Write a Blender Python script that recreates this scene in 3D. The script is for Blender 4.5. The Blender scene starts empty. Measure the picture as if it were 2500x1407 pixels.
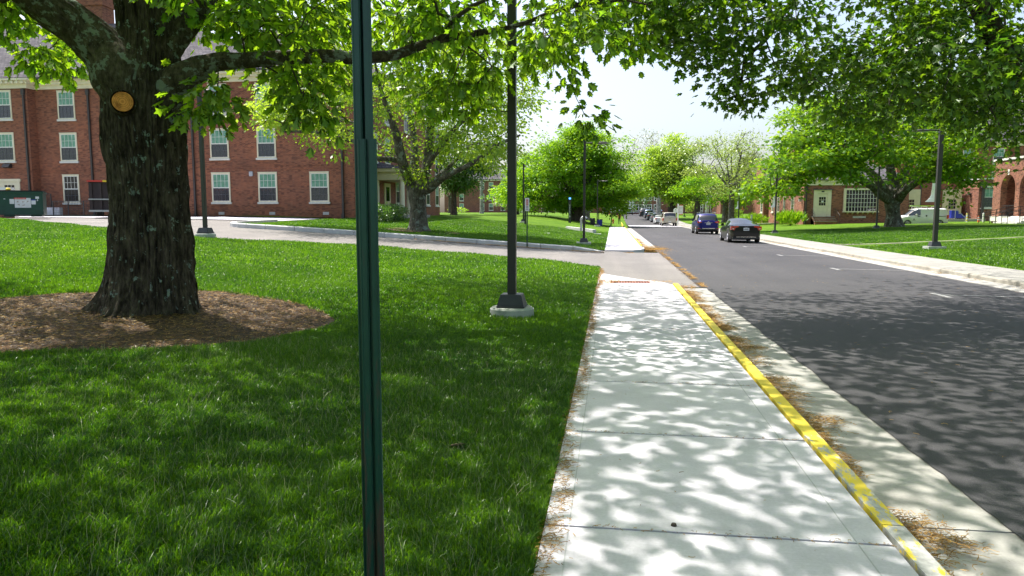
import bpy, math, random
import numpy as np
from mathutils import Vector, Matrix, noise
R = math.radians
rng = np.random.default_rng(7)
random.seed(7)
sc = bpy.context.scene
COL = sc.collection

# ------------------------------------------------------------------ camera model (survey of the photograph)
F = 1740.; CX, CY = 1250., 703.5; HC = 1.6
PIT = math.atan((703.5-522)/F); PSI = math.atan((1496-1250)/F*math.cos(PIT))
FH = np.array([-math.sin(PSI), math.cos(PSI), 0]); RT = np.array([math.cos(PSI), math.sin(PSI), 0]); UZ = np.array([0, 0, 1.])
FW = FH*math.cos(PIT)-UZ*math.sin(PIT); UP = FH*math.sin(PIT)+UZ*math.cos(PIT)
CP = np.array([0, 0, HC])
def ray(px, py): return FW+RT*(px-CX)/F+UP*(CY-py)/F
def P(px, py, D):
    d = ray(px, py); return CP+d*(D/d.dot(FH))
def W(px, D, py=530):
    p = P(px, py, D); return float(p[0]), float(p[1])
def onY(px, py, Y):
    d = ray(px, py); return CP+d*(Y/d[1])
def onX(px, py, X):
    d = ray(px, py); return CP+d*(X/d[0])
def project(p):
    v = np.atleast_2d(p)-CP; z = v@FW
    zz = np.where(np.abs(z) < 1e-3, 1e-3, z)
    return CX+F*(v@RT)/zz, CY-F*(v@UP)/zz, z

# ------------------------------------------------------------------ terrain
def sstep(a, b, x):
    t = np.clip((x-a)/(b-a), 0, 1); return t*t*(3-2*t)
def road_z(y): return 1.4*sstep(105, 170, y)+0.25*sstep(170, 240, y)
XL, XR = -0.33, 11.5
def H(x, y):
    x = np.asarray(x, float); y = np.asarray(y, float)
    zr = road_z(y)
    s = np.maximum(0, XL-x); a = np.interp(y, [0, 20, 32, 64, 95, 130], [.055, .058, .068, .115, .19, .25])
    raw = a*s*s/(s+.8); M = 1.5
    zl = raw/(1+(raw/M)**4)**.25
    s2 = np.maximum(0, x-XR); raw2 = .038*s2*s2/(s2+1.5); M2 = .72
    z2 = raw2/(1+(raw2/M2)**4)**.25
    return zr+(zl+z2)*(1-zr/2.0)
def und(x, y):
    x = np.asarray(x, float); y = np.asarray(y, float)
    m = np.clip((XL-x)/1.5, 0, 1)+np.clip((x-XR)/1.5, 0, 1)
    return m*(.012*np.sin(x*1.9+y*.7)+.012*np.sin(y*1.3-x*.8+1)+.007*np.sin(x*4.1+2)*np.sin(y*3.7))
def Hf(x, y): return float(H(x, y)+und(x, y))
def at(px, D):
    x, y = W(px, D); return x, y, Hf(x, y)
def fnear(x): return np.interp(x, [-60, -45, -29, -22, -14, -9, -5, -2, XL], [40, 36, 30.5, 26.3, 23.2, 24.4, 24.2, 23.4, 21.6])
YFAR = 31.8

# ------------------------------------------------------------------ object helpers
def tag(o, label=None, cat=None, group=None, kind=None):
    if label: o['label'] = label
    if cat: o['category'] = cat
    if group: o['group'] = group
    if kind: o['kind'] = kind
    return o
def thing(name, label, cat, loc=(0, 0, 0), rz=0, group=None):
    o = bpy.data.objects.new(name, None); COL.objects.link(o)
    o.location = loc; o.rotation_euler = (0, 0, rz); o.empty_display_size = .2
    return tag(o, label, cat, group)
def kids(o): return [c for c in COL.objects if c.parent == o]
def copy_tree(o, parent=None):
    c = o.copy(); COL.objects.link(c); c.parent = parent
    for ch in kids(o): copy_tree(ch, c)
    return c
def put(src, label, loc, rz=0, scale=None):
    c = copy_tree(src); c.location = loc; c.rotation_euler = (0, 0, rz); c['label'] = label
    if scale: c.scale = scale
    return c

class MB:
    def __init__(s): s.v = []; s.f = []; s.m = []; s.sm = []
    def add(s, vs, fs, m=0, smooth=False):
        b = len(s.v); s.v += [tuple(map(float, v)) for v in vs]
        for f in fs: s.f.append([b+i for i in f]); s.m.append(m); s.sm.append(smooth)
        return s
    def box(s, x0, x1, y0, y1, z0, z1, m=0, taper=0):
        t = taper
        v = [(x0, y0, z0), (x1, y0, z0), (x1, y1, z0), (x0, y1, z0), (x0+t, y0+t, z1), (x1-t, y0+t, z1), (x1-t, y1-t, z1), (x0+t, y1-t, z1)]
        return s.add(v, [(0, 3, 2, 1), (4, 5, 6, 7), (0, 1, 5, 4), (1, 2, 6, 5), (2, 3, 7, 6), (3, 0, 4, 7)], m)
    def quad(s, a, b, c, d, m=0): return s.add([a, b, c, d], [(0, 1, 2, 3)], m)
    def tube(s, pts, rad, n=6, m=0, smooth=True, cap=True):
        pts = [Vector(p) for p in pts]; k = len(pts)
        if not hasattr(rad, '__len__'): rad = [rad]*k
        vs = []; up = Vector((0, 0, 1)); last = None
        for i, p in enumerate(pts):
            d = (pts[min(i+1, k-1)]-pts[max(i-1, 0)])
            if d.length < 1e-9: d = Vector((0, 0, 1))
            d.normalize()
            if last is None:
                u = d.cross(up if abs(d.z) < .9 else Vector((0, 1, 0))).normalized()
            else:
                u = (last-d*last.dot(d))
                u = u.normalized() if u.length > 1e-6 else d.orthogonal().normalized()
            last = u; w = d.cross(u)
            for j in range(n):
                a = 2*math.pi*j/n; vs.append(p+(u*math.cos(a)+w*math.sin(a))*rad[i])
        fs = [(i*n+j, i*n+(j+1) % n, (i+1)*n+(j+1) % n, (i+1)*n+j) for i in range(k-1) for j in range(n)]
        s.add(vs, fs, m, smooth)
        if cap:
            s.add([vs[j] for j in range(n)], [tuple(range(n-1, -1, -1))], m)
            s.add([vs[(k-1)*n+j] for j in range(n)], [tuple(range(n))], m)
        return s
    def cyl(s, x, y, z0, z1, r, n=16, m=0, r1=None, smooth=True):
        return s.tube([(x, y, z0), (x, y, z1)], [r, r if r1 is None else r1], n, m, smooth)
    def lathe(s, prof, n=16, c=(0, 0, 0), m=0, smooth=True):
        vs = [(c[0]+r*math.cos(2*math.pi*j/n), c[1]+r*math.sin(2*math.pi*j/n), c[2]+z) for r, z in prof for j in range(n)]
        fs = [(i*n+j, i*n+(j+1) % n, (i+1)*n+(j+1) % n, (i+1)*n+j) for i in range(len(prof)-1) for j in range(n)]
        return s.add(vs, fs, m, smooth)
    def prism(s, poly, a0, a1, axis='z', m=0):
        n = len(poly)
        def mk(p, h):
            if axis == 'z': return (p[0], p[1], h)
            if axis == 'y': return (p[0], h, p[1])
            return (h, p[0], p[1])
        vs = [mk(p, a0) for p in poly]+[mk(p, a1) for p in poly]
        s.add(vs, [tuple(range(n-1, -1, -1)), tuple(range(n, 2*n))]+[(i, (i+1) % n, n+(i+1) % n, n+i) for i in range(n)], m)
        return s
    def disc(s, c, r, n=16, axis='y', m=0, z=None):
        vs = []
        for j in range(n):
            a = 2*math.pi*j/n; u, v = r*math.cos(a), r*math.sin(a)
            vs.append((c[0]+u, c[1], c[2]+v) if axis == 'y' else (c[0]+u, c[1]+v, c[2]) if axis == 'z' else (c[0], c[1]+u, c[2]+v))
        return s.add(vs, [tuple(range(n))], m)
    def build(s, name, mats, parent=None, loc=None, bevel=0, sharp=None):
        me = bpy.data.meshes.new(name); me.from_pydata(s.v, [], s.f); me.update()
        for mt in (mats if isinstance(mats, (list, tuple)) else [mats]): me.materials.append(mt)
        me.polygons.foreach_set('material_index', s.m); me.polygons.foreach_set('use_smooth', s.sm)
        # box projected UV in metres
        uv = me.uv_layers.new(name='UVMap')
        nv = len(me.vertices); co = np.empty(nv*3); me.vertices.foreach_get('co', co); co = co.reshape(-1, 3)
        nl = len(me.loops); vi = np.empty(nl, np.int32); me.loops.foreach_get('vertex_index', vi)
        npoly = len(me.polygons); no = np.empty(npoly*3); me.polygons.foreach_get('normal', no); no = np.abs(no.reshape(-1, 3))
        lt = np.empty(npoly, np.int32); me.polygons.foreach_get('loop_total', lt)
        ax = np.repeat(np.argmax(no+np.array([.001, 0, 0.0]), 1), lt); c = co[vi]
        u = np.where(ax == 0, c[:, 1], c[:, 0]); v = np.where(ax == 2, c[:, 1], c[:, 2])
        uv.data.foreach_set('uv', np.stack([u, v], 1).ravel())
        if bevel:
            import bmesh
            bm = bmesh.new(); bm.from_mesh(me)
            bmesh.ops.remove_doubles(bm, verts=bm.verts, dist=1e-5)
            bmesh.ops.bevel(bm, geom=[e for e in bm.edges if len(e.link_faces) == 2 and e.calc_face_angle(0) > .6], offset=bevel, segments=2, affect='EDGES')
            bm.to_mesh(me); bm.free()
        if sharp: me.set_sharp_from_angle(angle=R(sharp))
        me.validate()
        o = bpy.data.objects.new(name, me); COL.objects.link(o)
        if parent is not None: o.parent = parent
        if loc is not None: o.location = loc
        return o

def np_mesh(name, V, Fc, mat, parent=None, attr=None, smooth=False, loc=None):
    """V (n,3), Fc (m,k) all faces with k corners"""
    me = bpy.data.meshes.new(name); k = Fc.shape[1]
    me.vertices.add(len(V)); me.vertices.foreach_set('co', np.ascontiguousarray(V, np.float32).ravel())
    me.loops.add(Fc.size); me.loops.foreach_set('vertex_index', np.ascontiguousarray(Fc, np.int32).ravel())
    me.polygons.add(len(Fc)); me.polygons.foreach_set('loop_start', np.arange(0, Fc.size, k, dtype=np.int32))
    if smooth: me.polygons.foreach_set('use_smooth', np.ones(len(Fc), bool))
    if attr is not None:
        a = me.attributes.new('rnd', 'FLOAT', 'POINT'); a.data.foreach_set('value', np.ascontiguousarray(attr, np.float32))
    me.materials.append(mat); me.update(calc_edges=True)
    o = bpy.data.objects.new(name, me); COL.objects.link(o)
    if parent is not None: o.parent = parent
    if loc is not None: o.location = loc
    return o

# ------------------------------------------------------------------ materials
MATS = {}
class NT:
    def __init__(s, name):
        s.m = bpy.data.materials.new(name); s.m.use_nodes = True; s.t = s.m.node_tree; s.t.nodes.clear()
        s.out = s.n('ShaderNodeOutputMaterial')
    def n(s, typ, ins=None, **kw):
        nd = s.t.nodes.new(typ)
        for k, v in kw.items(): setattr(nd, k, v)
        for k, v in (ins or {}).items():
            if isinstance(v, tuple) and len(v) == 2 and hasattr(v[0], 'outputs'): s.t.links.new(v[0].outputs[v[1]], nd.inputs[k])
            else: nd.inputs[k].default_value = v
        return nd
    def l(s, a, ao, b, bi): s.t.links.new(a.outputs[ao], b.inputs[bi])
    def ramp(s, fac, stops, interp='LINEAR'):
        r = s.n('ShaderNodeValToRGB'); r.color_ramp.interpolation = interp
        e = r.color_ramp.elements
        while len(e) < len(stops): e.new(.5)
        for i, (p, c) in enumerate(stops):
            e[i].position = p; e[i].color = (*c, 1) if len(c) == 3 else c
        s.l(fac[0], fac[1], r, 'Fac'); return r
    def noise(s, scale, detail=4, vec=None, rough=.6, dist=0, dim='3D'):
        nd = s.n('ShaderNodeTexNoise', {'Scale': scale, 'Detail': detail, 'Roughness': rough, 'Distortion': dist})
        if vec: s.l(vec[0], vec[1], nd, 'Vector')
        return nd
    def mix(s, fac, a, b, mode='MIX'):
        nd = s.n('ShaderNodeMix', data_type='RGBA', blend_type=mode)
        for k, v in ((0, fac), (6, a), (7, b)):
            if isinstance(v, tuple) and len(v) == 2 and hasattr(v[0], 'outputs'): s.t.links.new(v[0].outputs[v[1]], nd.inputs[k])
            elif k == 0: nd.inputs[0].default_value = v
            else: nd.inputs[k].default_value = (*v, 1) if len(v) == 3 else v
        return nd
    def bump(s, h, strength=.3, dist=.01):
        return s.n('ShaderNodeBump', {'Height': h, 'Strength': strength, 'Distance': dist})
    def bsdf(s, color, rough=.8, bump=None, **kw):
        b = s.n('ShaderNodeBsdfPrincipled')
        if isinstance(color, tuple) and len(color) == 2: s.l(color[0], color[1], b, 'Base Color')
        else: b.inputs['Base Color'].default_value = (*color, 1)
        if isinstance(rough, tuple): s.l(rough[0], rough[1], b, 'Roughness')
        else: b.inputs['Roughness'].default_value = rough
        if bump: s.l(bump, 'Normal', b, 'Normal')
        for k, v in kw.items(): b.inputs[k].default_value = v
        s.l(b, 'BSDF', s.out, 'Surface'); return b
    def coord(s, which='Object'):
        return (s.n('ShaderNodeTexCoord'), which)
def scaled(t, vec, sc3):
    return (t.n('ShaderNodeMapping', {'Vector': vec, 'Scale': sc3}), 'Vector')

def plain(name, col, rough=.6, var=.12, scale=3., bump=0, metallic=0, spec=.5, coat=0):
    t = NT(name); c = t.coord(); n = t.noise(scale, 5, c)
    cr = t.ramp((n, 'Fac'), [(.3, tuple(x*(1-var) for x in col)), (.7, tuple(min(1, x*(1+var)) for x in col))])
    b = t.bump((t.noise(scale*12, 4, c), 'Fac'), bump, .01) if bump else None
    t.bsdf((cr, 'Color'), rough, b, Metallic=metallic, **{'Specular IOR Level': spec, 'Coat Weight': coat})
    return t.m

def mat_brick(name, c1, c2, mortar, dark=.6, bw=.215, rh=.075):
    t = NT(name); uv = t.coord('UV')
    br = t.n('ShaderNodeTexBrick', {'Vector': uv, 'Color1': (*c1, 1), 'Color2': (*c2, 1), 'Mortar': (*mortar, 1), 'Scale': 1., 'Mortar Size': .009, 'Mortar Smooth': .2, 'Bias': 0., 'Brick Width': bw, 'Row Height': rh})
    # single dark headers
    vo = t.n('ShaderNodeTexVoronoi', {'Vector': scaled(t, uv, (1/bw, 1/rh, 1)), 'Scale': 1., 'Randomness': .25})
    hs = t.n('ShaderNodeSeparateColor', {'Color': (vo, 'Color')})
    rp = t.ramp((hs, 'Red'), [(.0, (dark, dark, dark*1.1)), (.16, (dark*1.2, dark*1.2, dark*1.3)), (.3, (1, 1, 1)), (1, (1.15, 1.05, 1))])
    mx = t.mix(1., (br, 'Color'), (rp, 'Color'), 'MULTIPLY')
    n1 = t.noise(.35, 4, uv); n2 = t.noise(2.2, 4, uv)
    w = t.ramp((n1, 'Fac'), [(.3, (.82, .84, .88)), (.7, (1.12, 1.06, 1.02))])
    w2 = t.ramp((n2, 'Fac'), [(.3, (.88, .88, .88)), (.7, (1.1, 1.1, 1.1))])
    m2 = t.mix(1., (mx, 2), (w, 'Color'), 'MULTIPLY'); m3 = t.mix(1., (m2, 2), (w2, 'Color'), 'MULTIPLY')
    t.bsdf((m3, 2), .85, t.bump((br, 'Fac'), -.5, .008), **{'Specular IOR Level': .25})
    return t.m
M_BRICK = mat_brick('red_brick', (.29, .102, .054), (.205, .070, .042), (.27, .185, .13))
M_BRICK2 = mat_brick('orange_brick', (.30, .115, .07), (.21, .07, .045), (.33, .24, .18), .5)
M_BRICKF = mat_brick('far_brick', (.26, .10, .07), (.20, .075, .055), (.25, .18, .14), .6)
def mat_soldier():
    t = NT('soldier_brick'); uv = t.coord('UV')
    br = t.n('ShaderNodeTexBrick', {'Vector': scaled(t, uv, (1, 1, 1)), 'Color1': (.30, .10, .06, 1), 'Color2': (.2, .065, .045, 1), 'Mortar': (.2, .14, .1, 1), 'Scale': 1., 'Mortar Size': .007, 'Brick Width': .075, 'Row Height': .35, 'Bias': 0.})
    t.bsdf((br, 'Color'), .85); return t.m
M_SOLD = mat_soldier()
def mat_slate(name, a, b):
    t = NT(name); uv = t.coord('UV')
    br = t.n('ShaderNodeTexBrick', {'Vector': uv, 'Color1': (*a, 1), 'Color2': (*b, 1), 'Mortar': (.03, .03, .033, 1), 'Scale': 1., 'Mortar Size': .012, 'Brick Width': .3, 'Row Height': .2, 'Bias': 0.})
    n = t.ramp((t.noise(.8, 5, uv), 'Fac'), [(.3, (.8, .8, .8)), (.7, (1.2, 1.2, 1.25))])
    m = t.mix(1., (br, 'Color'), (n, 'Color'), 'MULTIPLY')
    t.bsdf((m, 2), .95, t.bump((br, 'Fac'), -.4, .015), **{'Specular IOR Level': .1}); return t.m
M_SLATE = mat_slate('slate', (.15, .14, .145), (.09, .085, .095))
M_CREAM = plain('cream_paint', (.72, .66, .48), .5, .06)
M_CREAM2 = plain('cream_entry', (.62, .56, .32), .5, .06)
M_WHITE = plain('white_paint', (.78, .78, .76), .5, .05)
M_SASH = plain('sash_white', (.75, .74, .68), .5, .05)
M_SILL = plain('limestone', (.66, .65, .60), .8, .1, 6, .1)
M_MUNT = plain('screen_muntin', (.10, .10, .11), .6)
M_DARK = plain('black_metal', (.022, .022, .025), .45, .2)
M_POLE = plain('bronze_pole', (.030, .027, .025), .42, .15, 8)
M_POLEB = plain('grey_black_cover', (.035, .036, .042), .5, .15, 8)
M_PIPE = plain('downpipe', (.05, .042, .04), .45)
M_GALV = plain('galvanised', (.42, .43, .43), .4, .1, 5, 0, .5)
M_RED = plain('hydrant_red', (.55, .04, .03), .4)
M_BLUE = plain('bin_blue', (.02, .035, .30), .45)
M_RUBBER = plain('rubber', (.018, .018, .018), .8)
M_YELLOW = plain('yellow_paint', (.75, .55, .03), .6)
M_ORANGE = plain('cone_orange', (.85, .16, .02), .5)
M_CUT = None
def mat_glass(name, col, rough=.04):
    t = NT(name); t.bsdf(col, rough, None, **{'Specular IOR Level': .9, 'Coat Weight': .5, 'Coat Roughness': .03}); return t.m
M_GLASS = mat_glass('window_glass', (.012, .014, .018))
M_SCREEN = mat_glass('screened_glass', (.018, .020, .028), .25)
M_CARGLASS = mat_glass('car_glass', (.012, .015, .018), .03)
def mat_blind():
    t = NT('green_blind'); uv = t.coord('UV')
    n = t.ramp((t.noise(3., 3, uv), 'Fac'), [(.35, (.07, .25, .14)), (.65, (.16, .36, .26))])
    t.bsdf((n, 'Color'), .35, None, **{'Specular IOR Level': .6, 'Coat Weight': .6, 'Coat Roughness': .05}); return t.m
M_BLIND = mat_blind()

def mat_concrete(name, a, b, stain=.5, brush=True, dirt=(.25, .22, .18)):
    t = NT(name); c = t.coord(); n = t.noise(.9, 6, c); fine = t.noise(55, 4, c, .7)
    base = t.ramp((n, 'Fac'), [(.3, a), (.7, b)])
    sp = t.ramp((t.noise(26, 2, c), 'Fac'), [(.72, (1, 1, 1)), (.78, (.55, .5, .45))])
    f2 = t.ramp((fine, 'Fac'), [(.3, (.9, .9, .9)), (.7, (1.06, 1.06, 1.06))])
    st = t.ramp((t.noise(2.6, 7, c, .72), 'Fac'), [(.35, (1-.25*stain,)*3), (.6, (1, 1, 1))])
    m = t.mix(1., (base, 'Color'), (f2, 'Color'), 'MULTIPLY'); m = t.mix(1., (m, 2), (st, 'Color'), 'MULTIPLY'); m = t.mix(.6, (m, 2), (sp, 'Color'), 'MULTIPLY')
    if brush:
        wv = t.noise(6, 3, scaled(t, c, (1.2, 45, 1)), .6)
        br = t.ramp((wv, 'Fac'), [(.35, (.93, .93, .93)), (.65, (1.04, 1.04, 1.04))]); m = t.mix(1., (m, 2), (br, 'Color'), 'MULTIPLY')
        h = wv
    else: h = fine
    t.bsdf((m, 2), .9, t.bump((h, 'Fac'), .25, .004), **{'Specular IOR Level': .2}); return t.m
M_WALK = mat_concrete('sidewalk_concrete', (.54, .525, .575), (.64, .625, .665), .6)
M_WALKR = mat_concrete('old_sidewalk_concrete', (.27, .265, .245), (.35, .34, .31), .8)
M_GUTTER = mat_concrete('gutter_concrete', (.36, .35, .33), (.47, .455, .42), 1., False)
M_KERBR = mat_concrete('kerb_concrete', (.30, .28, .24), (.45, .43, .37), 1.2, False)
M_BASE = mat_concrete('lamp_base_concrete', (.34, .38, .34), (.46, .48, .44), 1.2, False)
M_GRANITE = mat_concrete('pale_kerb_concrete', (.50, .51, .51), (.62, .63, .62), .8, False)
def mat_kerb_yellow():
    t = NT('chipped_yellow_kerb'); c = t.coord(); n = t.noise(7, 8, scaled(t, c, (2.2, .8, 2)), .75)
    sx = t.n('ShaderNodeSeparateXYZ', {'Vector': c})
    # wear grows towards the near end of the painted run
    mr = t.n('ShaderNodeMapRange', {'Value': (sx, 'Y'), 'From Min': 3.2, 'From Max': 7.5, 'To Min': .12, 'To Max': -.10})
    ad = t.n('ShaderNodeMath', {0: (n, 'Fac'), 1: (mr, 'Result')}, operation='ADD')
    st = t.n('ShaderNodeMapRange', {'Value': (sx, 'Y'), 'From Min': 3.72, 'From Max': 3.75, 'To Min': .055, 'To Max': 0.})
    ad2 = t.n('ShaderNodeMath', {0: (ad, 'Value'), 1: (st, 'Result')}, operation='ADD')
    k = t.ramp((ad2, 'Value'), [(.575, (0, 0, 0)), (.60, (1, 1, 1))])
    yel = t.ramp((t.noise(3, 5, c), 'Fac'), [(.3, (.66, .50, .035)), (.7, (.80, .63, .05))])
    con = t.ramp((t.noise(30, 5, c), 'Fac'), [(.3, (.28, .28, .27)), (.7, (.48, .48, .46))])
    m = t.mix((k, 'Color'), (yel, 'Color'), (con, 'Color'))
    t.bsdf((m, 2), .7, t.bump((n, 'Fac'), .3, .006)); return t.m
M_KERBY = mat_kerb_yellow()
def mat_asphalt(name, a, b, sc2=1.):
    t = NT(name); c = t.coord(); n = t.noise(.25*sc2, 5, c); f = t.noise(160, 3, c, .8); v = t.n('ShaderNodeTexVoronoi', {'Vector': c, 'Scale': 120.})
    base = t.ramp((n, 'Fac'), [(.3, a), (.7, b)])
    g = t.ramp((f, 'Fac'), [(.25, (.5, .5, .52)), (.5, (1, 1, 1)), (.70, (1.9, 1.85, 1.85))])
    lane = t.ramp((t.noise(.5, 4, scaled(t, c, (2.2, .12, 1)), .6), 'Fac'), [(.3, (.86, .86, .87)), (.7, (1.14, 1.12, 1.1))])
    m = t.mix(1., (base, 'Color'), (g, 'Color'), 'MULTIPLY'); m = t.mix(1., (m, 2), (lane, 'Color'), 'MULTIPLY')
    t.bsdf((m, 2), .8, t.bump((v, 'Distance'), .6, .006), **{'Specular IOR Level': .3}); return t.m
M_ROAD = mat_asphalt('asphalt', (.046, .046, .050), (.064, .063, .067))
M_DRIVE = mat_asphalt('drive_asphalt', (.15, .142, .135), (.19, .18, .17), 2)
M_LINE = plain('road_paint', (.24, .24, .235), .7, .4, 20)
M_LINEY = plain('worn_cream_paint', (.34, .31, .22), .7, .25, 20)
def mat_lawn():
    t = NT('lawn_ground'); c = t.coord(); n = t.noise(.22, 5, c); n2 = t.noise(1.4, 6, c, .7); n3 = t.noise(38, 4, c, .8)
    a = t.ramp((n, 'Fac'), [(.32, (.066, .155, .006)), (.7, (.125, .225, .010))])
    b = t.ramp((n2, 'Fac'), [(.28, (.72, .74, .7)), (.5, (1, 1, 1)), (.8, (1.25, 1.12, .9))])
    d = t.ramp((n3, 'Fac'), [(.25, (.5, .52, .45)), (.55, (1, 1, 1)), (.8, (1.45, 1.35, 1.4))])
    m = t.mix(1., (a, 'Color'), (b, 'Color'), 'MULTIPLY'); m = t.mix(1., (m, 2), (d, 'Color'), 'MULTIPLY')
    t.bsdf((m, 2), .95, t.bump((n3, 'Fac'), .9, .05), **{'Specular IOR Level': .15}); return t.m
M_LAWN = mat_lawn()
def mat_leaf(name, c_lo, c_hi, t_lo, t_hi, tr=.5, gloss=.05):
    t = NT(name); a = t.n('ShaderNodeAttribute', attribute_name='rnd')
    d = t.ramp((a, 'Fac'), [(0, c_lo), (1, c_hi)]); e = t.ramp((a, 'Fac'), [(0, t_lo), (1, t_hi)])
    df = t.n('ShaderNodeBsdfDiffuse', {'Color': (d, 'Color')}); tl = t.n('ShaderNodeBsdfTranslucent', {'Color': (e, 'Color')})
    m = t.n('ShaderNodeMixShader', {'Fac': tr, 1: (df, 'BSDF'), 2: (tl, 'BSDF')})
    g = t.n('ShaderNodeBsdfGlossy', {'Roughness': .36, 'Color': (.9, .95, .9, 1)})
    m2 = t.n('ShaderNodeMixShader', {'Fac': gloss, 1: (m, 'Shader'), 2: (g, 'BSDF')})
    t.l(m2, 'Shader', t.out, 'Surface'); return t.m
M_OAK = mat_leaf('oak_leaf', (.040, .13, .008), (.10, .22, .012), (.22, .50, .012), (.50, .72, .02), .6, .04)
M_OAK2 = mat_leaf('pin_oak_leaf', (.022, .085, .006), (.058, .14, .010), (.10, .29, .008), (.36, .58, .015), .5, .04)
M_YOUNG = mat_leaf('young_leaf', (.09, .19, .012), (.19, .30, .025), (.28, .48, .02), (.52, .68, .04), .55, .04)
M_MAPLE = mat_leaf('maple_leaf', (.065, .20, .008), (.18, .34, .015), (.24, .50, .01), (.44, .66, .02), .45, .018)
M_STREET = mat_leaf('street_oak_leaf', (.040, .13, .008), (.14, .27, .012), (.16, .38, .01), (.42, .60, .015), .45, .02)
M_BRIGHT = mat_leaf('bright_leaf', (.20, .34, .02), (.34, .46, .05), (.36, .58, .03), (.55, .72, .06), .5, .03)
M_PALE = mat_leaf('pale_leaf', (.22, .26, .12), (.36, .38, .22), (.3, .36, .15), (.42, .45, .22), .4)
M_LOCUST = mat_leaf('locust_leaf', (.16, .25, .03), (.28, .36, .07), (.26, .4, .04), (.42, .52, .09), .45)
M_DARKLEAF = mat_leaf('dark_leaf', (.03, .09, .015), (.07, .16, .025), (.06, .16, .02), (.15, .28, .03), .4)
M_GRASS = mat_leaf('grass_blade', (.005, .040, .003), (.070, .152, .008), (.02, .13, .004), (.27, .52, .010), .5, .035)
def mat_bark(name, a, b, lichen=(.16, .20, .17), lf=.62, sc3=1., ls=6.5, st=.5):
    t = NT(name); c = t.coord(); n = t.noise(4*sc3, 7, scaled(t, c, (2.2, 2.2, .9)), .7); f = t.noise(26*sc3, 5, scaled(t, c, (1, 1, st)), .7)
    base = t.ramp((n, 'Fac'), [(.36, a), (.62, b)])
    f2 = t.ramp((f, 'Fac'), [(.3, (.4, .4, .4)), (.65, (1.5, 1.5, 1.5))])
    m = t.mix(1., (base, 'Color'), (f2, 'Color'), 'MULTIPLY')
    li = t.ramp((t.noise(ls*sc3, 7, c, .66, .25), 'Fac'), [(lf, (0, 0, 0)), (lf+.035, (1, 1, 1))])
    m = t.mix((li, 'Color'), (m, 2), lichen)
    t.bsdf((m, 2), .93, t.bump((f, 'Fac'), .9, .03*1/sc3), **{'Specular IOR Level': .15}); return t.m
M_BARK = mat_bark('oak_bark', (.018, .014, .011), (.105, .085, .066), (.24, .30, .27), .598, 1., 8.5, .22)
M_BARKL = mat_bark('limb_bark', (.045, .036, .027), (.10, .085, .065), (.20, .23, .21), .53)
M_BARKG = mat_bark('grey_bark', (.06, .054, .044), (.15, .14, .115), (.22, .26, .23), .56, .5)
M_BARKW = mat_bark('pale_bark', (.16, .155, .14), (.34, .33, .30), (.45, .44, .40), .56, .3)
M_BARKB = mat_bark('brown_bark', (.05, .04, .03), (.12, .10, .08), (.16, .17, .14), .66, .5)
M_TWIG = plain('twig', (.055, .042, .032), .9)
def mat_mulch():
    t = NT('mulch'); c = t.coord(); n = t.noise(11, 7, c, .8); n2 = t.noise(1.7, 5, c, .6)
    a = t.ramp((n, 'Fac'), [(.3, (.020, .014, .010)), (.5, (.075, .045, .024)), (.66, (.26, .14, .05)), (.8, (.30, .24, .18))])
    b = t.ramp((n2, 'Fac'), [(.35, (.75, .7, .68)), (.65, (1.15, 1.08, 1))])
    m = t.mix(1., (a, 'Color'), (b, 'Color'), 'MULTIPLY')
    t.bsdf((m, 2), .95, t.bump((n, 'Fac'), 1., .04)); return t.m
M_MULCH = mat_mulch()
M_CATKIN = mat_leaf('catkin', (.15, .075, .022), (.58, .36, .12), (.10, .05, .012), (.36, .22, .07), .2, .02)
M_CHIP = mat_leaf('mulch_chip', (.012, .009, .007), (.13, .09, .065), (.02, .014, .01), (.1, .08, .06), .05, .02)
M_TACT = plain('red_tactile', (.30, .15, .13), .8)

# ------------------------------------------------------------------ ground
def kindS(o): return tag(o, kind='structure')
def grid_fn(xs, yfun0, yfun1, ts, zf):
    X = np.repeat(xs[:, None], len(ts), 1); Y0 = yfun0(xs)[:, None]; Y1 = yfun1(xs)[:, None]
    Y = Y0+(Y1-Y0)*ts[None, :]; Z = zf(X, Y)
    V = np.stack([X, Y, Z], -1).reshape(-1, 3); a, b = len(xs), len(ts)
    idx = np.arange(a*b).reshape(a, b); Fc = np.stack([idx[:-1, :-1], idx[1:, :-1], idx[1:, 1:], idx[:-1, 1:]], -1).reshape(-1, 4)
    return V, Fc
def gm(name, xs, f0, f1, ts, zf, mat):
    V, Fc = grid_fn(np.asarray(xs, float), f0, f1, np.asarray(ts, float), zf)
    return kindS(np_mesh(name, V, Fc, mat, smooth=True))
cst = lambda v: (lambda x: np.full_like(x, v, dtype=float))
zt = lambda x, y: H(x, y)+und(x, y)
xl = -np.concatenate([np.linspace(.33, 14, 70), np.geomspace(14.5, 700, 40)])[::-1]
# underlay: one sheet to the horizon
xs_all = np.concatenate([-np.geomspace(800, 20, 24), np.linspace(-18, 30, 25), np.geomspace(34, 800, 22)])
gm('ground', xs_all, cst(-60.), cst(900.), np.concatenate([np.linspace(0, .3, 60), np.linspace(.32, 1, 12)]), lambda x, y: H(x, y)-.45, M_LAWN)
gm('lawn', xl, cst(-30.), fnear, np.concatenate([np.linspace(0, .5, 12)[:-1], np.linspace(.5, 1, 90)]), zt, M_LAWN)
xa = xl[xl > -18.6]; 
gm('lawn', xl[xl > -18.6], cst(YFAR+.1), cst(900.), np.concatenate([np.linspace(0, .05, 40), np.geomspace(.055, 1, 60)]), zt, M_LAWN)
gm('lawn', xl[xl < -18.2], cst(46.8), cst(900.), np.concatenate([np.linspace(0, .05, 20), np.geomspace(.055, 1, 40)]), zt, M_LAWN)
xr = np.concatenate([np.linspace(XR, 30, 50), np.geomspace(31, 700, 40)])
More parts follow.
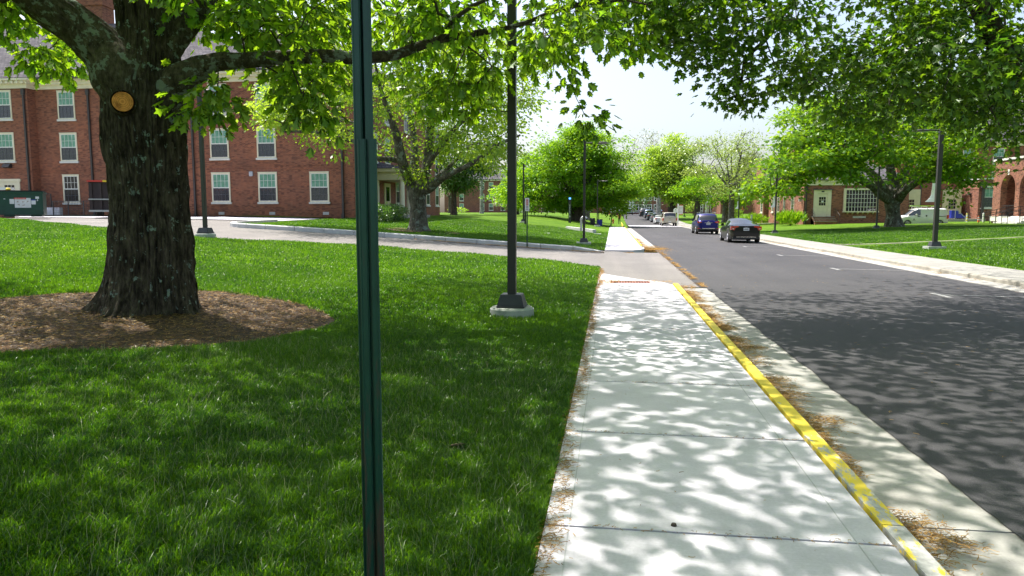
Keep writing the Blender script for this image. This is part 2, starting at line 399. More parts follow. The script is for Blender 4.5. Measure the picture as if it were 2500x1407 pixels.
def z_right(x, y):
    z = zt(x, y)
    # parking court behind the lawn crest
    m = sstep(30, 34, x)*sstep(66, 69, y+.0*x)*(1-sstep(112, 118, y))*(1-sstep(60, 64, x))
    return z-m*.0
gm('lawn', xr, cst(-30.), cst(900.), np.concatenate([np.linspace(0, .15, 110), np.geomspace(.155, 1, 50)]), zt, M_LAWN)
# driveway
dx = xl[(xl > -60)]
gm('driveway', np.linspace(-60, XL-.0, 60), lambda x: fnear(x)-.15, lambda x: np.where(x > -18.4, YFAR, 47.), np.linspace(0, 1, 24), lambda x, y: H(x, y)-.11+.0*x, M_DRIVE)
gm('driveway', np.linspace(XL, 2.02, 8), lambda x: np.interp(x, [XL, 1.5, 2.2], [18.3, 16.9, 16.9]), cst(YFAR), np.linspace(0, 1, 10), lambda x, y: -.105+.09*np.clip((XL+1-x), 0, 1), M_DRIVE)
gm('parking_apron', np.linspace(-46, -19.5, 20), cst(39.), cst(47.), np.linspace(0, 1, 8), lambda x, y: H(x, y)-.07, M_WALK)
# road
rd_t = np.concatenate([np.linspace(0, .12, 10), np.linspace(.125, 1, 90)])
def road_left(y): return 0
def build_road():
    ys = np.concatenate([np.arange(-20, 17.0, .07), np.linspace(17.0, 232, 110)])
    jag = np.array([noise.noise((0, y*1.3, 3))*.035+noise.noise((5, y*6, 3))*.022 for y in ys])
    xL = np.where(ys < 16.9, 2.17+jag, np.where(ys < 37, 2.0, 2.17))
    cols = np.linspace(0, 1, 9); X = xL[:, None]+(8.92-xL[:, None])*cols
    Y = np.repeat(ys[:, None], 9, 1); Z = -.113+road_z(Y)+.035*np.sin(cols*math.pi)[None, :]
    V = np.stack([X, Y, Z], -1).reshape(-1, 3); idx = np.arange(len(ys)*9).reshape(-1, 9)
    Fc = np.stack([idx[:-1, :-1], idx[:-1, 1:], idx[1:, 1:], idx[1:, :-1]], -1).reshape(-1, 4)
    kindS(np_mesh('road', V, Fc, M_ROAD, smooth=True))
build_road()
def strip(name, x0, x1, ys, zf, mat, thick=0):
    m = MB(); n = len(ys)
    vs = [(x, y, zf(y)) for y in ys for x in (x0, x1)]
    m.add(vs, [(2*i, 2*i+1, 2*i+3, 2*i+2) for i in range(n-1)])
    return kindS(m.build(name, mat))
def slabrow(name, x0, x1, y0, y1, step, top, mat, gap=.012, th=.16, off=0):
    m = MB(); k = int(math.floor((y0-off)/step)); y = off+k*step
    while y < y1:
        a, b = max(y, y0)+gap/2, min(y+step, y1)-gap/2
        if b-a > .05:
            z0, z1 = top(a), top(b)
            vs = [(x0, a, z0-th), (x1, a, z0-th), (x1, b, z1-th), (x0, b, z1-th), (x0+.004, a+.004, z0), (x1-.004, a+.004, z0), (x1-.004, b-.004, z1), (x0+.004, b-.004, z1)]
            m.add(vs, [(4, 5, 6, 7), (0, 1, 5, 4), (1, 2, 6, 5), (2, 3, 7, 6), (3, 0, 4, 7)])
        y += step
    return kindS(m.build(name, mat))
rz = lambda y: float(road_z(y))
# gutter pans and underlay
slabrow('gutter', 1.53, 2.21, -8, 16.9, 3.05, lambda y: -.122, M_GUTTER, .01, .1, 1.0)
slabrow('gutter', 1.53, 2.19, 37, 88, 3.05, lambda y: -.10, M_GUTTER, .01, .1, 1.0)
slabrow('gutter', 8.86, 9.45, -8, 225, 3.05, lambda y: rz(y)-.10, M_GUTTER, .01, .1, .5)
strip('joint_soil', -.31, 1.5, [-8, 16.6], lambda y: -.03, M_MULCH)
slabrow('sidewalk', -.33, 1.375, -8, 16.55, 1.62, lambda y: 0, M_WALK, .012, .12, 3.53)
# curved corner at the end of the near sidewalk
m = MB(); pts = [(-.33, 16.56), (1.375, 16.56), (1.2, 17.1), (.6, 17.9), (.1, 18.7), (-.33, 19.6)]
m.prism(pts, -.3, -.012)
kindS(m.build('sidewalk', M_WALK))
m = MB(); m.box(-.33+.3, .9, 16.75, 17.3, -.013, -.006)
for i in range(14):
    for j in range(5): m.cyl(.0+.065*i, 16.8+.1*j, -.008, .002, .018, 6)
tag(m.build('tactile_paving', M_TACT), 'worn red tactile warning strip at the end of the near sidewalk', 'tactile strip')
m = MB()
for k in range(12):
    a = k/12*math.pi/2
pts = [(-.33, 31.8), (.9, 31.85), (1.25, 32.3), (1.45, 33.2), (1.5, 34.5), (1.375, 36), (1.375, 88), (-.33, 88)]
m.prism(pts, -.3, .003); kindS(m.build('sidewalk', M_WALK))
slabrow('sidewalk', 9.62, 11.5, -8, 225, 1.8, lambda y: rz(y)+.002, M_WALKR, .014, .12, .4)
# kerbs
def kerb(name, x0, x1, y0, y1, step, mat, faceside, zt_=.012, h=.3, off=0, label=None, cat=None, nf=3):
    m = MB(); y = off+math.floor((y0-off)/step)*step
    while y < y1:
        a, b = max(y, y0)+.005, min(y+step, y1)-.005
        if b-a > .05:
            za, zb = rz(a), rz(b); f = .025
            xa0, xb0 = (x0+f, x1) if faceside < 0 else (x0, x1-f)
            vs = [(x0, a, za-h), (x1, a, za-h), (x1, b, zb-h), (x0, b, zb-h), (x0, a, za+zt_-.03), (x1, a, za+zt_-.03), (x1, b, zb+zt_-.03), (x0, b, zb+zt_-.03), (xa0, a, za+zt_), (xb0, a, za+zt_), (xb0, b, zb+zt_), (xa0, b, zb+zt_)]
            fs = []
            for q in (0, 4): fs += [(q, q+1, q+5, q+4), (q+1, q+2, q+6, q+5), (q+2, q+3, q+7, q+6), (q+3, q, q+4, q+7)]
            fs.append((8, 9, 10, 11)); m.add(vs, fs)
        y += step
    o = m.build(name, mat); return tag(o, label, cat) if label else kindS(o)
kerb('kerb', 1.395, 1.525, -8, 16.7, 3.05, M_KERBY, 1, .010, off=.7, label='chipped yellow painted kerb beside the near sidewalk', cat='kerb')
kerb('kerb', 1.39, 1.5, 36, 118, 3.05, M_KERBY, 1, .014, label='thin yellow painted kerb beside the far sidewalk and hydrants', cat='kerb')
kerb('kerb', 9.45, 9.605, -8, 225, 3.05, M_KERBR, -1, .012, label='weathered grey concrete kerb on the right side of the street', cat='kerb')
# driveway granite kerb with joints
def drive_kerb():
    m = MB(); pts = []
    x = XL+.05
    while x > -16.5: pts.append((x, YFAR)); x -= 1.45
    for a in np.linspace(0, math.pi*.5, 6): pts.append((-17.2-math.sin(a)*1.4, YFAR+1.4-math.cos(a)*1.4))
    for y in np.arange(34.6, 38, 1.4): pts.append((-18.6, y))
    for i in range(len(pts)-1):
        (xa, ya), (xb, yb) = pts[i], pts[i+1]; d = Vector((xb-xa, yb-ya)).normalized(); n = Vector((-d.y, d.x)); n = n if True else n
        g = .012; xa2, ya2 = xa+d.x*g, ya+d.y*g; xb2, yb2 = xb-d.x*g, yb-d.y*g
        za, zb = float(H(xa, ya))+.10, float(H(xb, yb))+.10
        if i == 0: za -= .16
        w = -.27
        prof = lambda x, y, z: [(x, y, z-.33), (x, y, z-.035), (x+n.x*w*.2, y+n.y*w*.2, z), (x+n.x*w, y+n.y*w, z), (x+n.x*w, y+n.y*w, z-.33)]
        vs = prof(xa2, ya2, za)+prof(xb2, yb2, zb)
        m.add(vs, [(0, 1, 6, 5), (1, 2, 7, 6), (2, 3, 8, 7), (3, 4, 9, 8), (0, 4, 3, 2, 1), (5, 6, 7, 8, 9)])
    tag(m.build('kerb', M_GRANITE), 'pale block kerb with joints curving along the far side of the driveway', 'kerb')
drive_kerb()
# raised crossing band over the road, path across right lawn, small left paths
strip('crossing', 2.19, 8.86, [93, 104], lambda y: -.06, M_WALK)
m = MB(); xs = np.linspace(XR, 44, 30)
vs = []
for x in xs:
    y0 = 37.5+(x-XR)*.42+3*math.exp(-(x-XR)/2.); w = .4+4.2*math.exp(-(x-XR)/1.2)
    vs += [(x, y0-w*.5, Hf(x, y0)+.015), (x, y0+.2, Hf(x, y0)+.012)]
m.add(vs, [(2*i, 2*i+2, 2*i+3, 2*i+1) for i in range(len(xs)-1)], 0, True); kindS(m.build('path', plain('dusty_path', (.20, .19, .14), .9, .2, 2)))
m = MB(); a = at(458, 42); b = at(560, 41)
xs = np.linspace(a[0], b[0], 12); m.add([(x, a[1]+.6+dy, Hf(x, a[1]+.6)+.05) for x in xs for dy in (0, .5)], [(2*i, 2*i+2, 2*i+3, 2*i+1) for i in range(11)]); kindS(m.build('path', M_WALK))
m = MB(); xs = np.linspace(XR, 30, 12)
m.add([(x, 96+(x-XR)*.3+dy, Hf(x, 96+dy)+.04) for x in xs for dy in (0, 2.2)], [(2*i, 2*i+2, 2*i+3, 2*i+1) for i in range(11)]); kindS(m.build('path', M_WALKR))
m = MB(); m.add([(30, 66, 0), (66, 62, 0), (66, 120, 0), (30, 88, 0)], [])
# road markings (parking bay ticks)
def line(x0, x1, y, w, mat, lab):
    m = MB(); zr = lambda x: -.113+rz(y)+.035*math.sin((x-2.17)/(6.75)*math.pi)+.006
    xs = np.linspace(x0, x1, 8)
    m.add([(x, y+d, zr(x)) for x in xs for d in (-w/2, w/2)], [(2*i, 2*i+2, 2*i+3, 2*i+1) for i in range(7)])
    return kindS(m.build('road_marking', mat))
for y in (15.8, 22.9, 30.2, 38.0, 45.5, 53.5): line(6.75, 8.8, y, .11, M_LINEY if y > 44 and y < 50 else M_LINE, '')
for y in (15.8, 22.9, 30.2, 38.0): 
    m = MB(); m.box(6.68, 6.8, y-.5, y+.35, -.08, -.075); kindS(m.build('road_marking', M_LINE))

# ------------------------------------------------------------------ trees
def leaf_tpl(kind):
    """triangulated leaf, base at origin, tip +Y, unit length"""
    if kind == 'oak':      # lobed red oak leaf
        h = [(0, 0), (.10, .14), (.30, .20), (.13, .33), (.42, .47), (.15, .55), (.36, .74), (.12, .78), (0, 1.)]
    elif kind == 'pin':
        h = [(0, 0), (.08, .2), (.36, .26), (.09, .42), (.40, .62), (.09, .66), (0, 1.)]
    elif kind == 'maple':
        h = [(0, 0), (.40, .12), (.26, .32), (.5, .62), (.18, .62), (0, 1.)]
    else:
        h = [(0, 0), (.3, .45), (0, 1.)]
    mid = [(0, y) for x, y in h]
    V = []; Fc = []
    for sgn in (1, -1):
        b = len(V); n = len(h)
        for x, y in h: V.append((x*sgn, y, -abs(x)*.25-.25*y*y))
        if sgn == 1: r0 = b
        for i in range(1, n-1): Fc.append((b, b+i, b+i+1) if sgn == 1 else (b, b+i+1, b+i))
    return np.array(V), np.array(Fc)
TPL = {k: leaf_tpl(k) for k in ('oak', 'pin', 'maple', 'simple')}
def leaves_mesh(name, pos, tip, nrm, size, kind, mat, parent, rnd, width=.8):
    V0, F0 = TPL[kind]; n = len(pos)
    t = tip/np.linalg.norm(tip, axis=1, keepdims=True)
    b = np.cross(t, nrm); b /= np.linalg.norm(b, axis=1, keepdims=True)+1e-9
    c = np.cross(b, t)
    V = pos[:, None, :]+size[:, None, None]*(V0[None, :, 0:1]*width*b[:, None, :]+V0[None, :, 1:2]*t[:, None, :]+V0[None, :, 2:3]*c[:, None, :])
    Fc = (F0[None]+(np.arange(n)*len(V0))[:, None, None]).reshape(-1, 3)
    return np_mesh(name, V.reshape(-1, 3), Fc, mat, parent, np.repeat(rnd, len(V0)))

class Skel:
    def __init__(s): s.p = []; s.par = []; s.r = []; s.pl = []; s.fix = []
    def line(s, pts, start=-1, step=.35, conn=True):
        """pts: [(x,y,z,r)] appended; returns last index"""
        last = start
        pts = [np.array(q, float) for q in pts]
        for i in range(len(pts)-1):
            a, b = pts[i], pts[i+1]; L = np.linalg.norm((b-a)[:3]); k = max(1, int(L/step))
            for j in range(k):
                if i == 0 and j == 0 and start >= 0 and not conn: continue
                q = a+(b-a)*j/k; s.add(q[:3], last, q[3]); last = len(s.p)-1
        s.add(pts[-1][:3], last, pts[-1][3]); return len(s.p)-1
    def add(s, p, par, r=0):
        s.p.append(np.array(p[:3], float)); s.par.append(par); s.r.append(r); s.fix.append(r > 0)
        s.pl.append(0 if par < 0 else s.pl[par]+np.linalg.norm(s.p[-1]-s.p[par]))
    def nearest(s, q):
        return int(np.argmin(np.linalg.norm(np.array(s.p)-q, axis=1)))
def attach(sk, clumps, step=.4, bias=.12, sag=.10, minidx=0, rs=None, up=0.):
    """join every clump centre to the growing skeleton"""
    cap = len(sk.p)+len(clumps)*60
    A = np.zeros((cap, 3)); PL = np.zeros(cap); n = len(sk.p); A[:n] = sk.p; PL[:n] = sk.pl
    base = A[minidx:n]
    d0 = np.array([np.min(np.linalg.norm(base-c, axis=1)) for c in clumps]); ends = []
    rs = rs or np.random.default_rng(3)
    for i in np.argsort(d0):
        c = clumps[i]; d = A[minidx:n]-c; dist = np.sqrt((d*d).sum(1))
        j = minidx+int(np.argmin(dist+bias*PL[minidx:n]+up*np.maximum(0, -d[:, 2]*-1)))
        p0 = A[j].copy(); L = np.linalg.norm(c-p0); k = int(min(40, max(1, round(L/step)))); last = j
        wob = rs.normal(0, .06*min(L, 4), 3)
        for q in range(1, k+1):
            t = q/k; p = p0+(c-p0)*t+wob*math.sin(t*math.pi)+np.array([0, 0, sag*L*math.sin(t*math.pi)])
            sk.add(p, last); A[n] = p; PL[n] = sk.pl[-1]; last = n; n += 1
        ends.append((last, i))
    return ends
def radii(sk, ends, r0=.006, ex=.42):
    n = len(sk.p); cnt = np.zeros(n)
    for e, _ in ends: cnt[e] += 1
    for i in range(n-1, -1, -1):
        if sk.par[i] >= 0: cnt[sk.par[i]] += cnt[i]
    r = r0*np.maximum(cnt, .6)**ex
    for i in range(n):
        if sk.fix[i]: r[i] = sk.r[i]
        elif sk.par[i] >= 0: r[i] = min(r[i], r[sk.par[i]]*.92)
    return r, cnt
def branch_mesh(name, sk, r, cnt, mat, parent, skipfix=False, minr=0.):
    n = len(sk.p); ch = [[] for _ in range(n)]
    for i in range(n):
        if sk.par[i] >= 0: ch[sk.par[i]].append(i)
    V = []; Fc = []; nv = 0
    roots = [i for i in range(n) if sk.par[i] < 0]; stack = [(None, q) for q in roots]
    while stack:
        pre, i = stack.pop(); chain = [i] if pre is None else [pre, i]
        while ch[chain[-1]]:
            cs = sorted(ch[chain[-1]], key=lambda q: -(r[q]+1e-4*cnt[q]))
            for o in cs[1:]: stack.append((chain[-1], o))
            chain.append(cs[0])
        if len(chain) < 2: continue
        if skipfix:
            while len(chain) > 1 and sk.fix[chain[1]]: chain = chain[1:]
            if len(chain) < 2: continue
        P_ = np.array([sk.p[q] for q in chain]); rr = np.array([r[q] for q in chain])
        if pre is not None: rr[0] = min(rr[0], rr[1]*1.15)
        if rr.max() < minr: continue
        rr[-1] *= .5
        m = 8 if rr[0] > .09 else 5 if rr[0] > .025 else 3
        T = np.gradient(P_, axis=0); T /= np.linalg.norm(T, axis=1, keepdims=True)+1e-9
        u = np.cross(T[0], [0.3, .2, 1.]); u /= np.linalg.norm(u)+1e-9; U = []
        for t in T:
            u = u-t*u.dot(t); u /= np.linalg.norm(u)+1e-9; U.append(u)
        U = np.array(U); Wv = np.cross(T, U); a = np.arange(m)*2*math.pi/m
        ring = P_[:, None]+rr[:, None, None]*(np.cos(a)[None, :, None]*U[:, None]+np.sin(a)[None, :, None]*Wv[:, None])
        V.append(ring.reshape(-1, 3)); k = len(chain); idx = nv+np.arange(k*m).reshape(k, m); nx = np.roll(idx, -1, 1)
        Fc.append(np.stack([idx[:-1], nx[:-1], nx[1:], idx[1:]], -1).reshape(-1, 4)); nv += k*m
    if not V: return None
    return np_mesh(name, np.concatenate(V), np.concatenate(Fc), mat, parent, smooth=True)
def leafset(sk, ends, clumps, n_leaf, rad, size, rs, droop=.6, drnd=0., flat=.45, center=None):
    """leaf frames round every clump"""
    pos = []; tip = []; nr = []; rn = []
    for e, i in ends:
        c = clumps[i]; par = sk.par[e]; d = c-sk.p[par] if par >= 0 else np.array([0, 0, 1.])
        d = d/(np.linalg.norm(d)+1e-9); k = max(2, int(n_leaf*rs.uniform(.6, 1.4)))
        off = rs.normal(0, 1, (k, 3))*np.array([rad, rad, rad*flat]); p = c+off
        t = off*1.2/rad+d*.5+rs.normal(0, .55, (k, 3)); t[:, 2] -= droop*rs.uniform(.5, 1.6, k)
        nn = rs.normal(0, .55, (k, 3)); nn[:, 2] += 1.
        pos.append(p); tip.append(t); nr.append(nn); b = rs.uniform(-.22, .22)+drnd; rn.append(np.clip(rs.uniform(0, 1, k)*.7+.15+b, 0, 1))
    pos = np.concatenate(pos); return pos, np.concatenate(tip), np.concatenate(nr), np.concatenate(rn)
def ell(c, r, n, rs, shell=.55, zsq=1.):
    """points in an ellipsoid, biased to the outside"""
    v = rs.normal(0, 1, (n, 3)); v /= np.linalg.norm(v, axis=1, keepdims=True)
    q = rs.uniform(shell**3, 1, n)**(1/3.); return np.array(c)+v*q[:, None]*np.array(r)
def lumpy(pts, c, amp, sc_, seed):
    out = []
    c = np.array(c)
    for p in pts:
        k = 1+amp*noise.noise(Vector(((p-c)*sc_).tolist())+Vector((seed, 0, 0)))*2
        out.append(c+(p-c)*k)
    return np.array(out)
def pix(x0, x1, y0, y1, D0, D1, n, rs):
    """points filling a volume; spread over an elliptical patch"""
    out = []
    while len(out) < n:
        u, v = rs.uniform(-1, 1, 2)
        if abs(u)**2.6+abs(v)**2.6 > 1: continue
        out.append(P((x0+x1)/2+u*(x1-x0)/2, (y0+y1)/2+v*(y1-y0)/2, rs.uniform(D0, D1)))
    return np.array(out)

def bough(pts, k, s, rs, flat=.45):
    """gather points into leafy pads round every k-th point"""
    c = pts[::k]; out = []
    for q in c:
        r_ = s*rs.uniform(.6, 1.35); m_ = rs.normal(0, 1, (k, 3))*np.array([r_, r_, r_*flat]); out.append(q+m_)
    return np.concatenate(out)
def simple_tree(name, label, cat, px, D, trunk_h, trunk_r, crowns, leafmat, bark, n_leaf=12, rad=.5, size=.25, seed=1, kind='simple', lean=(0, 0), limbs=5, r0=.02, ex=.42, group=None, base=None, flare=1.5, sag=.06, droop=.35, drnd=0., zoff=0., stems=None, minr=.0, lumps=.27):
    """crowns: list of (dx, dy, z, rx, ry, rz, n) relative to the foot of the trunk"""
    rs = np.random.default_rng(seed)
    x, y, z = base if base else at(px, D); z += zoff
    t = thing(name, label, cat, (x, y, z), 0, group); sk = Skel()
    tp = [(0, 0, -.3, trunk_r*flare*1.1), (0, 0, .12*trunk_h, trunk_r*1.12), (lean[0]*.4, lean[1]*.4, trunk_h*.5, trunk_r), (lean[0], lean[1], trunk_h, trunk_r*.85)]
    top = sk.line(tp, step=.5)
    cm = np.mean([[c[0], c[1], c[2]] for c in crowns], 0); zt2 = max(c[2]+c[5] for c in crowns); rmax = max(c[3] for c in crowns)
    for i in range(limbs):
        a = 2*math.pi*(i+rs.uniform(0, .6))/limbs; el = rs.uniform(.5, 1.2); L = (zt2-trunk_h)*rs.uniform(.45, .72)
        o = sk.p[top]; q = []
        for f in (0, .3, .65, 1):
            out = rmax*.62*math.cos(el*.9)*f*rs.uniform(.9, 1.1)
            q.append((o[0]+(cm[0]-o[0])*f*.6+math.cos(a)*out, o[1]+(cm[1]-o[1])*f*.6+math.sin(a)*out, o[2]+L*f*(.55+.45*f)*math.sin(el)/.85, trunk_r*(.55-.40*f)))
        sk.line(q, top, conn=False, step=.6)
    cl = []
    for c in crowns:
        pts = ell(c[:3], c[3:6], c[6], rs); pts = lumpy(pts, c[:3], lumps, 2.3/max(c[3], 1)*1.0, seed*3.1); cl.append(bough(pts, 11, .155*c[3], rs, .6))
    cl = np.concatenate(cl); cl = cl[cl[:, 2] > trunk_h*.35]
    ends = attach(sk, cl, step=.7, bias=.10, sag=sag, minidx=max(0, top-1), rs=rs)
    r, cnt = radii(sk, ends, r0, ex)
    # trunk part and branches part
    tb = MB(); tb.tube([q[:3] for q in tp], [q[3] for q in tp], 12); tb.build('trunk', bark, t)
    b = branch_mesh('branches', sk, r, cnt, bark, t, skipfix=False, minr=minr)
    p, tt, nn, rn = leafset(sk, ends, cl, n_leaf, rad, size, rs, droop, drnd)
    sz = size*rs.uniform(.7, 1.25, len(p))
    leaves_mesh('crown', p, tt, nn, sz, kind, leafmat, t, rn, .9)
    return t

SUNV = np.array([-math.cos(R(35))*math.cos(R(62)), math.sin(R(35))*math.cos(R(62)), math.sin(R(62))])
def open_up(hid, vis, drop, rs):
    """thin the upper crown above the low hanging sprays so that light reaches them"""
    fl = lambda p: p[:, :2]-p[:, 2:3]*SUNV[:2]/SUNV[2]
    a, b = fl(hid), fl(vis); keep = []
    for i in range(len(a)):
        d = np.min(((b-a[i])**2).sum(1)); keep.append(d > .55**2 or rs.uniform() > drop)
    return hid[np.array(keep)]
# ---- hero oak at the left
def ring_surface(rings, nseg, seed, amp, vsc, asc, flare_lobes=0):
    """rings: (centre, radius, t, U, Wv); vertical ridged bark relief"""
    V = []
    for k, (c, r, zz, U, Wv, fl) in enumerate(rings):
        for j in range(nseg):
            a = 2*math.pi*j/nseg; ca, sa = math.cos(a), math.sin(a)
            w = noise.noise(Vector((ca*2.2, sa*2.2, zz*.9+seed)))*.5
            q = Vector((ca*asc+w, sa*asc+w, zz*vsc+seed))
            rd = abs(noise.noise(q))*2.6; rd2 = abs(noise.noise(q*2.3+Vector((9, 3, 1))))*.5
            rel = amp*(min(rd, .5)+rd2-.5)*1.4
            lump = .05*noise.noise(Vector((ca*1.3, sa*1.3, zz*1.1+seed+5)))
            lobe = fl*(.55+.45*math.cos(flare_lobes*a+.8)+.25*math.cos((flare_lobes+2)*a)) if fl else 0
            rr = r*(1+lump)+rel+lobe
            V.append(c+U*(ca*rr)+Wv*(sa*rr))
    return V
def surf_obj(name, rings, nseg, seed, amp, mat, parent, vsc=1.6, asc=5., lobes=5):
    V = np.array([tuple(v) for v in ring_surface(rings, nseg, seed, amp, vsc, asc, lobes)])
    k = len(rings); idx = np.arange(k*nseg).reshape(k, nseg); nx = np.roll(idx, -1, 1)
    Fc = np.stack([idx[:-1], nx[:-1], nx[1:], idx[1:]], -1).reshape(-1, 4)
    return np_mesh(name, V, Fc, mat, parent, smooth=True)
def polyrings(pts, step, flares=None):
    """pts [(Vector, r)] smooth interpolate to rings"""
    ps = [Vector(p[:3]) for p in pts]; rs_ = [p[3] for p in pts]
    out = []; n = len(ps); L = 0; last = None
    dense = []
    for i in range(n-1):
        p0, p1, p2, p3 = ps[max(i-1, 0)], ps[i], ps[i+1], ps[min(i+2, n-1)]
        k = max(2, int((p2-p1).length/step))
        for j in range(k):
            t = j/k; t2, t3 = t*t, t*t*t
            q = .5*((2*p1)+(-p0+p2)*t+(2*p0-5*p1+4*p2-p3)*t2+(-p0+3*p1-3*p2+p3)*t3)
            dense.append((q, rs_[i]+(rs_[i+1]-rs_[i])*(t*t*(3-2*t))))
    dense.append((ps[-1], rs_[-1]))
    for i, (q, r) in enumerate(dense):
        d = (dense[min(i+1, len(dense)-1)][0]-dense[max(i-1, 0)][0]).normalized()
        if last is None: U = d.cross(Vector((0, 1, 0))).normalized()*-1
        else:
            U = (last-d*last.dot(d)).normalized(); L += (q-dense[i-1][0]).length
        last = U; out.append((q, r, L, U, d.cross(U), 0))
    return out
def hero_oak():
    D = 9.35; bx, by = W(370, D); bz = Hf(bx, by); base = np.array([bx, by, bz])
    t = thing('oak_tree', 'massive dark barked oak with lichen patches and a orange pruning cut in the mulch bed', 'tree', base)
    edges = [(795, 238, 492, .10), (765, 240, 490, .13), (735, 246, 487, .10), (700, 251, 484, .05), (650, 258, 480, .015), (600, 263, 478, 0), (500, 268, 465, 0), (400, 260, 458, 0), (350, 248, 456, 0), (300, 246, 456, 0), (250, 248, 454, 0), (200, 256, 450, 0), (150, 275, 443, 0), (100, 286, 434, 0), (50, 286, 430, 0), (0, 282, 430, 0), (-120, 290, 430, 0), (-260, 300, 428, 0)]
    pts = []
    for py, l, r_, fl in edges:
        c = P((l+r_)/2, py, D)-base; rad = (r_-l)/2/F*D*.865; pts.append((c[0], c[1], c[2], rad))
    rings = polyrings(pts, .022)
    rr = []
    for (q, r, L, U, Wv, f) in rings:
        fl = .30*math.exp(-max(0, q.z+.06)/.16) if q.z < 1.2 else 0
        rr.append((q, r, L, U, Wv, fl if fl > .004 else 0))
    tr = surf_obj('trunk', rr, 330, 3.3, .062, M_BARK, t, 1.15, 8.5, 5)
    sk = Skel()
    tk = sk.line([(*p[:3], p[3]) for p in pts], step=.4)
    ntr = len(sk.p)
    def limb(pl, nseg=90, amp=.03, lab=None, mat=M_BARKL):
        q = [(*(P(px, py, d)-base), w/2/F*d) for px, py, d, w in pl]
        rg = polyrings(q, .03); o = surf_obj('limb', rg, nseg, random.uniform(0, 50), amp, mat, t, 2.2, 3.2, 0)
        if lab: o['label'] = lab
        s0 = sk.nearest(np.array(q[0][:3])); sk.line(q, s0, conn=False, step=.35); return q
    limb([(345, 245, 9.3, 150), (300, 175, 9.2, 150), (245, 115, 9.1, 108), (180, 60, 8.95, 96), (110, 10, 8.8, 88), (40, -45, 8.6, 82), (-80, -120, 8.3, 70), (-260, -230, 8, 55), (-420, -400, 7.6, 30)], lab='thick lichened limb rising to the left')
    right = limb([(395, 235, 9.3, 120), (440, 200, 9.25, 86), (480, 172, 9.2, 62), (530, 152, 9.15, 42), (600, 148, 9.1, 35), (700, 140, 9.05, 32), (800, 137, 9.1, 29), (870, 142, 9.2, 27), (960, 135, 9.4, 24), (1010, 118, 9.5, 21), (1070, 98, 9.6, 18), (1160, 82, 9.8, 14), (1250, 66, 10, 10), (1340, 34, 10.2, 8), (1420, 10, 10.4, 10), (1520, 0, 10.6, 6)], 70, .018, 'long horizontal limb reaching right behind the green post')
    limb([(400, 110, 9.4, 90), (445, 72, 9.5, 60), (475, 35, 9.6, 50), (510, -20, 9.8, 44), (560, -120, 10.2, 36), (640, -260, 11, 22)], 60, .02)
    limb([(365, -200, 9.35, 120), (340, -420, 9.2, 90), (420, -700, 9.6, 60), (500, -900, 10, 30)], 30, .02)
    limb([(370, -230, 9.35, 100), (600, -480, 9.0, 70), (900, -700, 8.6, 40), (1150, -850, 8.4, 20)], 30, .02)
    limb([(370, -230, 9.4, 90), (560, -420, 10.8, 60), (800, -560, 12.6, 40), (1050, -520, 15, 20)], 30, .02)
    # pruning cut
    c = P(300, 249, D-.60)-base; ax = (np.array([0, 0, HC])-base)-c; ax[2] *= .2; ax = ax/np.linalg.norm(ax); ax += np.array([-.15, 0, 0])
    m = MB(); cc = Vector(c); axv = Vector(ax).normalized(); m.tube([cc-axv*.25, cc-axv*.03, cc+axv*.02], [.19, .145, .135], 28, 0, True, False)
    m.build('branch_collar', M_BARK, t)
    nt = NT('fresh_cut_wood'); co = nt.coord(); mp = nt.n('ShaderNodeMapping', {'Vector': co, 'Location': tuple(-c)})
    wv = nt.n('ShaderNodeTexWave', {'Vector': (mp, 'Vector'), 'Scale': 18., 'Distortion': 1.2, 'Detail': 3.}, wave_type='RINGS', rings_direction='SPHERICAL')
    cr = nt.ramp((wv, 'Color'), [(.0, (.62, .22, .05)), (1, (.85, .38, .11))])
    nz = nt.ramp((nt.noise(9, 4, co), 'Fac'), [(.35, (.55, .42, .35)), (.55, (1.1, 1.05, 1))]); mm = nt.mix(1., (cr, 'Color'), (nz, 'Color'), 'MULTIPLY')
    nt.bsdf((mm, 2), .8)
    m = MB(); m.tube([cc+axv*.012, cc+axv*.034], [.118, .114], 30, 0, False); o = m.build('pruning_cut', nt.m, t); o['label'] = 'round orange sawn stub'
    # foliage
    rs = np.random.default_rng(21); vis = []
    for a in [(470, 640, -60, 110, 9.0, 11.5, 26), (560, 880, -60, 100, 8.4, 11.5, 52), (600, 900, 60, 190, 9.6, 11.5, 22), (620, 860, 165, 225, 9.4, 11, 6), (860, 1240, -60, 80, 9, 12.5, 40), (860, 1240, 60, 130, 10, 13, 16), (920, 1240, 110, 220, 9.8, 12.5, 30),
              (470, 570, 195, 285, 8.2, 9.2, 8), (1010, 1230, 180, 290, 9.5, 12, 16), (1230, 1500, -60, 120, 9, 12.5, 62), (1250, 1400, 80, 155, 9, 12, 20), (1350, 1410, 180, 205, 9.5, 11, 3), (1390, 1460, 284, 288, 9.6, 10.4, 3), (1245, 1275, 200, 300, 9.5, 11, 4), (1450, 1620, -60, 120, 10, 13, 26),
              (60, 235, 95, 185, 10, 11.5, 22), (-60, 60, -40, 60, 8.5, 10.5, 22), (390, 480, -80, 0, 8.0, 9.5, 6), (700, 800, 190, 240, 8.3, 9, 6), (690, 780, 225, 290, 8.6, 9.4, 5), (1190, 1240, 40, 260, 9, 11, 12)]:
        vis.append(pix(*a, rs))
    vis = np.concatenate(vis); X_, Y_, _z = project(vis); vis = vis[~((X_ > 1205) & (X_ < 1295) & (_z < 11.6))]; vis = vis[rs.uniform(0, 1, len(vis)) < .86]-base
    hid = []  # upper crown clumps out of view, spread and gapped to shape the dappled shade
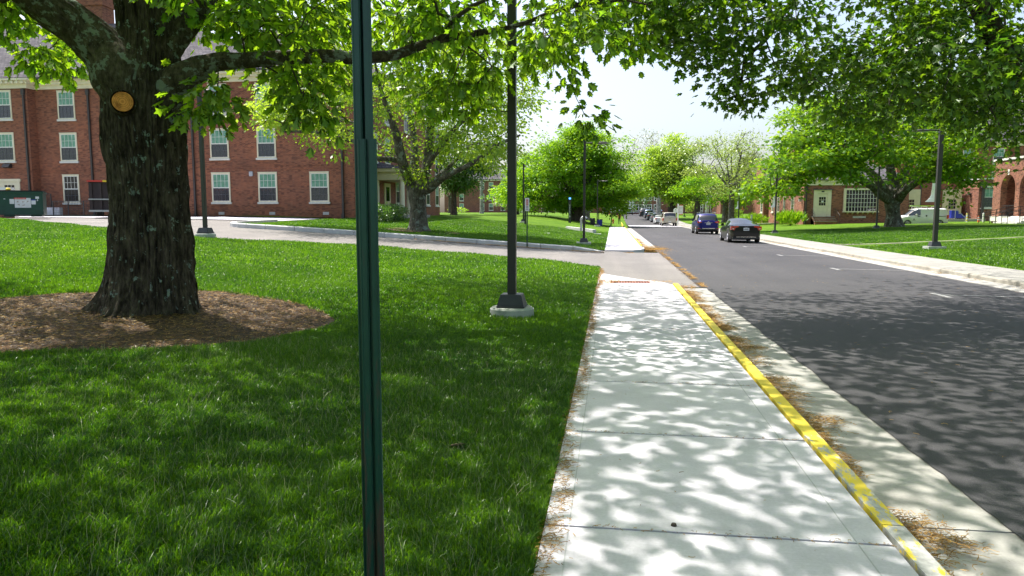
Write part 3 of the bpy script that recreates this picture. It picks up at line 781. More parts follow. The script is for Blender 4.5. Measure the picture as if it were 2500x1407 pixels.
    while len(hid) < 3300:
        X, Y = rs.uniform(-15, 4.2), rs.uniform(-1.5, 19.5)
        u = ((X+5.2)/10.5)**2+((Y-8.7)/11.5)**2
        if u > 1: continue
        if X < -7.5 and Y > 12: continue
        if X > -2.5 and rs.uniform() < .25: continue
        if noise.noise(Vector((X*.42, Y*.42, 1.5)))+.55*noise.noise(Vector((X*1.1, Y*1.1, 7))) > (.24 if X > -3.5 else .42): continue
        if X > -3.5 and rs.uniform() < .3: continue
        z = rs.uniform(4.6, 7+5.5*math.sqrt(1-u))
        q = np.array([X, Y, z]); ax_, ay_, dz_ = project(q)
        if dz_[0] > 0 and -250 < ax_[0] < 2750 and ay_[0] > -60: continue
        hid.append(q-base)
    hid = open_up(np.array(hid), vis, .75, rs)
    ev = attach(sk, vis, step=.22, bias=.10, sag=.05, minidx=ntr-1, rs=rs)
    eh = attach(sk, hid, step=.9, bias=.10, sag=.06, minidx=ntr-1, rs=rs)
    r, cnt = radii(sk, ev+eh, .0045, .43)
    branch_mesh('branches', sk, r, cnt, M_TWIG, t, skipfix=True)
    p, tt, nn, rn = leafset(sk, ev, vis, 19, .17, .15, rs, .95, 0., .75)
    leaves_mesh('crown', p, tt, nn, .155*rs.uniform(.65, 1.2, len(p)), 'oak', M_OAK, t, rn, 1.)
    p, tt, nn, rn = leafset(sk, eh, hid, 11, .42, .2, rs, .5)
    leaves_mesh('crown', p, tt, nn, .235*rs.uniform(.7, 1.2, len(p)), 'simple', M_OAK, t, rn, 1.1)
    return base
HERO = hero_oak()

def right_oak():
    base = np.array([13.2, 13.6, 0.]); base[2] = Hf(13.2, 13.6)
    t = thing('oak_tree', 'shady oak reaching in from the right edge, dark bent limb and leaves over the road', 'tree', base)
    sk = Skel(); rel = lambda px, py, d, w: (*(P(px, py, d)-base), w/2/F*d)
    tp = [(0, 0, -.3, .75), (0, 0, .4, .56), (-.1, 0, 2.4, .46), (-.3, .1, 4.2, .42)]
    top = sk.line(tp, step=.4); tb = MB(); tb.tube([q[:3] for q in tp], [q[3] for q in tp], 20); tb.build('trunk', M_BARK, t)
    def limb(pl, lab=None):
        q = [(-.3, .1, 3.9, .30)]+pl
        rg = polyrings(q, .05); o = surf_obj('limb', rg, 40, random.uniform(0, 50), .03, M_BARK, t, 2.2, 3.2, 0)
        if lab: o['label'] = lab
        sk.line(q, top, conn=False, step=.35)
    limb([rel(2850, 170, 12.2, 66), rel(2620, 185, 12, 60), rel(2500, 163, 12, 54), rel(2448, 120, 12, 50), rel(2415, 60, 12, 46), rel(2370, -20, 12, 40), rel(2300, -110, 12, 30), rel(2150, -110, 12.4, 20), rel(1990, -40, 12.6, 13), rel(1915, 30, 12.6, 11), rel(1870, 95, 12.4, 9), rel(1825, 140, 12.2, 7), rel(1808, 200, 12, 5), rel(1795, 240, 12, 3)], 'dark bent limb with a thin branch hanging over the road')
    limb([(-3.5, -2, 6.5, .22), (-7, -4, 7.6, .14), (-10, -5, 8, .06)])
    limb([(-2.2, 3, 7, .22), (-5, 6, 8.6, .14), (-7.5, 9, 9, .06)])
    limb([(1, -2, 7, .22), (3, -4, 9, .1)])
    limb([(-1, -.5, 7, .24), (-2.4, -1, 10, .1)])
    rs = np.random.default_rng(5); vis = []
    for a in [(1900, 2560, -80, 170, 9.5, 15, 190), (1960, 2560, 120, 280, 10, 16, 170), (2200, 2560, 200, 330, 11, 16, 80), (2000, 2300, 240, 330, 12, 16, 30),
              (1640, 1880, -60, 110, 10, 13.5, 46), (1640, 1860, 90, 215, 10.5, 13, 27), (1790, 1835, 225, 260, 11.8, 12.3, 5), (1680, 1790, 200, 240, 11.5, 12.6, 8), (1870, 1940, 110, 165, 11, 12.5, 14), (1910, 2060, 150, 240, 12, 14, 40), (1560, 1680, -80, 60, 10.5, 13, 34),
              (2340, 2560, 320, 400, 12, 15, 20), (2440, 2560, 380, 430, 12, 14, 6), (1880, 2000, 10, 60, 10, 12, 12), (1905, 1960, 195, 215, 12, 13.5, 7), (1540, 1700, 40, 150, 11, 13, 26)]:
        vis.append(pix(*a, rs))
    vis = np.concatenate(vis)
    X_, Y_, _z = project(vis); keep = ~((X_ > 1995) & (X_ < 2095) & (Y_ < 75))
    vis = vis[keep]; X_, Y_, _z = project(vis); lf_ = X_ < 1960; vis = np.concatenate([vis[lf_], bough(vis[~lf_], 6, .46, rs, .6)]); vis = vis[rs.uniform(0, 1, len(vis)) < .8]; X_, Y_, _z = project(vis); vis = vis[(_z > 7) & ~((Y_ > 318) & (X_ < 2440)) & ~((Y_ > 262) & (X_ > 2190) & (X_ < 2350)) & ~((Y_ > 250) & (X_ < 2020)) & (Y_ < 415) & ~((X_ > 1500) & (X_ < 1640) & (Y_ > 140)) & ~((X_ > 1640) & (X_ < 1900) & (Y_ > 225) & ~((X_ > 1780) & (X_ < 1835))) & ~((X_ > 1852) & (X_ < 1945) & (Y_ > 55) & (Y_ < 300) & (rs.uniform(0, 1, len(X_)) < .94)) & ~((X_ > 1640) & (X_ < 1760) & (Y_ > 165)) & ~((X_ > 1945) & (X_ < 2030) & (Y_ > 215))]-base; hid = []
    while len(hid) < 2300:  # unseen part of the crown, extended forward to lay shade across the road
        X, Y = rs.uniform(1.0, 22), rs.uniform(-4, 29); u = ((X-11.5)/10.5)**2+((Y-13)/16)**2
        if u > 1: continue
        if noise.noise(Vector((X*.42, Y*.42, 11.5)))+.55*noise.noise(Vector((X*1.1, Y*1.1, 3))) > .22: continue
        z = rs.uniform(5.0, 8+7*math.sqrt(1-u)); q = np.array([X, Y, z]); ax_, ay_, dz_ = project(q)
        if dz_[0] > 0 and -250 < ax_[0] < 2750 and ay_[0] > -60: continue
        hid.append(q-base)
    hid = open_up(np.array(hid), vis, .35, rs)
    ev = attach(sk, vis, step=.28, bias=.08, sag=.05, minidx=top, rs=rs)
    eh = attach(sk, hid, step=.9, bias=.10, sag=.06, minidx=top, rs=rs)
    r, cnt = radii(sk, ev+eh, .0045, .43)
    branch_mesh('branches', sk, r, cnt, M_TWIG, t, skipfix=True)
    p, tt, nn, rn = leafset(sk, ev, vis, 29, .22, .12, rs, .3, 0., .6)
    leaves_mesh('crown', p, tt, nn, .135*rs.uniform(.65, 1.25, len(p)), 'pin', M_OAK2, t, rn, 1.15)
    p, tt, nn, rn = leafset(sk, eh, hid, 11, .42, .2, rs, .3)
    leaves_mesh('crown', p, tt, nn, .235*rs.uniform(.7, 1.2, len(p)), 'simple', M_OAK2, t, rn, 1.1)
right_oak()

# ---- young leafed oak beyond the driveway, explicit stems
def mid_oak():
    D = 38.; x, y = W(1022, D); z = Hf(x, y); base = np.array([x, y, z])
    t = thing('oak_tree', 'multi stemmed oak with grey lichened trunk and young leaves behind the pale driveway kerb', 'tree', base)
    sk = Skel(); rel = lambda px, py, w, d=0: (*(P(px, py, D+d)-base), w/2/F*D)
    tp = [rel(1022, 566, 60), rel(1022, 550, 46), rel(1022, 530, 41), rel(1020, 500, 38), rel(1018, 478, 42), rel(1018, 455, 36)]
    top = sk.line(tp, step=.4); sec = len(sk.p)
    rg = polyrings(tp, .06)
    rr = [(q, r, L, U, Wv, .07*math.exp(-max(0, q.z)/.3) if q.z < 1.5 else 0) for q, r, L, U, Wv, f in rg]
    surf_obj('trunk', rr, 60, 8., .03, M_BARKG, t, 1.0, 4., 5)
    def limb(pl, s=None):
        q = [rel(*a) for a in pl]; rg = polyrings(q, .12); surf_obj('limb', rg, 14, random.uniform(0, 40), .03, M_BARKG, t, 1., 3., 0)
        sk.line(q, top if s is None else s, conn=False, step=.4)
    limb([(1015, 480, 30), (1000, 445, 26), (985, 405, 24, -1), (976, 370, 22, -1.5), (968, 330, 18, -2), (950, 280, 13, -2.5), (930, 220, 8, -3), (915, 150, 5, -3.5)])
    limb([(980, 395, 16), (950, 388, 12, -1), (915, 385, 10, -2), (870, 350, 9, -3), (820, 335, 7, -4), (760, 322, 5, -4.5), (690, 322, 3.5, -5)])
    limb([(978, 385, 12), (950, 362, 10, 1), (918, 345, 9, 2), (880, 310, 7, 2.5), (830, 290, 5, 3), (760, 280, 3, 3)])
    limb([(1018, 470, 30), (1012, 430, 26, 1), (1012, 390, 22, 1.5), (1010, 340, 18, 2), (1000, 280, 14, 2.5), (990, 200, 9, 3), (985, 120, 5, 3)])
    limb([(1024, 470, 28), (1036, 430, 24), (1045, 380, 22), (1050, 320, 18), (1062, 250, 13), (1075, 180, 9), (1085, 100, 5)])
    limb([(1035, 440, 15), (1050, 395, 14, -1), (1075, 360, 12, -2), (1105, 320, 10, -2.5), (1150, 280, 7, -3), (1200, 240, 4, -3)])
    limb([(1030, 468, 22), (1050, 462, 18, -.5), (1075, 440, 15, -1), (1110, 420, 12, -2), (1160, 395, 10, -3), (1215, 355, 8, -4), (1270, 330, 4, -4.5)])
    limb([(1028, 450, 20), (1060, 440, 14, 1), (1100, 405, 11, 2), (1130, 372, 9, 3), (1170, 345, 6, 3.5), (1220, 330, 3, 4)])
    rs = np.random.default_rng(31); cl = []
    for a in [(590, 760, 215, 300, -6, -2, 34), (650, 900, 180, 300, -6, 1, 85), (700, 900, 280, 352, -5.5, -1, 34), (880, 1010, 110, 330, -5, 4, 90), (980, 1180, 60, 320, -4, 5, 200), (1080, 1250, 180, 400, -5, 4, 110), (1150, 1260, 290, 380, -5, 2, 30), (700, 1150, 20, 140, -4, 4, 110), (1160, 1300, 60, 260, -4, 4, 80), (1040, 1110, 330, 420, -2, 2, 16), (940, 1000, 340, 380, -2, 1, 10), (925, 960, 440, 460, -4, -3, 1), (1000, 1050, 410, 435, -2, 1, 3), (880, 960, 395, 410, -3, 0, 2)]:
        b = list(a); b[4] += D; b[5] += D; cl.append(pix(*b, rs))
    cl = bough(np.concatenate(cl), 5, .5, rs, .5)-base
    e = attach(sk, cl, step=.5, bias=.08, sag=.04, minidx=sec, rs=rs); r, cnt = radii(sk, e, .013, .42)
    branch_mesh('branches', sk, r, cnt, M_BARKB, t, skipfix=True)
    p, tt, nn, rn = leafset(sk, e, cl, 46, .40, .2, rs, .5)
    leaves_mesh('crown', p, tt, nn, .19*rs.uniform(.7, 1.2, len(p)), 'simple', M_YOUNG, t, rn, 1.)
    # mulch ring
    m = MB(); n = 26; m.add([(x+2.2*math.cos(6.283*i/n)*(1+.1*math.sin(i*3)), y+1.6*math.sin(6.283*i/n)*(1+.1*math.sin(i*5)), float(H(x, y))+.03+(H(x+2.2*math.cos(6.283*i/n), y+1.6*math.sin(6.283*i/n))-H(x, y))) for i in range(n)], [tuple(range(n))])
    tag(m.build('mulch_bed', M_MULCH), 'small brown mulch ring round the multi stemmed grey oak', 'mulch bed')
mid_oak()

def street_oak():
    D = 64.; x, y = W(2183, D); z = Hf(x, y); base = np.array([x, y, z])
    t = thing('oak_tree', 'broad crowned oak with stout grey forked trunk, on the right lawn beside the white van', 'tree', base)
    sk = Skel(); rel = lambda px, py, w, d=0: (*(P(px, py, D+d)-base), w/2/F*D)
    tp = [rel(2183, 562, 60), rel(2182, 548, 40), rel(2180, 520, 30), rel(2178, 500, 33), rel(2178, 485, 37)]
    top = sk.line(tp, step=.5); sec = len(sk.p)
    rr = [(q, r, L, U, Wv, .10*math.exp(-max(0, q.z)/.4) if q.z < 1.8 else 0) for q, r, L, U, Wv, f in polyrings(tp, .1)]
    surf_obj('trunk', rr, 48, 18., .04, M_BARKG, t, .8, 4., 5)
    def limb(pl):
        q = [rel(*a) for a in pl]; surf_obj('limb', polyrings(q, .2), 12, random.uniform(0, 40), .04, M_BARKG, t, .8, 3., 0); sk.line(q, top, conn=False, step=.6)
    limb([(2172, 490, 22), (2150, 476, 20, -1), (2128, 455, 17, -2), (2085, 435, 14, -3), (2030, 420, 10, -3.5), (1960, 425, 7, -4), (1890, 440, 4, -4)])
    limb([(2172, 485, 22), (2150, 450, 19), (2125, 420, 15, 1), (2080, 390, 12, 2), (2020, 360, 8, 3), (1950, 340, 4, 4)])
    limb([(2180, 488, 26), (2178, 440, 22, 1), (2170, 390, 17, 1), (2160, 320, 12, 1), (2150, 240, 6, 2)])
    limb([(2186, 488, 24), (2200, 440, 20, 1), (2220, 400, 16, 2), (2235, 340, 11, 2), (2240, 260, 6, 2)])
    limb([(2190, 488, 26), (2215, 460, 20, -2), (2250, 440, 16, -3), (2290, 440, 10, -3.5), (2350, 420, 6, -4), (2400, 405, 3, -4)])
    limb([(2186, 475, 20), (2230, 430, 18), (2270, 385, 14), (2310, 340, 10), (2350, 290, 5)])
    rs = np.random.default_rng(61); cl = []
    for a in [(1880, 2060, 330, 420, -9, 0, 60), (1860, 1960, 400, 445, -6, 0, 26), (1830, 1920, 440, 500, -3, 0, 24), (1900, 2100, 400, 450, -8, 4, 60), (1960, 2140, 250, 400, -9, 8, 170), (2100, 2300, 220, 410, -9, 9, 180), (2060, 2150, 430, 462, -8, 0, 14), (2250, 2420, 380, 440, -8, 4, 60), (2230, 2400, 250, 400, -6, 8, 100), (1880, 1990, 380, 460, -6, 2, 36), (2190, 2300, 420, 490, -6, 0, 26), (1900, 2040, 260, 350, -5, 6, 50), (2230, 2260, 480, 495, -6, -4, 2)]:
        b = list(a); b[4] += D; b[5] += D; cl.append(pix(*b, rs))
    cl = bough(np.concatenate(cl), 7, .75, rs, .45); X_, Y_, _z = project(cl); cl = cl[~((Y_ > 425) & (X_ > 1955) & (X_ < 2060)) & ~((Y_ > 440) & (X_ > 2030) & (X_ < 2320)) & ~((Y_ > 405) & (X_ > 2110) & (X_ < 2270) & (rs.uniform(0, 1, len(cl)) < .6))]-base
    e = attach(sk, cl, step=.7, bias=.08, sag=.05, minidx=sec, rs=rs); r, cnt = radii(sk, e, .02, .42)
    branch_mesh('branches', sk, r, cnt, M_BARKB, t, skipfix=True)
    p, tt, nn, rn = leafset(sk, e, cl, 44, .58, .3, rs, .3)
    leaves_mesh('crown', p, tt, nn, .30*rs.uniform(.7, 1.25, len(p)), 'maple', M_STREET, t, rn, 1.)
street_oak()
# background trees --------------------------------------------------------
simple_tree('maple_tree', 'dense round green tree over the two waste bins on the left lawn', 'tree', 1408, 93, 2.6, .75,
    [(-.5, 0, 6.0, 6.6, 6.5, 4.0, 520), (-4.2, -1, 4.2, 5.0, 5, 2.6, 280), (3.6, -1, 4.2, 4.2, 5, 2.7, 240), (1.0, 0, 8.6, 4.8, 5, 3.3, 270), (-.5, -2, 10.2, 3, 3, 1.7, 100)],
    M_MAPLE, M_BARKB, 46, .50, .34, seed=4, limbs=6, flare=1.8, zoff=.0)
simple_tree('maple_tree', 'smaller green tree behind the near lamp pole, left of the dense round one', 'tree', 1262, 105, 2.2, .3,
    [(0, 0, 4.5, 3.4, 3.4, 3.0, 120), (1, 0, 6.6, 2.4, 2.4, 1.8, 40)], M_MAPLE, M_BARKB, 44, .55, .36, seed=5, group=None)
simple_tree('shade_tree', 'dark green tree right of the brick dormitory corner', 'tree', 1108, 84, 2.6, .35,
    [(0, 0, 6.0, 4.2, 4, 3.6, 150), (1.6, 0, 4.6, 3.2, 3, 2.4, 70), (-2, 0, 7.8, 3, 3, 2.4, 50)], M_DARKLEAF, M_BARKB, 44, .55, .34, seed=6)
simple_tree('sycamore_tree', 'sparse sycamore with pale mottled trunk on the far left lawn', 'tree', 1176, 132, 6.5, .30,
    [(1.5, 0, 9, 4.5, 4, 5, 60), (-1.5, 0, 7, 4, 3, 3, 30)], M_PALE, M_BARKW, 8, .6, .30, seed=8, limbs=5, r0=.035)
simple_tree('maple_tree', 'bright yellow green maple behind the parked pickup', 'tree', 1640, 132, 3.2, .75,
    [(-.5, 0, 7.6, 5.2, 5, 4.4, 420), (-.6, 0, 11.6, 3.4, 3.6, 3.4, 190), (-3.4, 0, 5.8, 3.4, 3.2, 2.4, 150), (3, 0, 6.6, 3.4, 3.2, 3, 170)],
    M_BRIGHT, M_BARKB, 36, .65, .42, seed=9, limbs=6)
simple_tree('sycamore_tree', 'tall pale half bare sycamore beyond the bright maple at the street end', 'tree', 1607, 158, 6, .5,
    [(-3, 0, 13, 7.5, 6, 7, 190), (-7, 0, 9, 5, 5, 4, 110), (3, 0, 14, 5, 5, 5, 90)], M_PALE, M_BARKW, 9, .8, .36, seed=10, limbs=7, r0=.03)
simple_tree('honey_locust_tree', 'feathery honey locust with visible grey branches, beyond the black sedan', 'tree', 1785, 94, 4.6, .36,
    [(-1.2, 0, 9.0, 5.6, 5.2, 3.4, 150), (0, 0, 5.6, 4, 4, 1.6, 40), (2.5, 0, 8.4, 3.6, 4, 2.2, 40)], M_LOCUST, M_BARKG, 34, .62, .26, seed=11, limbs=8, r0=.03, ex=.36, drnd=.1)
simple_tree('honey_locust_tree', 'pale feathery tree with a straight dark trunk between the wayfinding sign and the locust', 'tree', 1702, 128, 5, .5,
    [(0, 0, 9, 5.2, 5, 4, 110), (1, 0, 5.4, 4.6, 4, 2.2, 70)], M_LOCUST, M_BARKB, 32, .8, .34, seed=12, limbs=6, r0=.03, drnd=-.1)
simple_tree('oak_tree', 'low spreading green tree behind the blue car, its limb bending right', 'tree', 1770, 112, 3, .45,
    [(-1, 0, 5, 4.6, 4, 2.2, 90), (-4.5, 0, 5.6, 2.6, 3, 2, 40), (3, 0, 5, 3, 3, 2, 40)], M_MAPLE, M_BARKG, 36, .65, .34, seed=13)
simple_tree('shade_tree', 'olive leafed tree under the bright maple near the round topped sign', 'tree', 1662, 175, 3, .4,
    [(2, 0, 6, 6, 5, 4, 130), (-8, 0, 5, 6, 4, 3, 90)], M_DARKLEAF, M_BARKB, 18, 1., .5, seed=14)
simple_tree('shade_tree', 'grey trunked tree partly hidden behind the dense round one', 'tree', 1431, 112, 3, .55,
    [(0, 0, 6.5, 5, 4, 3.5, 110)], M_MAPLE, M_BARKG, 20, .7, .4, seed=15)
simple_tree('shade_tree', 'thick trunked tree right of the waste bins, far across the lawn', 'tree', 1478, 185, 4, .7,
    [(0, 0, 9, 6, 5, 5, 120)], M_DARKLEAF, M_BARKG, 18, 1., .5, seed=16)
simple_tree('sapling', 'thin young tree standing behind the pedestrian at the kerb', 'tree', 1514, 138, 1.3, .05,
    [(0, 0, 2.3, 1.0, .8, .8, 26)], M_BRIGHT, M_BARKB, 12, .3, .2, seed=17, limbs=3)
simple_tree('flowering_tree', 'small white flowering tree before the far brick hall', 'tree', 1227, 165, 1.0, .12,
    [(0, 0, 2.6, 2.4, 2, 1.4, 40)], M_PALE, M_BARKB, 10, .5, .26, seed=18, limbs=4)
simple_tree('shade_tree', 'small olive tree before the far hall at the dormitory corner', 'tree', 1098, 150, 3.2, .3,
    [(0, 0, 5.2, 3.6, 3, 2.4, 60)], M_PALE, M_BARKB, 12, .7, .36, seed=19, drnd=-.3)
simple_tree('shade_tree', 'yellow green shrub tree low behind the wayfinding sign', 'tree', 1692, 150, .8, .12,
    [(0, 0, 2.6, 2.2, 2, 2.2, 50)], M_BRIGHT, M_BARKB, 16, .5, .3, seed=20, limbs=3)
simple_tree('shade_tree', 'bright locust leaning behind the chapel gable on the right', 'tree', 1868, 150, 5, .4,
    [(-3, 0, 9, 6, 5, 4.5, 130)], M_LOCUST, M_BARKB, 16, .9, .4, seed=22)
def shrub(label, px, D, r, h, mat, seed, n=120, cat='shrub', base=None, size=.12, group=None, blades=False):
    rs = np.random.default_rng(seed); x, y, z = base if base else at(px, D)
    t = thing('ornamental_grass' if blades else 'shrub', label, cat, (x, y, z), 0, group)
    m = MB()
    for i in range(7):
        a = i*.9; m.tube([(0, 0, 0), (math.cos(a)*r*.4, math.sin(a)*r*.4, h*.7)], [.02, .008], 4)
    m.build('stem', M_TWIG, t)
    c = ell((0, 0, h*.5), (r, r*.8, h*.52), n, rs, .5); c[:, 2] = np.abs(c[:, 2]); c = lumpy(c, (0, 0, h*.4), .15, 1.5/r, seed)
    k = 9; p = np.repeat(c, k, 0)+rs.normal(0, .09, (n*k, 3))
    tip = rs.normal(0, .6, (n*k, 3))+p*1.0; tip[:, 2] += (2.2 if blades else .4)
    nn = rs.normal(0, .6, (n*k, 3)); nn[:, 2] += 1
    leaves_mesh('foliage', p, tip, nn, size*rs.uniform(.6, 1.3, n*k), 'simple', mat, t, rs.uniform(0, 1, n*k), .25 if blades else .9)
    return t

# ------------------------------------------------------------------ window & door kit
# local frame: x across, z up, outside face at y = 0 looking towards -y
def make_window(w, h, cols=4, rows=2, style='sash', sill=True, bl=True):
    c = .10
    m = MB()
    m.box(-w/2, -w/2+c, -.05, 0, 0, h); m.box(w/2-c, w/2, -.05, 0, 0, h); m.box(-w/2+c, w/2-c, -.05, 0, h-c, h); m.box(-w/2+c, w/2-c, -.05, 0, 0, c*.7)
    m.box(-w/2-.02, w/2+.02, -.065, -.048, h-.03, h+.02)
    fr = m.build('window', M_CREAM)
    iw = w-2*c; z0, z1 = c*.7, h-c
    m = MB(); s_ = .045
    zm = (z0+z1)/2
    def sash(a, b, y, mt):
        m.box(-iw/2, -iw/2+s_, y-.02, y, a, b, mt); m.box(iw/2-s_, iw/2, y-.02, y, a, b, mt); m.box(-iw/2+s_, iw/2-s_, y-.02, y, a, a+s_, mt); m.box(-iw/2+s_, iw/2-s_, y-.02, y, b-s_, b, mt)
        for i in range(1, cols): xx = -iw/2+iw*i/cols; m.box(xx-.011, xx+.011, y-.014, y-.001, a+s_, b-s_, mt)
        for i in range(1, rows): zz = a+(b-a)*i/rows; m.box(-iw/2+s_, iw/2-s_, y-.013, y-.0012, zz-.011, zz+.011, mt)
    if style == 'sash':
        sash(zm-.02, z1, -.022, 0); sash(z0, zm-.022, -.018, 1); m.box(-iw/2+.001, iw/2-.001, -.046, -.02, zm-.035, zm+.035, 0); m.box(-iw/2+.001, iw/2-.001, -.044, -.017, z0+.0005, z0+.03, 0)
    else:
        sash(z0, z1, -.022, 0)
    m.build('sash', [M_SASH, M_MUNT if style == 'sash' else M_SASH], fr)
    m = MB()
    if style == 'sash' and bl:
        m.box(-iw/2, iw/2, -.016, -.004, z0, zm); m.build('pane', M_SCREEN, fr)
        m = MB(); m.box(-iw/2, iw/2, -.017, -.004, zm+.001, z1); m.build('blind', M_BLIND, fr)
    else:
        m.box(-iw/2, iw/2, -.017, -.004, z0, z1); m.build('pane', M_GLASS, fr)
    if sill:
        m = MB(); m.box(-w/2-.07, w/2+.07, -.12, 0, -.14, 0, 0); m.build('sill', M_SILL, fr, bevel=.008)
    return fr
def place(src, parent, loc, rz=0, first=[]):
    if src.get('_used'): c = copy_tree(src)
    else: c = src; src['_used'] = 1
    for o in [c]+kids(c):
        if '_used' in o and o is not src: del o['_used']
    c.parent = parent; c.location = loc; c.rotation_euler = (0, 0, rz); PLACED.append(c); return c
PLACED = []
RZW = -math.pi/2    # faces towards -x (west walls)
RZE = math.pi/2     # faces towards +x
def hip_roof(m, x0, x1, y0, y1, z, h, ov=.5, ridge='x', gl=False, gr=False, inset=None, mt=0, thick=.12):
    x0 -= ov; x1 += ov; y0 -= ov; y1 += ov
    if ridge == 'x':
        d = (y1-y0)/2 if inset is None else inset; ym = (y0+y1)/2; a = (x0 if gl else x0+d, ym, z+h); b = (x1 if gr else x1-d, ym, z+h)
        c = [(x0, y0, z), (x1, y0, z), (x1, y1, z), (x0, y1, z)]
        m.add([*c, a, b], [(0, 1, 5, 4), (1, 2, 5), (2, 3, 4, 5), (3, 0, 4)], mt)
    else:
        d = (x1-x0)/2 if inset is None else inset; xm = (x0+x1)/2; a = (xm, y0 if gl else y0+d, z+h); b = (xm, y1 if gr else y1-d, z+h)
        c = [(x0, y0, z), (x1, y0, z), (x1, y1, z), (x0, y1, z)]
        m.add([*c, a, b], [(1, 2, 5, 4), (3, 0, 4, 5), (0, 1, 4), (2, 3, 5)], mt)
    m.box(x0, x1, y0, y1, z-thick, z-.002, mt)
def jack_arch(parent, x, y, z, w, facing='s'):
    m = MB(); e = .09
    poly = [(x-w/2-.04, z), (x+w/2+.04, z), (x+w/2+.04+e, z+.30), (x-w/2-.04-e, z+.30)]
    m.prism(poly, y-.004, y+.01, 'y'); return m.build('brick_arch', M_SOLD, parent)

# ------------------------------------------------------------------ left dormitory
def dormitory():
    t = thing('dormitory', 'three storey red brick dormitory with cream windows, slate roof and small columned side porch', 'building', (0, 0, 0))
    YF = 48.2; gz = .6
    pc = onY(868, 528, YF); XC = float(pc[0]); XM = float(onY(455, 500, YF)[0]); YM = YF+1.0; XM2 = float(onY(103, 500, YM)[0]); YL = YF+.25
    ez = 11.25; YB = float(onX(1074, 527, XC)[1])
    m = MB()
    m.box(XM, XC, YF, YB, gz, ez); m.box(XM2-.5, XM+.5, YM, YM+13, gz, ez); m.box(-70, XM2, YL, YM+13, gz, ez)
    # string courses as slightly proud brick bands
    for z in (4.72, 4.98):
        m.box(XM-.0, XC+.03, YF-.03, YB, z, z+.075); m.box(XM2, XM, YM-.03, YM, z, z+.075); m.box(-70, XM2+.03, YL-.03, YL+1.2, z, z+.075)
    m.build('wall', M_BRICK, t)
    # cornice
    m = MB()
    def cor(x0, x1, y0, y1):
        m.box(x0-.12, x1+.12, y0-.12, y1+.12, ez-.42, ez-.12); m.box(x0-.32, x1+.32, y0-.32, y1+.32, ez-.12, ez+.10); m.box(x0-.5, x1+.5, y0-.5, y1+.5, ez+.10, ez+.24)
    cor(XM, XC, YF, YB); cor(XM2-.4, XM-.6, YM+.001, YM+12.9); cor(-70, XM2, YL+.002, YM+12.8)
    x = -69.6
    while x < XM2: m.box(x, x+.16, YL-.46, YL-.1, ez-.1, ez+.06); x += .42
    m.build('cornice', M_CREAM, t)
    m = MB(); hip_roof(m, XM, XC, YF, YB, ez+.38, 5.0, .55, 'y', inset=6); hip_roof(m, -80, XM+3, YM-.3, YM+13.2, ez+.375, 5.6, .5, 'x', True, False); m.build('roof', M_SLATE, t)
    # chimney
    c0 = onY(196, 60, YM+6.5); c1 = onY(262, 60, YM+6.5)
    m = MB(); m.box(c0[0], c1[0], YM+6.0, YM+7.4, 12, 20); m.box(c0[0]-.08, c1[0]+.08, YM+5.92, YM+7.48, 18.6, 18.9); m.build('chimney', M_BRICK, t)
    # downpipes
    for px, yy in ((67, YL), (223, YM), (472, YF), (835, YF)):
        X = float(onY(px, 350, yy)[0]); m = MB(); m.box(X-.07, X+.07, yy-.16, yy-.03, 1.3, ez-.5); m.box(X-.13, X+.13, yy-.2, yy-.02, ez-.9, ez-.5)
        for z in (2.2, 5.0, 8.2): m.box(X-.10, X+.10, yy-.17, yy-.0, z, z+.07)
        m.box(X-.1, X+.1, yy-.22, yy-.02, 1.25, 1.6); m.build('downpipe', M_PIPE, t, bevel=.01)
    W1 = make_window(1.42, 2.1); W2 = make_window(1.36, 2.1, bl=False)
    floors = [2.42, 5.52, 8.62]
    for px, fl in ((540, (0, 1, 2)), (654, (0, 1, 2)), (780, (0,))):
        for f in fl:
            X = float(onY(px, 450, YF)[0]); place(W1, t, (X, YF-.002, floors[f])); 
            if f < 2: jack_arch(t, X, YF-.003, floors[f]+2.12, 1.42)
    for px, yy in ((18, YL), (171, YM), (283, YM), (345, YM)):
        for f in (0, 1, 2):
            X = float(onY(px, 400, yy)[0])
            if px == 18 and f == 0: continue
            if px == 171 and f == 0: place(W2, t, (X, yy-.002, floors[f])); continue
            place(W1, t, (X, yy-.002, floors[f]))
    for px in (-90, -190):
        for f in (1, 2): place(W1, t, (float(onY(px, 400, YL)[0]), YL-.002, floors[f]))
    # side door with glazing at the far left
    X = float(onY(27, 480, YL)[0]); m = MB(); m.box(X-.85, X+.85, YL-.06, YL, 1.45, 4.1); m.box(X-.95, X+.95, YL-.12, YL, 4.0, 4.2); d = m.build('door', M_CREAM, t)
    m = MB()
    for i in range(3):
        for j in range(4): m.box(X-.42+.29*i, X-.42+.29*i+.24, YL-.075, YL-.06, 2.35+.36*j, 2.35+.36*j+.31)
    m.build('pane', M_GLASS, d)
    m = MB(); m.box(X+.05, X+.25, YL-.085, YL-.075, 2.7, 2.95); o = m.build('poster', plain('red_notice', (.6, .08, .06)), d)
    m = MB(); X2 = float(onY(22, 420, YL)[0]); m.prism([(YL, 5.0), (YL, 5.32), (YL-.18, 5.32), (YL-.38, 5.05)], X2-.3, X2+.3, 'x'); m.build('wall_light', M_DARK, t)
    X = float(onY(614, 425, YF)[0]); m = MB(); m.box(X-.14, X+.14, YF-.14, YF, 4.25, 4.58); m.build('junction_box', plain('grey_box', (.45, .46, .5)), t, bevel=.03)
    for px in (541, 665, 796):
        X = float(onY(px, 524, YF)[0]); m = MB(); m.box(X-.22, X+.22, YF-.015, YF, 1.52, 1.72); m.build('foundation_vent', M_GALV, t)
    # east side windows, porch
    We = make_window(1.3, 2.1)
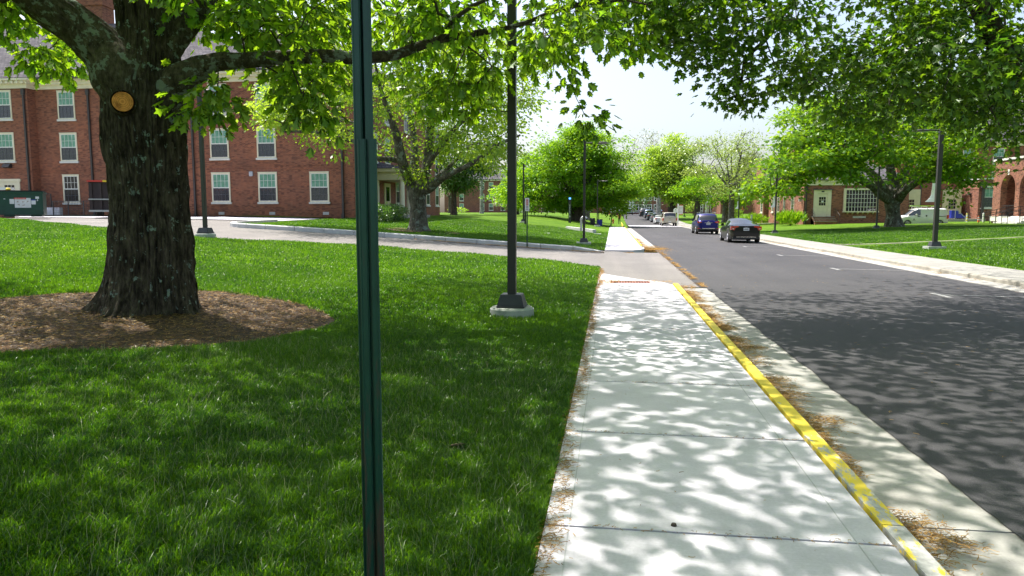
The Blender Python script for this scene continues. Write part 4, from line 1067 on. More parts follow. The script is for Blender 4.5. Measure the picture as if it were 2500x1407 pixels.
    for px, fl in ((889, (0,)), (947, (1, 2)), (993, (2,)), (1008, (1, 2)), (1044, (0, 1, 2)), (1066, (0, 1, 2))):
        for f in fl:
            p = onX(px, 450, XC); place(We, t, (XC+.002, float(p[1]), floors[f]), RZE)
    p = onX(914, 380, XC); place(We, t, (XC+.002, float(p[1]), floors[1]), RZE)
    ya = float(onX(930, 500, XC)[1])-1.0; yb = ya+6.2; pj = 2.2
    m = MB(); m.box(XC, XC+pj, ya, yb, 4.15, 4.75); m.box(XC, XC+pj+.22, ya-.22, yb+.22, 4.75, 5.0); e = m.build('porch_entablature', M_CREAM2, t)
    m = MB(); m.add([(XC, ya-.3, 5.0), (XC+pj+.3, ya-.3, 5.0), (XC+pj+.3, yb+.3, 5.0), (XC, yb+.3, 5.0), (XC, ya+.4, 5.55), (XC, yb-.4, 5.55)], [(0, 1, 4), (1, 2, 5, 4), (2, 3, 5), (0, 3, 2, 1)]); m.build('porch_roof', M_SLATE, t)
    for y in (ya+.25, yb-.25, ya+2.0, yb-2.0):
        m = MB(); m.cyl(XC+pj-.25, y, 1.6, 4.15, .2, 14, r1=.17); m.box(XC+pj-.5, XC+pj, y-.25, y+.25, 1.5, 1.62); m.build('column', M_CREAM, t)
    for y in (ya+.15, yb-.15):
        m = MB(); m.box(XC, XC+.12, y-.18, y+.18, 1.5, 4.15); m.build('pilaster', M_CREAM, t)
    y = float(onX(943, 500, XC)[1])+.2; m = MB(); m.box(XC, XC+.08, y-.75, y+.75, 1.5, 4.0); d = m.build('door', M_CREAM2, t)
    m = MB(); m.box(XC+.08, XC+.1, y-.4, y+.4, 2.6, 3.7); m.build('pane', M_GLASS, d)
    m = MB(); m.box(XC, XC+pj+.3, ya-.3, yb+.3, 1.1, 1.5); m.box(XC+pj+.3, XC+pj+.7, ya+1, yb-1, 1.0, 1.3); m.build('porch_floor', M_KERBR, t)
    y = float(onX(972, 500, XC)[1]); place(We, t, (XC+.002, y, floors[0]), RZE)
    # dormer over the east slope
    p = onX(1056, 330, XC-1.2); y = float(p[1]); m = MB(); m.box(XC-3.2, XC-1.0, y-.8, y+.8, ez+.6, ez+2.6); m.box(XC-3.4, XC-.8, y-1.0, y+1.0, ez+2.6, ez+2.8); m.build('dormer', M_CREAM, t)
    for i in range(9):
        yy = ya-1.5+i*1.0
    for i, px in enumerate((921, 934, 948, 962, 972)):
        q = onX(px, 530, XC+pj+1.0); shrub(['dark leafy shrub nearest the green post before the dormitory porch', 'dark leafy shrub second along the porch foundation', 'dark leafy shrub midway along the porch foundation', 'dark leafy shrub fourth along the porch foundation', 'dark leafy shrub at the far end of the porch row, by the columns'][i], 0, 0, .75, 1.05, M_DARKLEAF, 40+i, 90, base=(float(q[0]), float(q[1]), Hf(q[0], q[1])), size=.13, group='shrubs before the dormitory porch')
    return YF, YM, YL, XC
YF, YM, YL, XC = dormitory()

# ------------------------------------------------------------------ right chapel like hall
def hall_right():
    t = thing('brick_hall', 'single storey red brick hall with big many paned window and cream door', 'building', (0, 0, 0))
    c = onY(1960, 545, 86.); XW = float(c[0]); YS = 86.; XE = float(onY(2218, 500, YS)[0]); ez = 5.15; gz = .2
    Yg0 = float(onX(1877, 500, XW)[1]); YN = Yg0+9
    Yj = float(onX(1925, 400, XW)[1])
    m = MB(); m.box(XW, XE, YS, YS+14, gz, ez); m.box(XW+.02, XE-3, YS+14, Yg0, gz, ez-.3)
    m.box(XW-.6, XE-4, Yg0+.6, YN, gz, ez-.2)
    # parapet gables facing west
    gm0 = Yj-.35; m.prism([(YS+.0, ez), (YS+14, ez), (YS+7.4, ez+4.6), (YS+6.6, ez+4.6)], XW, XW+.5, 'x')
    m.prism([(Yg0+.6, ez-.2), (YN, ez-.2), (Yg0+5.3, ez+3.6), (Yg0+4.6, ez+3.6)], XW-.6, XW-.1, 'x')
    m.build('wall', M_BRICK2, t)
    m = MB(); m.box(XW+.55, XE+.25, YS-.22, YS+14.2, ez-.0, ez+.2); m.box(XW-.02, XE+.12, YS-.12, YS+.05, ez-.34, ez-.001); m.build('cornice', M_CREAM, t)
    m = MB(); hip_roof(m, XW+.6, XE, YS, YS+14, ez+.32, 4.3, .3, 'x', True, False); hip_roof(m, XW-.0, XE-4, Yg0+.6, YN, ez+.0, 3.5, .1, 'x', True, False); hip_roof(m, XW+.1, XE-3.1, YS+13, Yg0+1, ez-.1, 2.8, .1, 'y', True, True); m.build('roof', M_SLATE, t)
    # bay window
    x0 = float(onY(2058, 500, YS)[0]); x1 = float(onY(2143, 500, YS)[0]); z0 = HC+(522-516)/F*84; z1 = HC+(522-463)/F*84
    xm = (x0+x1)/2; w = x1-x0
    m = MB(); m.box(x0, x0+.24, YS-.3, YS, z0, z1); m.box(x1-.24, x1, YS-.3, YS, z0, z1); m.box(x0+.24, x1-.24, YS-.3, YS, z1-.2, z1); m.box(x0-.05, x1+.05, YS-.36, YS, z0-.14, z0)
    for i in range(6): xx = x0+.5+i*(w-1)/5; m.prism([(YS, z0-.14), (YS-.3, z0-.14), (YS-.3, z0-.2), (YS, z0-.34)], xx-.06, xx+.06, 'x')
    f = m.build('window', M_CREAM, t); f['label'] = 'large projecting window of many small panes'
    m = MB(); n = 10
    for i in range(1, n): xx = x0+.24+(w-.48)*i/n; m.box(xx-.018, xx+.018, YS-.24, YS-.19, z0, z1-.2)
    for j in range(1, 5): zz = z0+(z1-.2-z0)*j/5; m.box(x0+.24, x1-.24, YS-.235, YS-.192, zz-.018, zz+.018)
    m.build('sash', M_SASH, f); m = MB(); m.box(x0+.24, x1-.24, YS-.19, YS-.02, z0, z1-.2); m.build('pane', M_GLASS, f)
    # door case
    xd = float(onY(2007, 500, YS)[0]); zb = 1.28
    m = MB(); m.box(xd-.95, xd-.55, YS-.12, YS, zb, zb+2.6); m.box(xd+.55, xd+.95, YS-.12, YS, zb, zb+2.6); m.box(xd-.95, xd+.95, YS-.12, YS, zb+2.6, zb+3.0); m.box(xd-.54, xd+.54, YS-.05, YS, zb, zb+2.59); d = m.build('door', M_CREAM, t)
    m = MB(); m.box(xd-1.05, xd+1.05, YS-.25, YS, zb+3.0, zb+3.1); m.build('door_hood', M_SLATE, d)
    m = MB()
    for i in range(3):
        for j in range(3): m.box(xd-.36+.25*i, xd-.36+.25*i+.21, YS-.062, YS-.05, zb+1.25+.33*j, zb+1.25+.33*j+.29)
    m.build('pane', M_GLASS, d); m = MB(); m.box(xd-.1, xd+.12, YS-.07, YS-.062, zb+1.6, zb+1.78); m.build('notice', M_WHITE, d)
    m = MB(); m.box(xd-.14, xd+.16, YS-.14, YS-.12, zb+2.75, zb+2.9); m.build('number_plate', M_DARK, d)
    m = MB(); g = .55
    for k in range(4): m.box(xd-1.2, xd+1.2, YS-.9-.3*k, YS-.001-.001*k-(.87+.3*(k-1) if k else 0), zb-.07-.17*k, zb-.02-.17*k)
    m.build('step', M_KERBR, t)
    m = MB()
    for k in range(4): m.box(xd-1.17, xd+1.17, YS-.84-.3*k, YS-.002-.001*k, g-.3, zb-.071-.17*k)
    m.build('step_base', M_BRICK, t)
    for sx in (-1.2, 1.2):
        m = MB(); m.tube([(xd+sx, YS-.9, zb), (xd+sx, YS-.9, zb+.9)], .02, 6); m.tube([(xd+sx, YS-.05, zb+.9), (xd+sx, YS-.9, zb+.9), (xd+sx*1.15, YS-2.0, g+.85)], .02, 6); m.tube([(xd+sx*1.15, YS-2.0, g-.1), (xd+sx*1.15, YS-2.0, g+.85)], .02, 6)
        for k in range(8): yy = YS-.1-.25*k; zz = zb if yy > YS-.9 else zb-(YS-.9-yy)*.6; m.tube([(xd+sx, yy, zz-.1), (xd+sx, yy, min(zb+.9, zz+.88))], .01, 4)
        m.build('handrail', M_DARK, t)
    # downpipe, wall light, vent grille
    X = float(onY(1967, 500, YS)[0]); m = MB(); m.box(X-.08, X+.08, YS-.18, YS-.02, .4, ez-.4); m.box(X-.16, X+.16, YS-.24, YS-.02, ez-.9, ez-.55); m.build('downpipe', M_PIPE, t)
    m = MB(); m.box(XW-.35, XW, YS+.6, YS+1.0, 3.0, 3.3); m.build('wall_light', M_GALV, t)
    m = MB(); X = float(onY(2098, 526, YS)[0]); m.box(X-.7, X+.7, YS-.03, YS, 1.1, 1.32); m.build('foundation_vent', M_GALV, t)
    # west windows
    for px, w_, a, b in ((1935.5, 1.5, 474, 519), (1915, 1.0, 479, 520), (1900.5, 1.2, 481, 521), (1887, 1.1, 483, 521), (1860, 1.5, 488, 522)):
        Xp = XW if px > 1878 else XW-.6
        p = onX(px, 500, Xp); D_ = (p-CP).dot(FH); z0 = HC+(522-b)/F*D_+.15; z1 = HC+(522-a)/F*D_
        wd = make_window(w_, z1-z0, 2, 5, 'case'); place(wd, t, (Xp-.002, float(p[1]), z0), RZW)
    # rear east wing wall behind the van
    xa = XE; xb = float(onY(2336, 500, 96)[0])
    m = MB(); m.box(xa-.5, xb, 96, 104, gz, 6.2); m.build('wall', M_BRICK, t)
    for px in (2221, 2322):
        X = float(onY(px, 500, 96)[0]); m = MB(); m.box(X-1.1, X+1.1, 95.75, 96, .4, 4.6); d = m.build('door', M_CREAM2, t)
        m = MB()
        for i in range(3):
            for j in range(3): m.box(X-.4+.28*i, X-.4+.28*i+.24, 95.73, 95.75, 2.2+.4*j, 2.2+.4*j+.34)
        m.build('pane', M_GLASS, d)
    for px in (2245, 2290):
        X = float(onY(px, 500, 96)[0]); m = MB(); m.box(X-.08, X+.08, 95.8, 95.97, .4, 6); m.build('downpipe', M_PIPE, t)
    return XW, YS, XE
XW, YS, XE = hall_right()

def tall_right():
    t = thing('dormitory', 'tall brick block with cream cornice and grey slate roof rising behind the right oak', 'building', (0, 0, 0))
    Y = 108.; x0 = float(onY(2190, 400, Y)[0]); x1 = float(onY(2700, 400, Y)[0]); Dm = (onY(2400, 400, Y)-CP).dot(FH); ez = HC+(522-352)/F*Dm
    m = MB(); m.box(x0, x1, Y, Y+14, .2, ez); m.build('wall', M_BRICK, t)
    m = MB(); m.box(x0-.2, x1, Y-.2, Y+14.2, ez-.5, ez-.1); m.box(x0-.5, x1, Y-.5, Y+14.5, ez-.1, ez+.15); m.build('cornice', M_CREAM, t)
    m = MB(); hip_roof(m, x0, x1+10, Y, Y+14, ez+.3, 6.5, .6); m.build('roof', M_SLATE, t)
    Wt = make_window(1.5, 2.2)
    for px in (2363, 2437, 2250, 2520):
        for z in (ez-3.0, ez-6.2): place(Wt, t, (float(onY(px, 400, Y)[0]), Y-.002, z))
    X = float(onY(2479, 400, Y)[0]); m = MB(); m.box(X-.1, X+.1, Y-.2, Y-.02, 4, ez-.5); m.build('downpipe', M_PIPE, t)
tall_right()
def flat_block():
    t = thing('annex', 'flat roofed orange lit brick annex with white coping beside the arcade', 'building', (0, 0, 0))
    c = P(2385, 540, 86); X, Y = float(c[0]), float(c[1]); X2 = X+9; Yb = float(onX(2331, 500, X)[1])
    zt_ = HC+(522-440)/F*86
    m = MB(); m.box(X, X2, Y, Yb, .2, zt_); m.box(X-.03, X2, Y-.03, Yb, zt_-1.15, zt_-1.05); m.build('wall', M_BRICK2, t)
    m = MB(); m.box(X-.1, X2, Y-.1, Yb, zt_, zt_+.16); m.build('coping', M_SILL, t)
    D_ = (onX(2338, 500, X)-CP).dot(FH)
    wd = make_window(1.6, 2.1, 3, 2); place(wd, t, (X-.002, float(onX(2338, 500, X)[1]), HC+(522-510)/F*D_), RZW)
    wd = make_window(1.7, 2.6, 4, 2); place(wd, t, (float(onY(2413, 500, Y)[0]), Y-.002, HC+(522-508)/F*85))
    m = MB(); Yl = float(onX(2368, 500, X)[1]); m.prism([(X, 0), (X-.45, -.18), (X, -.26)], Yl-.25, Yl+.25, 'y'); o = m.build('wall_light', M_DARK, t, loc=(0, 0, 4.1))
    Xp = float(onY(2397, 500, Y)[0]); m = MB(); m.box(Xp-.13, Xp+.13, Y-.26, Y-.02, .3, zt_-.4); m.box(Xp-.28, Xp+.28, Y-.4, Y-.02, zt_-1.0, zt_-.4); m.build('downpipe', M_PIPE, t)
    # dock: raised slab with railings and carts
    q = P(2335, 540, 84)
    m = MB(); m.box(q[0]-1.6, X-.2, q[1]+.1, q[1]+3.2, .2, .98); tag(m.build('loading_dock', M_KERBR), 'low concrete loading dock between the van and the annex wall', 'loading dock')
    for i, (px, w, h, lab) in enumerate(((2329, .75, 1.0, 'tall blue rolling cart on the loading dock'), (2341, .55, .62, 'middle blue cart of the three on the dock'), (2350, .8, .38, 'low blue tub at the right end of the dock'))):
        q = P(px, 520, 85.2); m = MB(); m.box(-w/2, w/2, -.3, .3, .08, h, 0, -.03); cart = m.build('utility_cart', M_BLUE, None, (float(q[0]), float(q[1]), .98), bevel=.03); tag(cart, lab, 'cart')
        m = MB()
        for a in (-1, 1):
            for b in (-1, 1): m.cyl(a*w*.38, b*.22, .0, .09, .05, 8)
        m.build('caster', M_RUBBER, cart)
    q = P(2352, 530, 83.6); m = MB(); m.tube([(q[0]-.9, q[1], 2.2), (q[0]+.2, q[1], 1.15), (q[0]+.2, q[1], .4)], .035, 6); m.tube([(q[0]-.9, q[1], 2.2), (q[0]-.9, q[1], .95)], .035, 6); tag(m.build('handrail', M_GALV), 'white sloping pipe handrail at the dock steps', 'handrail')
    m = MB(); y0 = float(onX(2358, 500, X)[1]); y1 = float(onX(2374, 500, X)[1]); m.tube([(X-.12, y0, 2.1), (X-.12, y1, 1.15)], .04, 6); tag(m.build('handrail', M_PIPE), 'dark sloping rail fixed to the annex wall', 'handrail')
flat_block()

def arcade():
    t = thing('arcade', 'brick entrance arcade with tall round arches and black railed steps at the right edge', 'building', (0, 0, 0))
    c = P(2424, 545, 73); X, Y1 = float(c[0]), float(c[1]); zt_ = HC+(522-397)/F*73; fz = HC-6/F*72
    # west wall with arched openings
    aw = 1.5
    y_a = [float(onX(px, 500, X)[1]) for px in (2441, 2476)]; w = y_a[0]-y_a[1]; pitch = w+ (float(onX(2476, 500, X)[1])-float(onX(2487, 500, X)[1]))
    ops = [(y_a[1]-pitch*k, y_a[0]-pitch*k) for k in range(3)]
    zs = HC+(522-430)/F*72-w/2
    m = MB(); Y0 = ops[-1][0]-1.2; th = .55
    n = 12
    for xx, flip in ((X, 0), (X+th, 1)):
        edges = [Y1]
        cur = Y1
        for a, b in ops:
            m.add([(xx, cur, fz), (xx, b, fz), (xx, b, zs), (xx, cur, zs)], [(0, 1, 2, 3)])
            m.add([(xx, cur, zs), (xx, b, zs), (xx, b, zt_), (xx, cur, zt_)], [(0, 1, 2, 3)])
            r = (b-a)/2; ym = (a+b)/2
            for k in range(n):
                a0, a1 = math.pi*k/n, math.pi*(k+1)/n
                p0 = (ym+r*math.cos(a0), zs+r*math.sin(a0)); p1 = (ym+r*math.cos(a1), zs+r*math.sin(a1))
                m.add([(xx, p0[0], p0[1]), (xx, p1[0], p1[1]), (xx, p1[0], zt_), (xx, p0[0], zt_)], [(0, 1, 2, 3)])
                if not flip: m.add([(X, p0[0], p0[1]), (X, p1[0], p1[1]), (X+th, p1[0], p1[1]), (X+th, p0[0], p0[1])], [(0, 1, 2, 3)])
            if not flip:
                for yy in (a, b): m.add([(X, yy, fz), (X+th, yy, fz), (X+th, yy, zs), (X, yy, zs)], [(0, 1, 2, 3)])
            cur = a
        m.add([(xx, cur, fz), (xx, Y0, fz), (xx, Y0, zt_), (xx, cur, zt_)], [(0, 1, 2, 3)])
    m.box(X, X+5, Y1, Y1+.4, .2, zt_); m.box(X, X+5, Y0-.3, Y0, .2, zt_); m.box(X+4.6, X+5, Y0, Y1, .2, zt_); m.box(X+.02, X+4.6, Y0, Y1, zt_-.4, zt_-.02)
    m.box(X+.001, X+.5, Y0, Y1, .0, fz-.5); m.box(X-.03, X, Y0, Y1+.4, zt_-1.1, zt_-1.0)
    m.build('wall', M_BRICK2, t)
    m = MB(); m.box(X-.12, X+4.6, Y0, Y1+.5, fz-.5, fz); m.build('floor_slab', M_SILL, t)
    m = MB(); m.box(X-.1, X+5.1, Y0-.4, Y1+.5, zt_, zt_+.2); m.build('coping', M_SILL, t)
    for a, b in ops:
        ym = (a+b)/2; m = MB(); m.prism([(ym-.1, zs+w/2-.02), (ym+.1, zs+w/2-.02), (ym+.16, zs+w/2+.5), (ym-.16, zs+w/2+.5)], X-.05, X, 'x'); m.build('keystone', M_SILL, t)
        m = MB(); n = 16; r = w/2
        for k in range(n):
            a0, a1 = math.pi*k/n, math.pi*(k+1)/n; R2 = r+.22
            m.add([(X-.015, ym+r*math.cos(a0), zs+r*math.sin(a0)), (X-.015, ym+R2*math.cos(a0), zs+R2*math.sin(a0)), (X-.015, ym+R2*math.cos(a1), zs+R2*math.sin(a1)), (X-.015, ym+r*math.cos(a1), zs+r*math.sin(a1))], [(0, 1, 2, 3)])
        m.build('brick_arch', M_SOLD, t)
    wd = make_window(1.5, 1.9); place(wd, t, (X+2.6, Y1-.002, fz+1.6))
    # steps and railings towards the lawn
    ys0, ys1 = ops[1][0]-.2, ops[0][0]+.6; m = MB(); k = 6
    for i in range(k): m.box(X-.12-.34*(i+1), X-.12-.34*i, ys0, ys1, 0, fz-.14*(i+.2)-.1)
    m.build('step', M_SILL, t)
    for yy in (ys1+.0, (ys0+ys1)/2, ys0):
        m = MB(); a = (X-.2, yy, fz); b = (X-2.3, yy, .75)
        for h in (.95, .55): m.tube([(X-.0, yy, fz+h), (a[0], yy, a[2]+h), (b[0], yy, b[2]+h), (b[0]-.5, yy, b[2]+h)], .03, 6)
        for f in (0, .5, 1): m.tube([(a[0]+(b[0]-a[0])*f, yy, a[2]+(b[2]-a[2])*f-.3), (a[0]+(b[0]-a[0])*f, yy, a[2]+(b[2]-a[2])*f+.95)], .03, 6)
        m.tube([(b[0]-.5, yy, .4), (b[0]-.5, yy, b[2]+.95)], .03, 6); m.build('railing', M_DARK, t)
    for a, b in ops[:1]:
        m = MB(); m.tube([(X+.2, a, fz+1.05), (X+.2, b, fz+1.05)], .025, 6)
        for q in np.linspace(a+.05, b-.05, 14): m.tube([(X+.2, q, fz), (X+.2, q, fz+1.05)], .012, 4)
        m.build('railing', M_DARK, t)
arcade()

# ------------------------------------------------------------------ far buildings
def far_building(name, label, Y, px0, px1, eave_py, roof_py, floors, wins, z0=1.4, depth=14, brick=M_BRICKF, ww=1.4, wh=2.1, roof=True, D=None):
    t = thing(name, label, 'building', (0, 0, 0)); x0 = float(onY(px0, 480, Y)[0]); x1 = float(onY(px1, 480, Y)[0])
    Dm = (onY((px0+px1)/2, 480, Y)-CP).dot(FH); ez = HC+(522-eave_py)/F*Dm
    m = MB(); m.box(x0, x1, Y, Y+depth, z0-.8, ez); m.build('wall', brick, t)
    m = MB(); m.box(x0-.3, x1+.3, Y-.3, Y+depth+.3, ez, ez+.3); m.build('cornice', M_CREAM, t)
    if roof:
        m = MB(); hip_roof(m, x0, x1, Y, Y+depth, ez+.45, (eave_py-roof_py)/F*Dm, .4); m.build('roof', M_SLATE, t)
    wd = make_window(ww, wh)
    for px in wins:
        for fp in floors: place(wd, t, (float(onY(px, 500, Y)[0]), Y-.002, HC+(522-fp)/F*Dm))
    return t, x0, x1, ez
far_building('dormitory', 'far brick dormitory with steep slate roof beyond the sycamore', 217., 1085, 1262, 443, 405, (514, 491, 463), (1103, 1127, 1177, 1199, 1228), 1.5)
t, x0, x1, ez = far_building('brick_hall', 'far low brick hall with cream door glimpsed past the no entry style sign', 214., 1263, 1338, 470, 440, (), (), 1.5)
X = float(onY(1276, 500, 214)[0]); m = MB(); m.box(X-1.4, X+1.4, 213.6, 214, 1.5, 5.6); d = m.build('door', M_CREAM, t); m = MB(); m.box(X-.1, X+.5, 213.55, 213.6, 3.4, 4.8); m.build('pane', M_GLASS, d)
m = MB(); m.box(X-2.2, X+1.9, 212, 213.6, .6, 1.7); m.build('step', M_SILL, t)
W5 = make_window(2.2, 2.6, 4, 2, 'case'); 
for px in (1331,): place(W5, t, (float(onY(px, 500, 214)[0]), 213.998, 1.9))
far_building('brick_hall', 'far orange brick hall in the gap right of the dense round tree', 222., 1342, 1470, 490, 478, (516,), (1375, 1440), 1.6)
def street_end():
    t = thing('modern_hall', 'brick and white pilastered hall with wide windows closing the end of the street', 'building', (0, 0, 0)); Y = 214.
    xo = lambda px: float(onY(px, 500, Y)[0]); Dm = (onY(1540, 500, Y)-CP).dot(FH); zo = lambda py: HC+(522-py)/F*Dm
    x0, x1 = xo(1478), xo(1765); m = MB(); m.box(x0, x1, Y, Y+16, .4, zo(455)); m.build('wall', M_BRICKF, t)
    m = MB(); m.box(x0-.3, x1+.3, Y-.3, Y+16, zo(455), zo(451)); m.build('coping', M_WHITE, t)
    for a, b in ((1507, 1514), (1535, 1541.5), (1542.5, 1549), (1570, 1577), (1722, 1731)):
        m = MB(); m.box(xo(a), xo(b), Y-.5, Y, zo(520), zo(458)); m.build('pilaster', M_WHITE, t)
    for a, b in ((1491, 1506), (1516, 1534), (1551, 1568), (1578, 1592), (1596, 1610), (1704, 1717), (1734, 1748)):
        for top, bot in ((499.5, 519), (478, 491.5)):
            xa, xb, z1, z0 = xo(a), xo(b), zo(top), zo(bot); c = .22
            m = MB(); m.box(xa, xa+c, Y-.12, Y, z0, z1); m.box(xb-c, xb, Y-.12, Y, z0, z1); m.box(xa+c, xb-c, Y-.12, Y, z1-c, z1); m.box(xa+c, xb-c, Y-.12, Y, z0, z0+c)
            xm = (xa+xb)/2; m.box(xm-.1, xm+.1, Y-.11, Y, z0+c, z1-c); 
            for f in ((.22, .6) if bot > 500 else (.5,)): zz = z0+(z1-z0)*f; m.box(xa+c, xb-c, Y-.10, Y-.001, zz-.08, zz+.08)
            f = m.build('window', M_WHITE, t); m = MB(); m.box(xa+c, xb-c, Y-.05, Y-.01, z0+c, z1-c); m.build('pane', M_GLASS, f)
    m = MB(); m.box(xo(1721), xo(1724), Y-1.6, Y-.2, zo(520), zo(497)); m.box(xo(1721), xo(1731), Y-1.7, Y-.1, zo(497), zo(495)); m.build('portal', M_WHITE, t)
street_end()
far_building('brick_hall', 'shaded brick hall with recessed entrance behind the red clad walker', 168., 1760, 1862, 470, 425, (508,), (1846,), 1.0, brick=M_BRICKF)
far_building('brick_hall', 'large slate roofed hall rising behind the right street trees', 185., 1790, 1960, 440, 385, (480,), (1850,), 1.0, depth=22)

# ------------------------------------------------------------------ vehicles
def paint(name, col, metallic=.3, rough=.28):
    t = NT(name); t.bsdf(col, rough, None, Metallic=metallic, **{'Coat Weight': .3, 'Coat Roughness': .04, 'Specular IOR Level': .25}); return t.m
M_LAMPRED = mat_glass('tail_lamp_red', (.50, .015, .01), .12); M_LAMPCLEAR = mat_glass('lamp_clear', (.55, .55, .55), .1); M_PLATE = plain('plate_white', (.62, .64, .66), .5)
M_RIM = plain('alloy_rim', (.50, .50, .52), .3, .05, 3, 0, .8); M_CHROME = plain('chrome', (.7, .7, .72), .15, .02, 3, 0, 1.)
M_UNDER = plain('underbody', (.012, .012, .013), .8); M_TRIM = plain('black_trim', (.02, .02, .022), .5)
def wheel(parent, x, y, r, w, side):
    m = MB(); prof = [(r*.62, -w/2), (r*.93, -w/2), (r, -w*.36), (r, w*.36), (r*.93, w/2), (r*.62, w/2)]
    n = 22; vs = [(z, rr*math.cos(2*math.pi*j/n), rr*math.sin(2*math.pi*j/n)) for rr, z in prof for j in range(n)]
    m.add(vs, [(i*n+j, i*n+(j+1) % n, (i+1)*n+(j+1) % n, (i+1)*n+j) for i in range(5) for j in range(n)]+[tuple(range(n)), tuple(range(5*n, 6*n))], 0, False)
    wo = m.build('wheel', M_RUBBER, parent, (x, y, r))
    m = MB(); xo = side*(w/2+.004)
    m.add([(xo-side*.03, r*.60*math.cos(2*math.pi*j/n), r*.60*math.sin(2*math.pi*j/n)) for j in range(n)], [tuple(range(n))], 1)
    for k in range(5):
        a = 2*math.pi*k/5
        for d in (-.13, .13):
            p = [(xo, r*.1*math.cos(a), r*.1*math.sin(a)), (xo, r*.6*math.cos(a+d), r*.6*math.sin(a+d))]; m.tube(p, [.03, .022], 4, 0, False)
    m.tube([(xo, r*.60*math.cos(2*math.pi*j/n), r*.60*math.sin(2*math.pi*j/n)) for j in range(n+1)], .018, 4, 0, False); m.tube([(xo-.02, 0, 0), (xo+side*.01, 0, 0)], .05, 8)
    m.build('rim', [M_RIM, M_UNDER], wo)
def vehicle(name, label, cat, loc, rzv, L, Wd, Hh, belt, roof, wf, wr, rw, pm, group=None, kind='sedan', glass_side=(.3, .75), rear_glass=(.1, .3), wind=(.62, .78), tumble=.74, zb=.2, lower=None, detail=2):
    """belt/roof: lists of (t, z) with t from rear 0 to front 1; wf/wr wheel centres (t)"""
    t = thing(name, label, cat, loc, rzv, group)
    ys = sorted(set([round(v, 4) for v in list(np.linspace(0, 1, 45))+[q for c in (wf, wr) for q in np.linspace(c-(rw*1.18)/L, c+(rw*1.18)/L, 11)]+list(glass_side)+list(rear_glass)+list(wind)]))
    bt = np.array(belt); rf = np.array(roof)
    sm = lambda a, v: float(np.interp(v, a[:, 0], a[:, 1]))
    rows = []; G = MB(); n = 9
    for s in ys:
        y = -L/2+s*L; e = min(s, 1-s)*L; wscale = 1-.17*math.exp(-(e/.22)**1.2)-.03*math.exp(-e/.8)
        w = Wd/2*wscale; b = sm(bt, s); r = max(b+.004, sm(rf, s)); k = min(1, (r-b)/.30)
        wt = w*tumble; z0 = zb+.16*math.exp(-(e/.18)**1.2); za = z0
        for c in (wf, wr):
            dy = (s-c)*L
            if abs(dy) < rw*1.14: za = max(za, rw+math.sqrt(max(0, (rw*1.14)**2-dy*dy)))
        za = min(za, b-.12); zm = za+(b-za)*.5
        top6 = (w*.80+(wt-w*.80)*k, b+.012+(r-b-.10-.012)*k if k > .05 else b+.012); top7 = (w*.5+(wt*.86-w*.5)*k, r-.018*k+.006*(1-k)+(b+.02-r)*(0))
        pts = [(0, z0), (w*.82, z0), (w*.97, za), (w, zm), (w*.985, b-.09), (w*.93, b), (top6[0], top6[1]), top7, (0, r+.02*k)]
        rows.append([(px_, y, pz) for px_, pz in pts])
    body = MB(); parts = {'rear_window': MB(), 'windshield': MB(), 'side_window': MB(), 'windowR': MB()}
    low = MB()
    for sx in (1, -1):
        for i in range(len(ys)-1):
            sc_ = (ys[i]+ys[i+1])/2
            for j in range(8):
                q = [rows[i][j], rows[i][j+1], rows[i+1][j+1], rows[i+1][j]]; q = [(a*sx, b, c) for a, b, c in q]
                if sx < 0: q = q[::-1]
                tgt = body; rz_ = (rows[i][8][2]-rows[i][5][2]+rows[i+1][8][2]-rows[i+1][5][2])/2
                if j == 5 and glass_side[0] <= sc_ <= glass_side[1] and rz_ > .12: tgt = parts['side_window'] if sx > 0 else parts['windowR']
                elif j in (6, 7) and rear_glass[0] <= sc_ <= rear_glass[1]: tgt = parts['rear_window']
                elif j in (6, 7) and wind[0] <= sc_ <= wind[1]: tgt = parts['windshield']
                elif j == 0 or (lower and j in (1, 2) and rows[i][2][2] < lower): tgt = low
                tgt.add(q, [(0, 1, 2, 3)], 0, True)
    for i in (0, len(ys)-1):
        r_ = rows[i]; f = [tuple(p) for p in r_]+[(-a, b, c) for a, b, c in r_[::-1][1:-1]]
        body.add(f, [tuple(range(len(f))) if i == 0 else tuple(range(len(f)))[::-1]])
    import bmesh
    def weld(o):
        bm = bmesh.new(); bm.from_mesh(o.data); bmesh.ops.remove_doubles(bm, verts=bm.verts, dist=.0008); bmesh.ops.recalc_face_normals(bm, faces=bm.faces); bm.to_mesh(o.data); bm.free(); o.data.set_sharp_from_angle(angle=R(38)); return o
    weld(body.build('body', pm, t))
    if low.v: low.build('underbody', M_UNDER if not lower else M_TRIM, t)
    for k_, nm in (('rear_window', 'rear_window'), ('windshield', 'windshield'), ('side_window', 'side_window'), ('windowR', 'side_window')):
        if parts[k_].v: weld(parts[k_].build(nm, M_CARGLASS, t))
    m = MB(); m.box(-Wd/2+.24, Wd/2-.24, -L/2+.25, L/2-.3, zb-.02, zb+.25); m.build('chassis', M_UNDER, t)
    for s in (wf, wr):
        for sx in (1, -1): wheel(t, sx*(Wd/2-.11), -L/2+s*L, rw, .21, sx)
    for sx in (1, -1):
        m = MB(); ym = -L/2+(wind[0]-.02)*L-.1; zmz = sm(bt, wind[0])+.1; m.box(sx*(Wd/2-.02) if sx > 0 else -Wd/2-.16, Wd/2+.16 if sx > 0 else -Wd/2+.02, ym-.05, ym+.1, zmz-.08, zmz+.08); m.build('wing_mirror', pm, t, bevel=.03)
    return t, rows
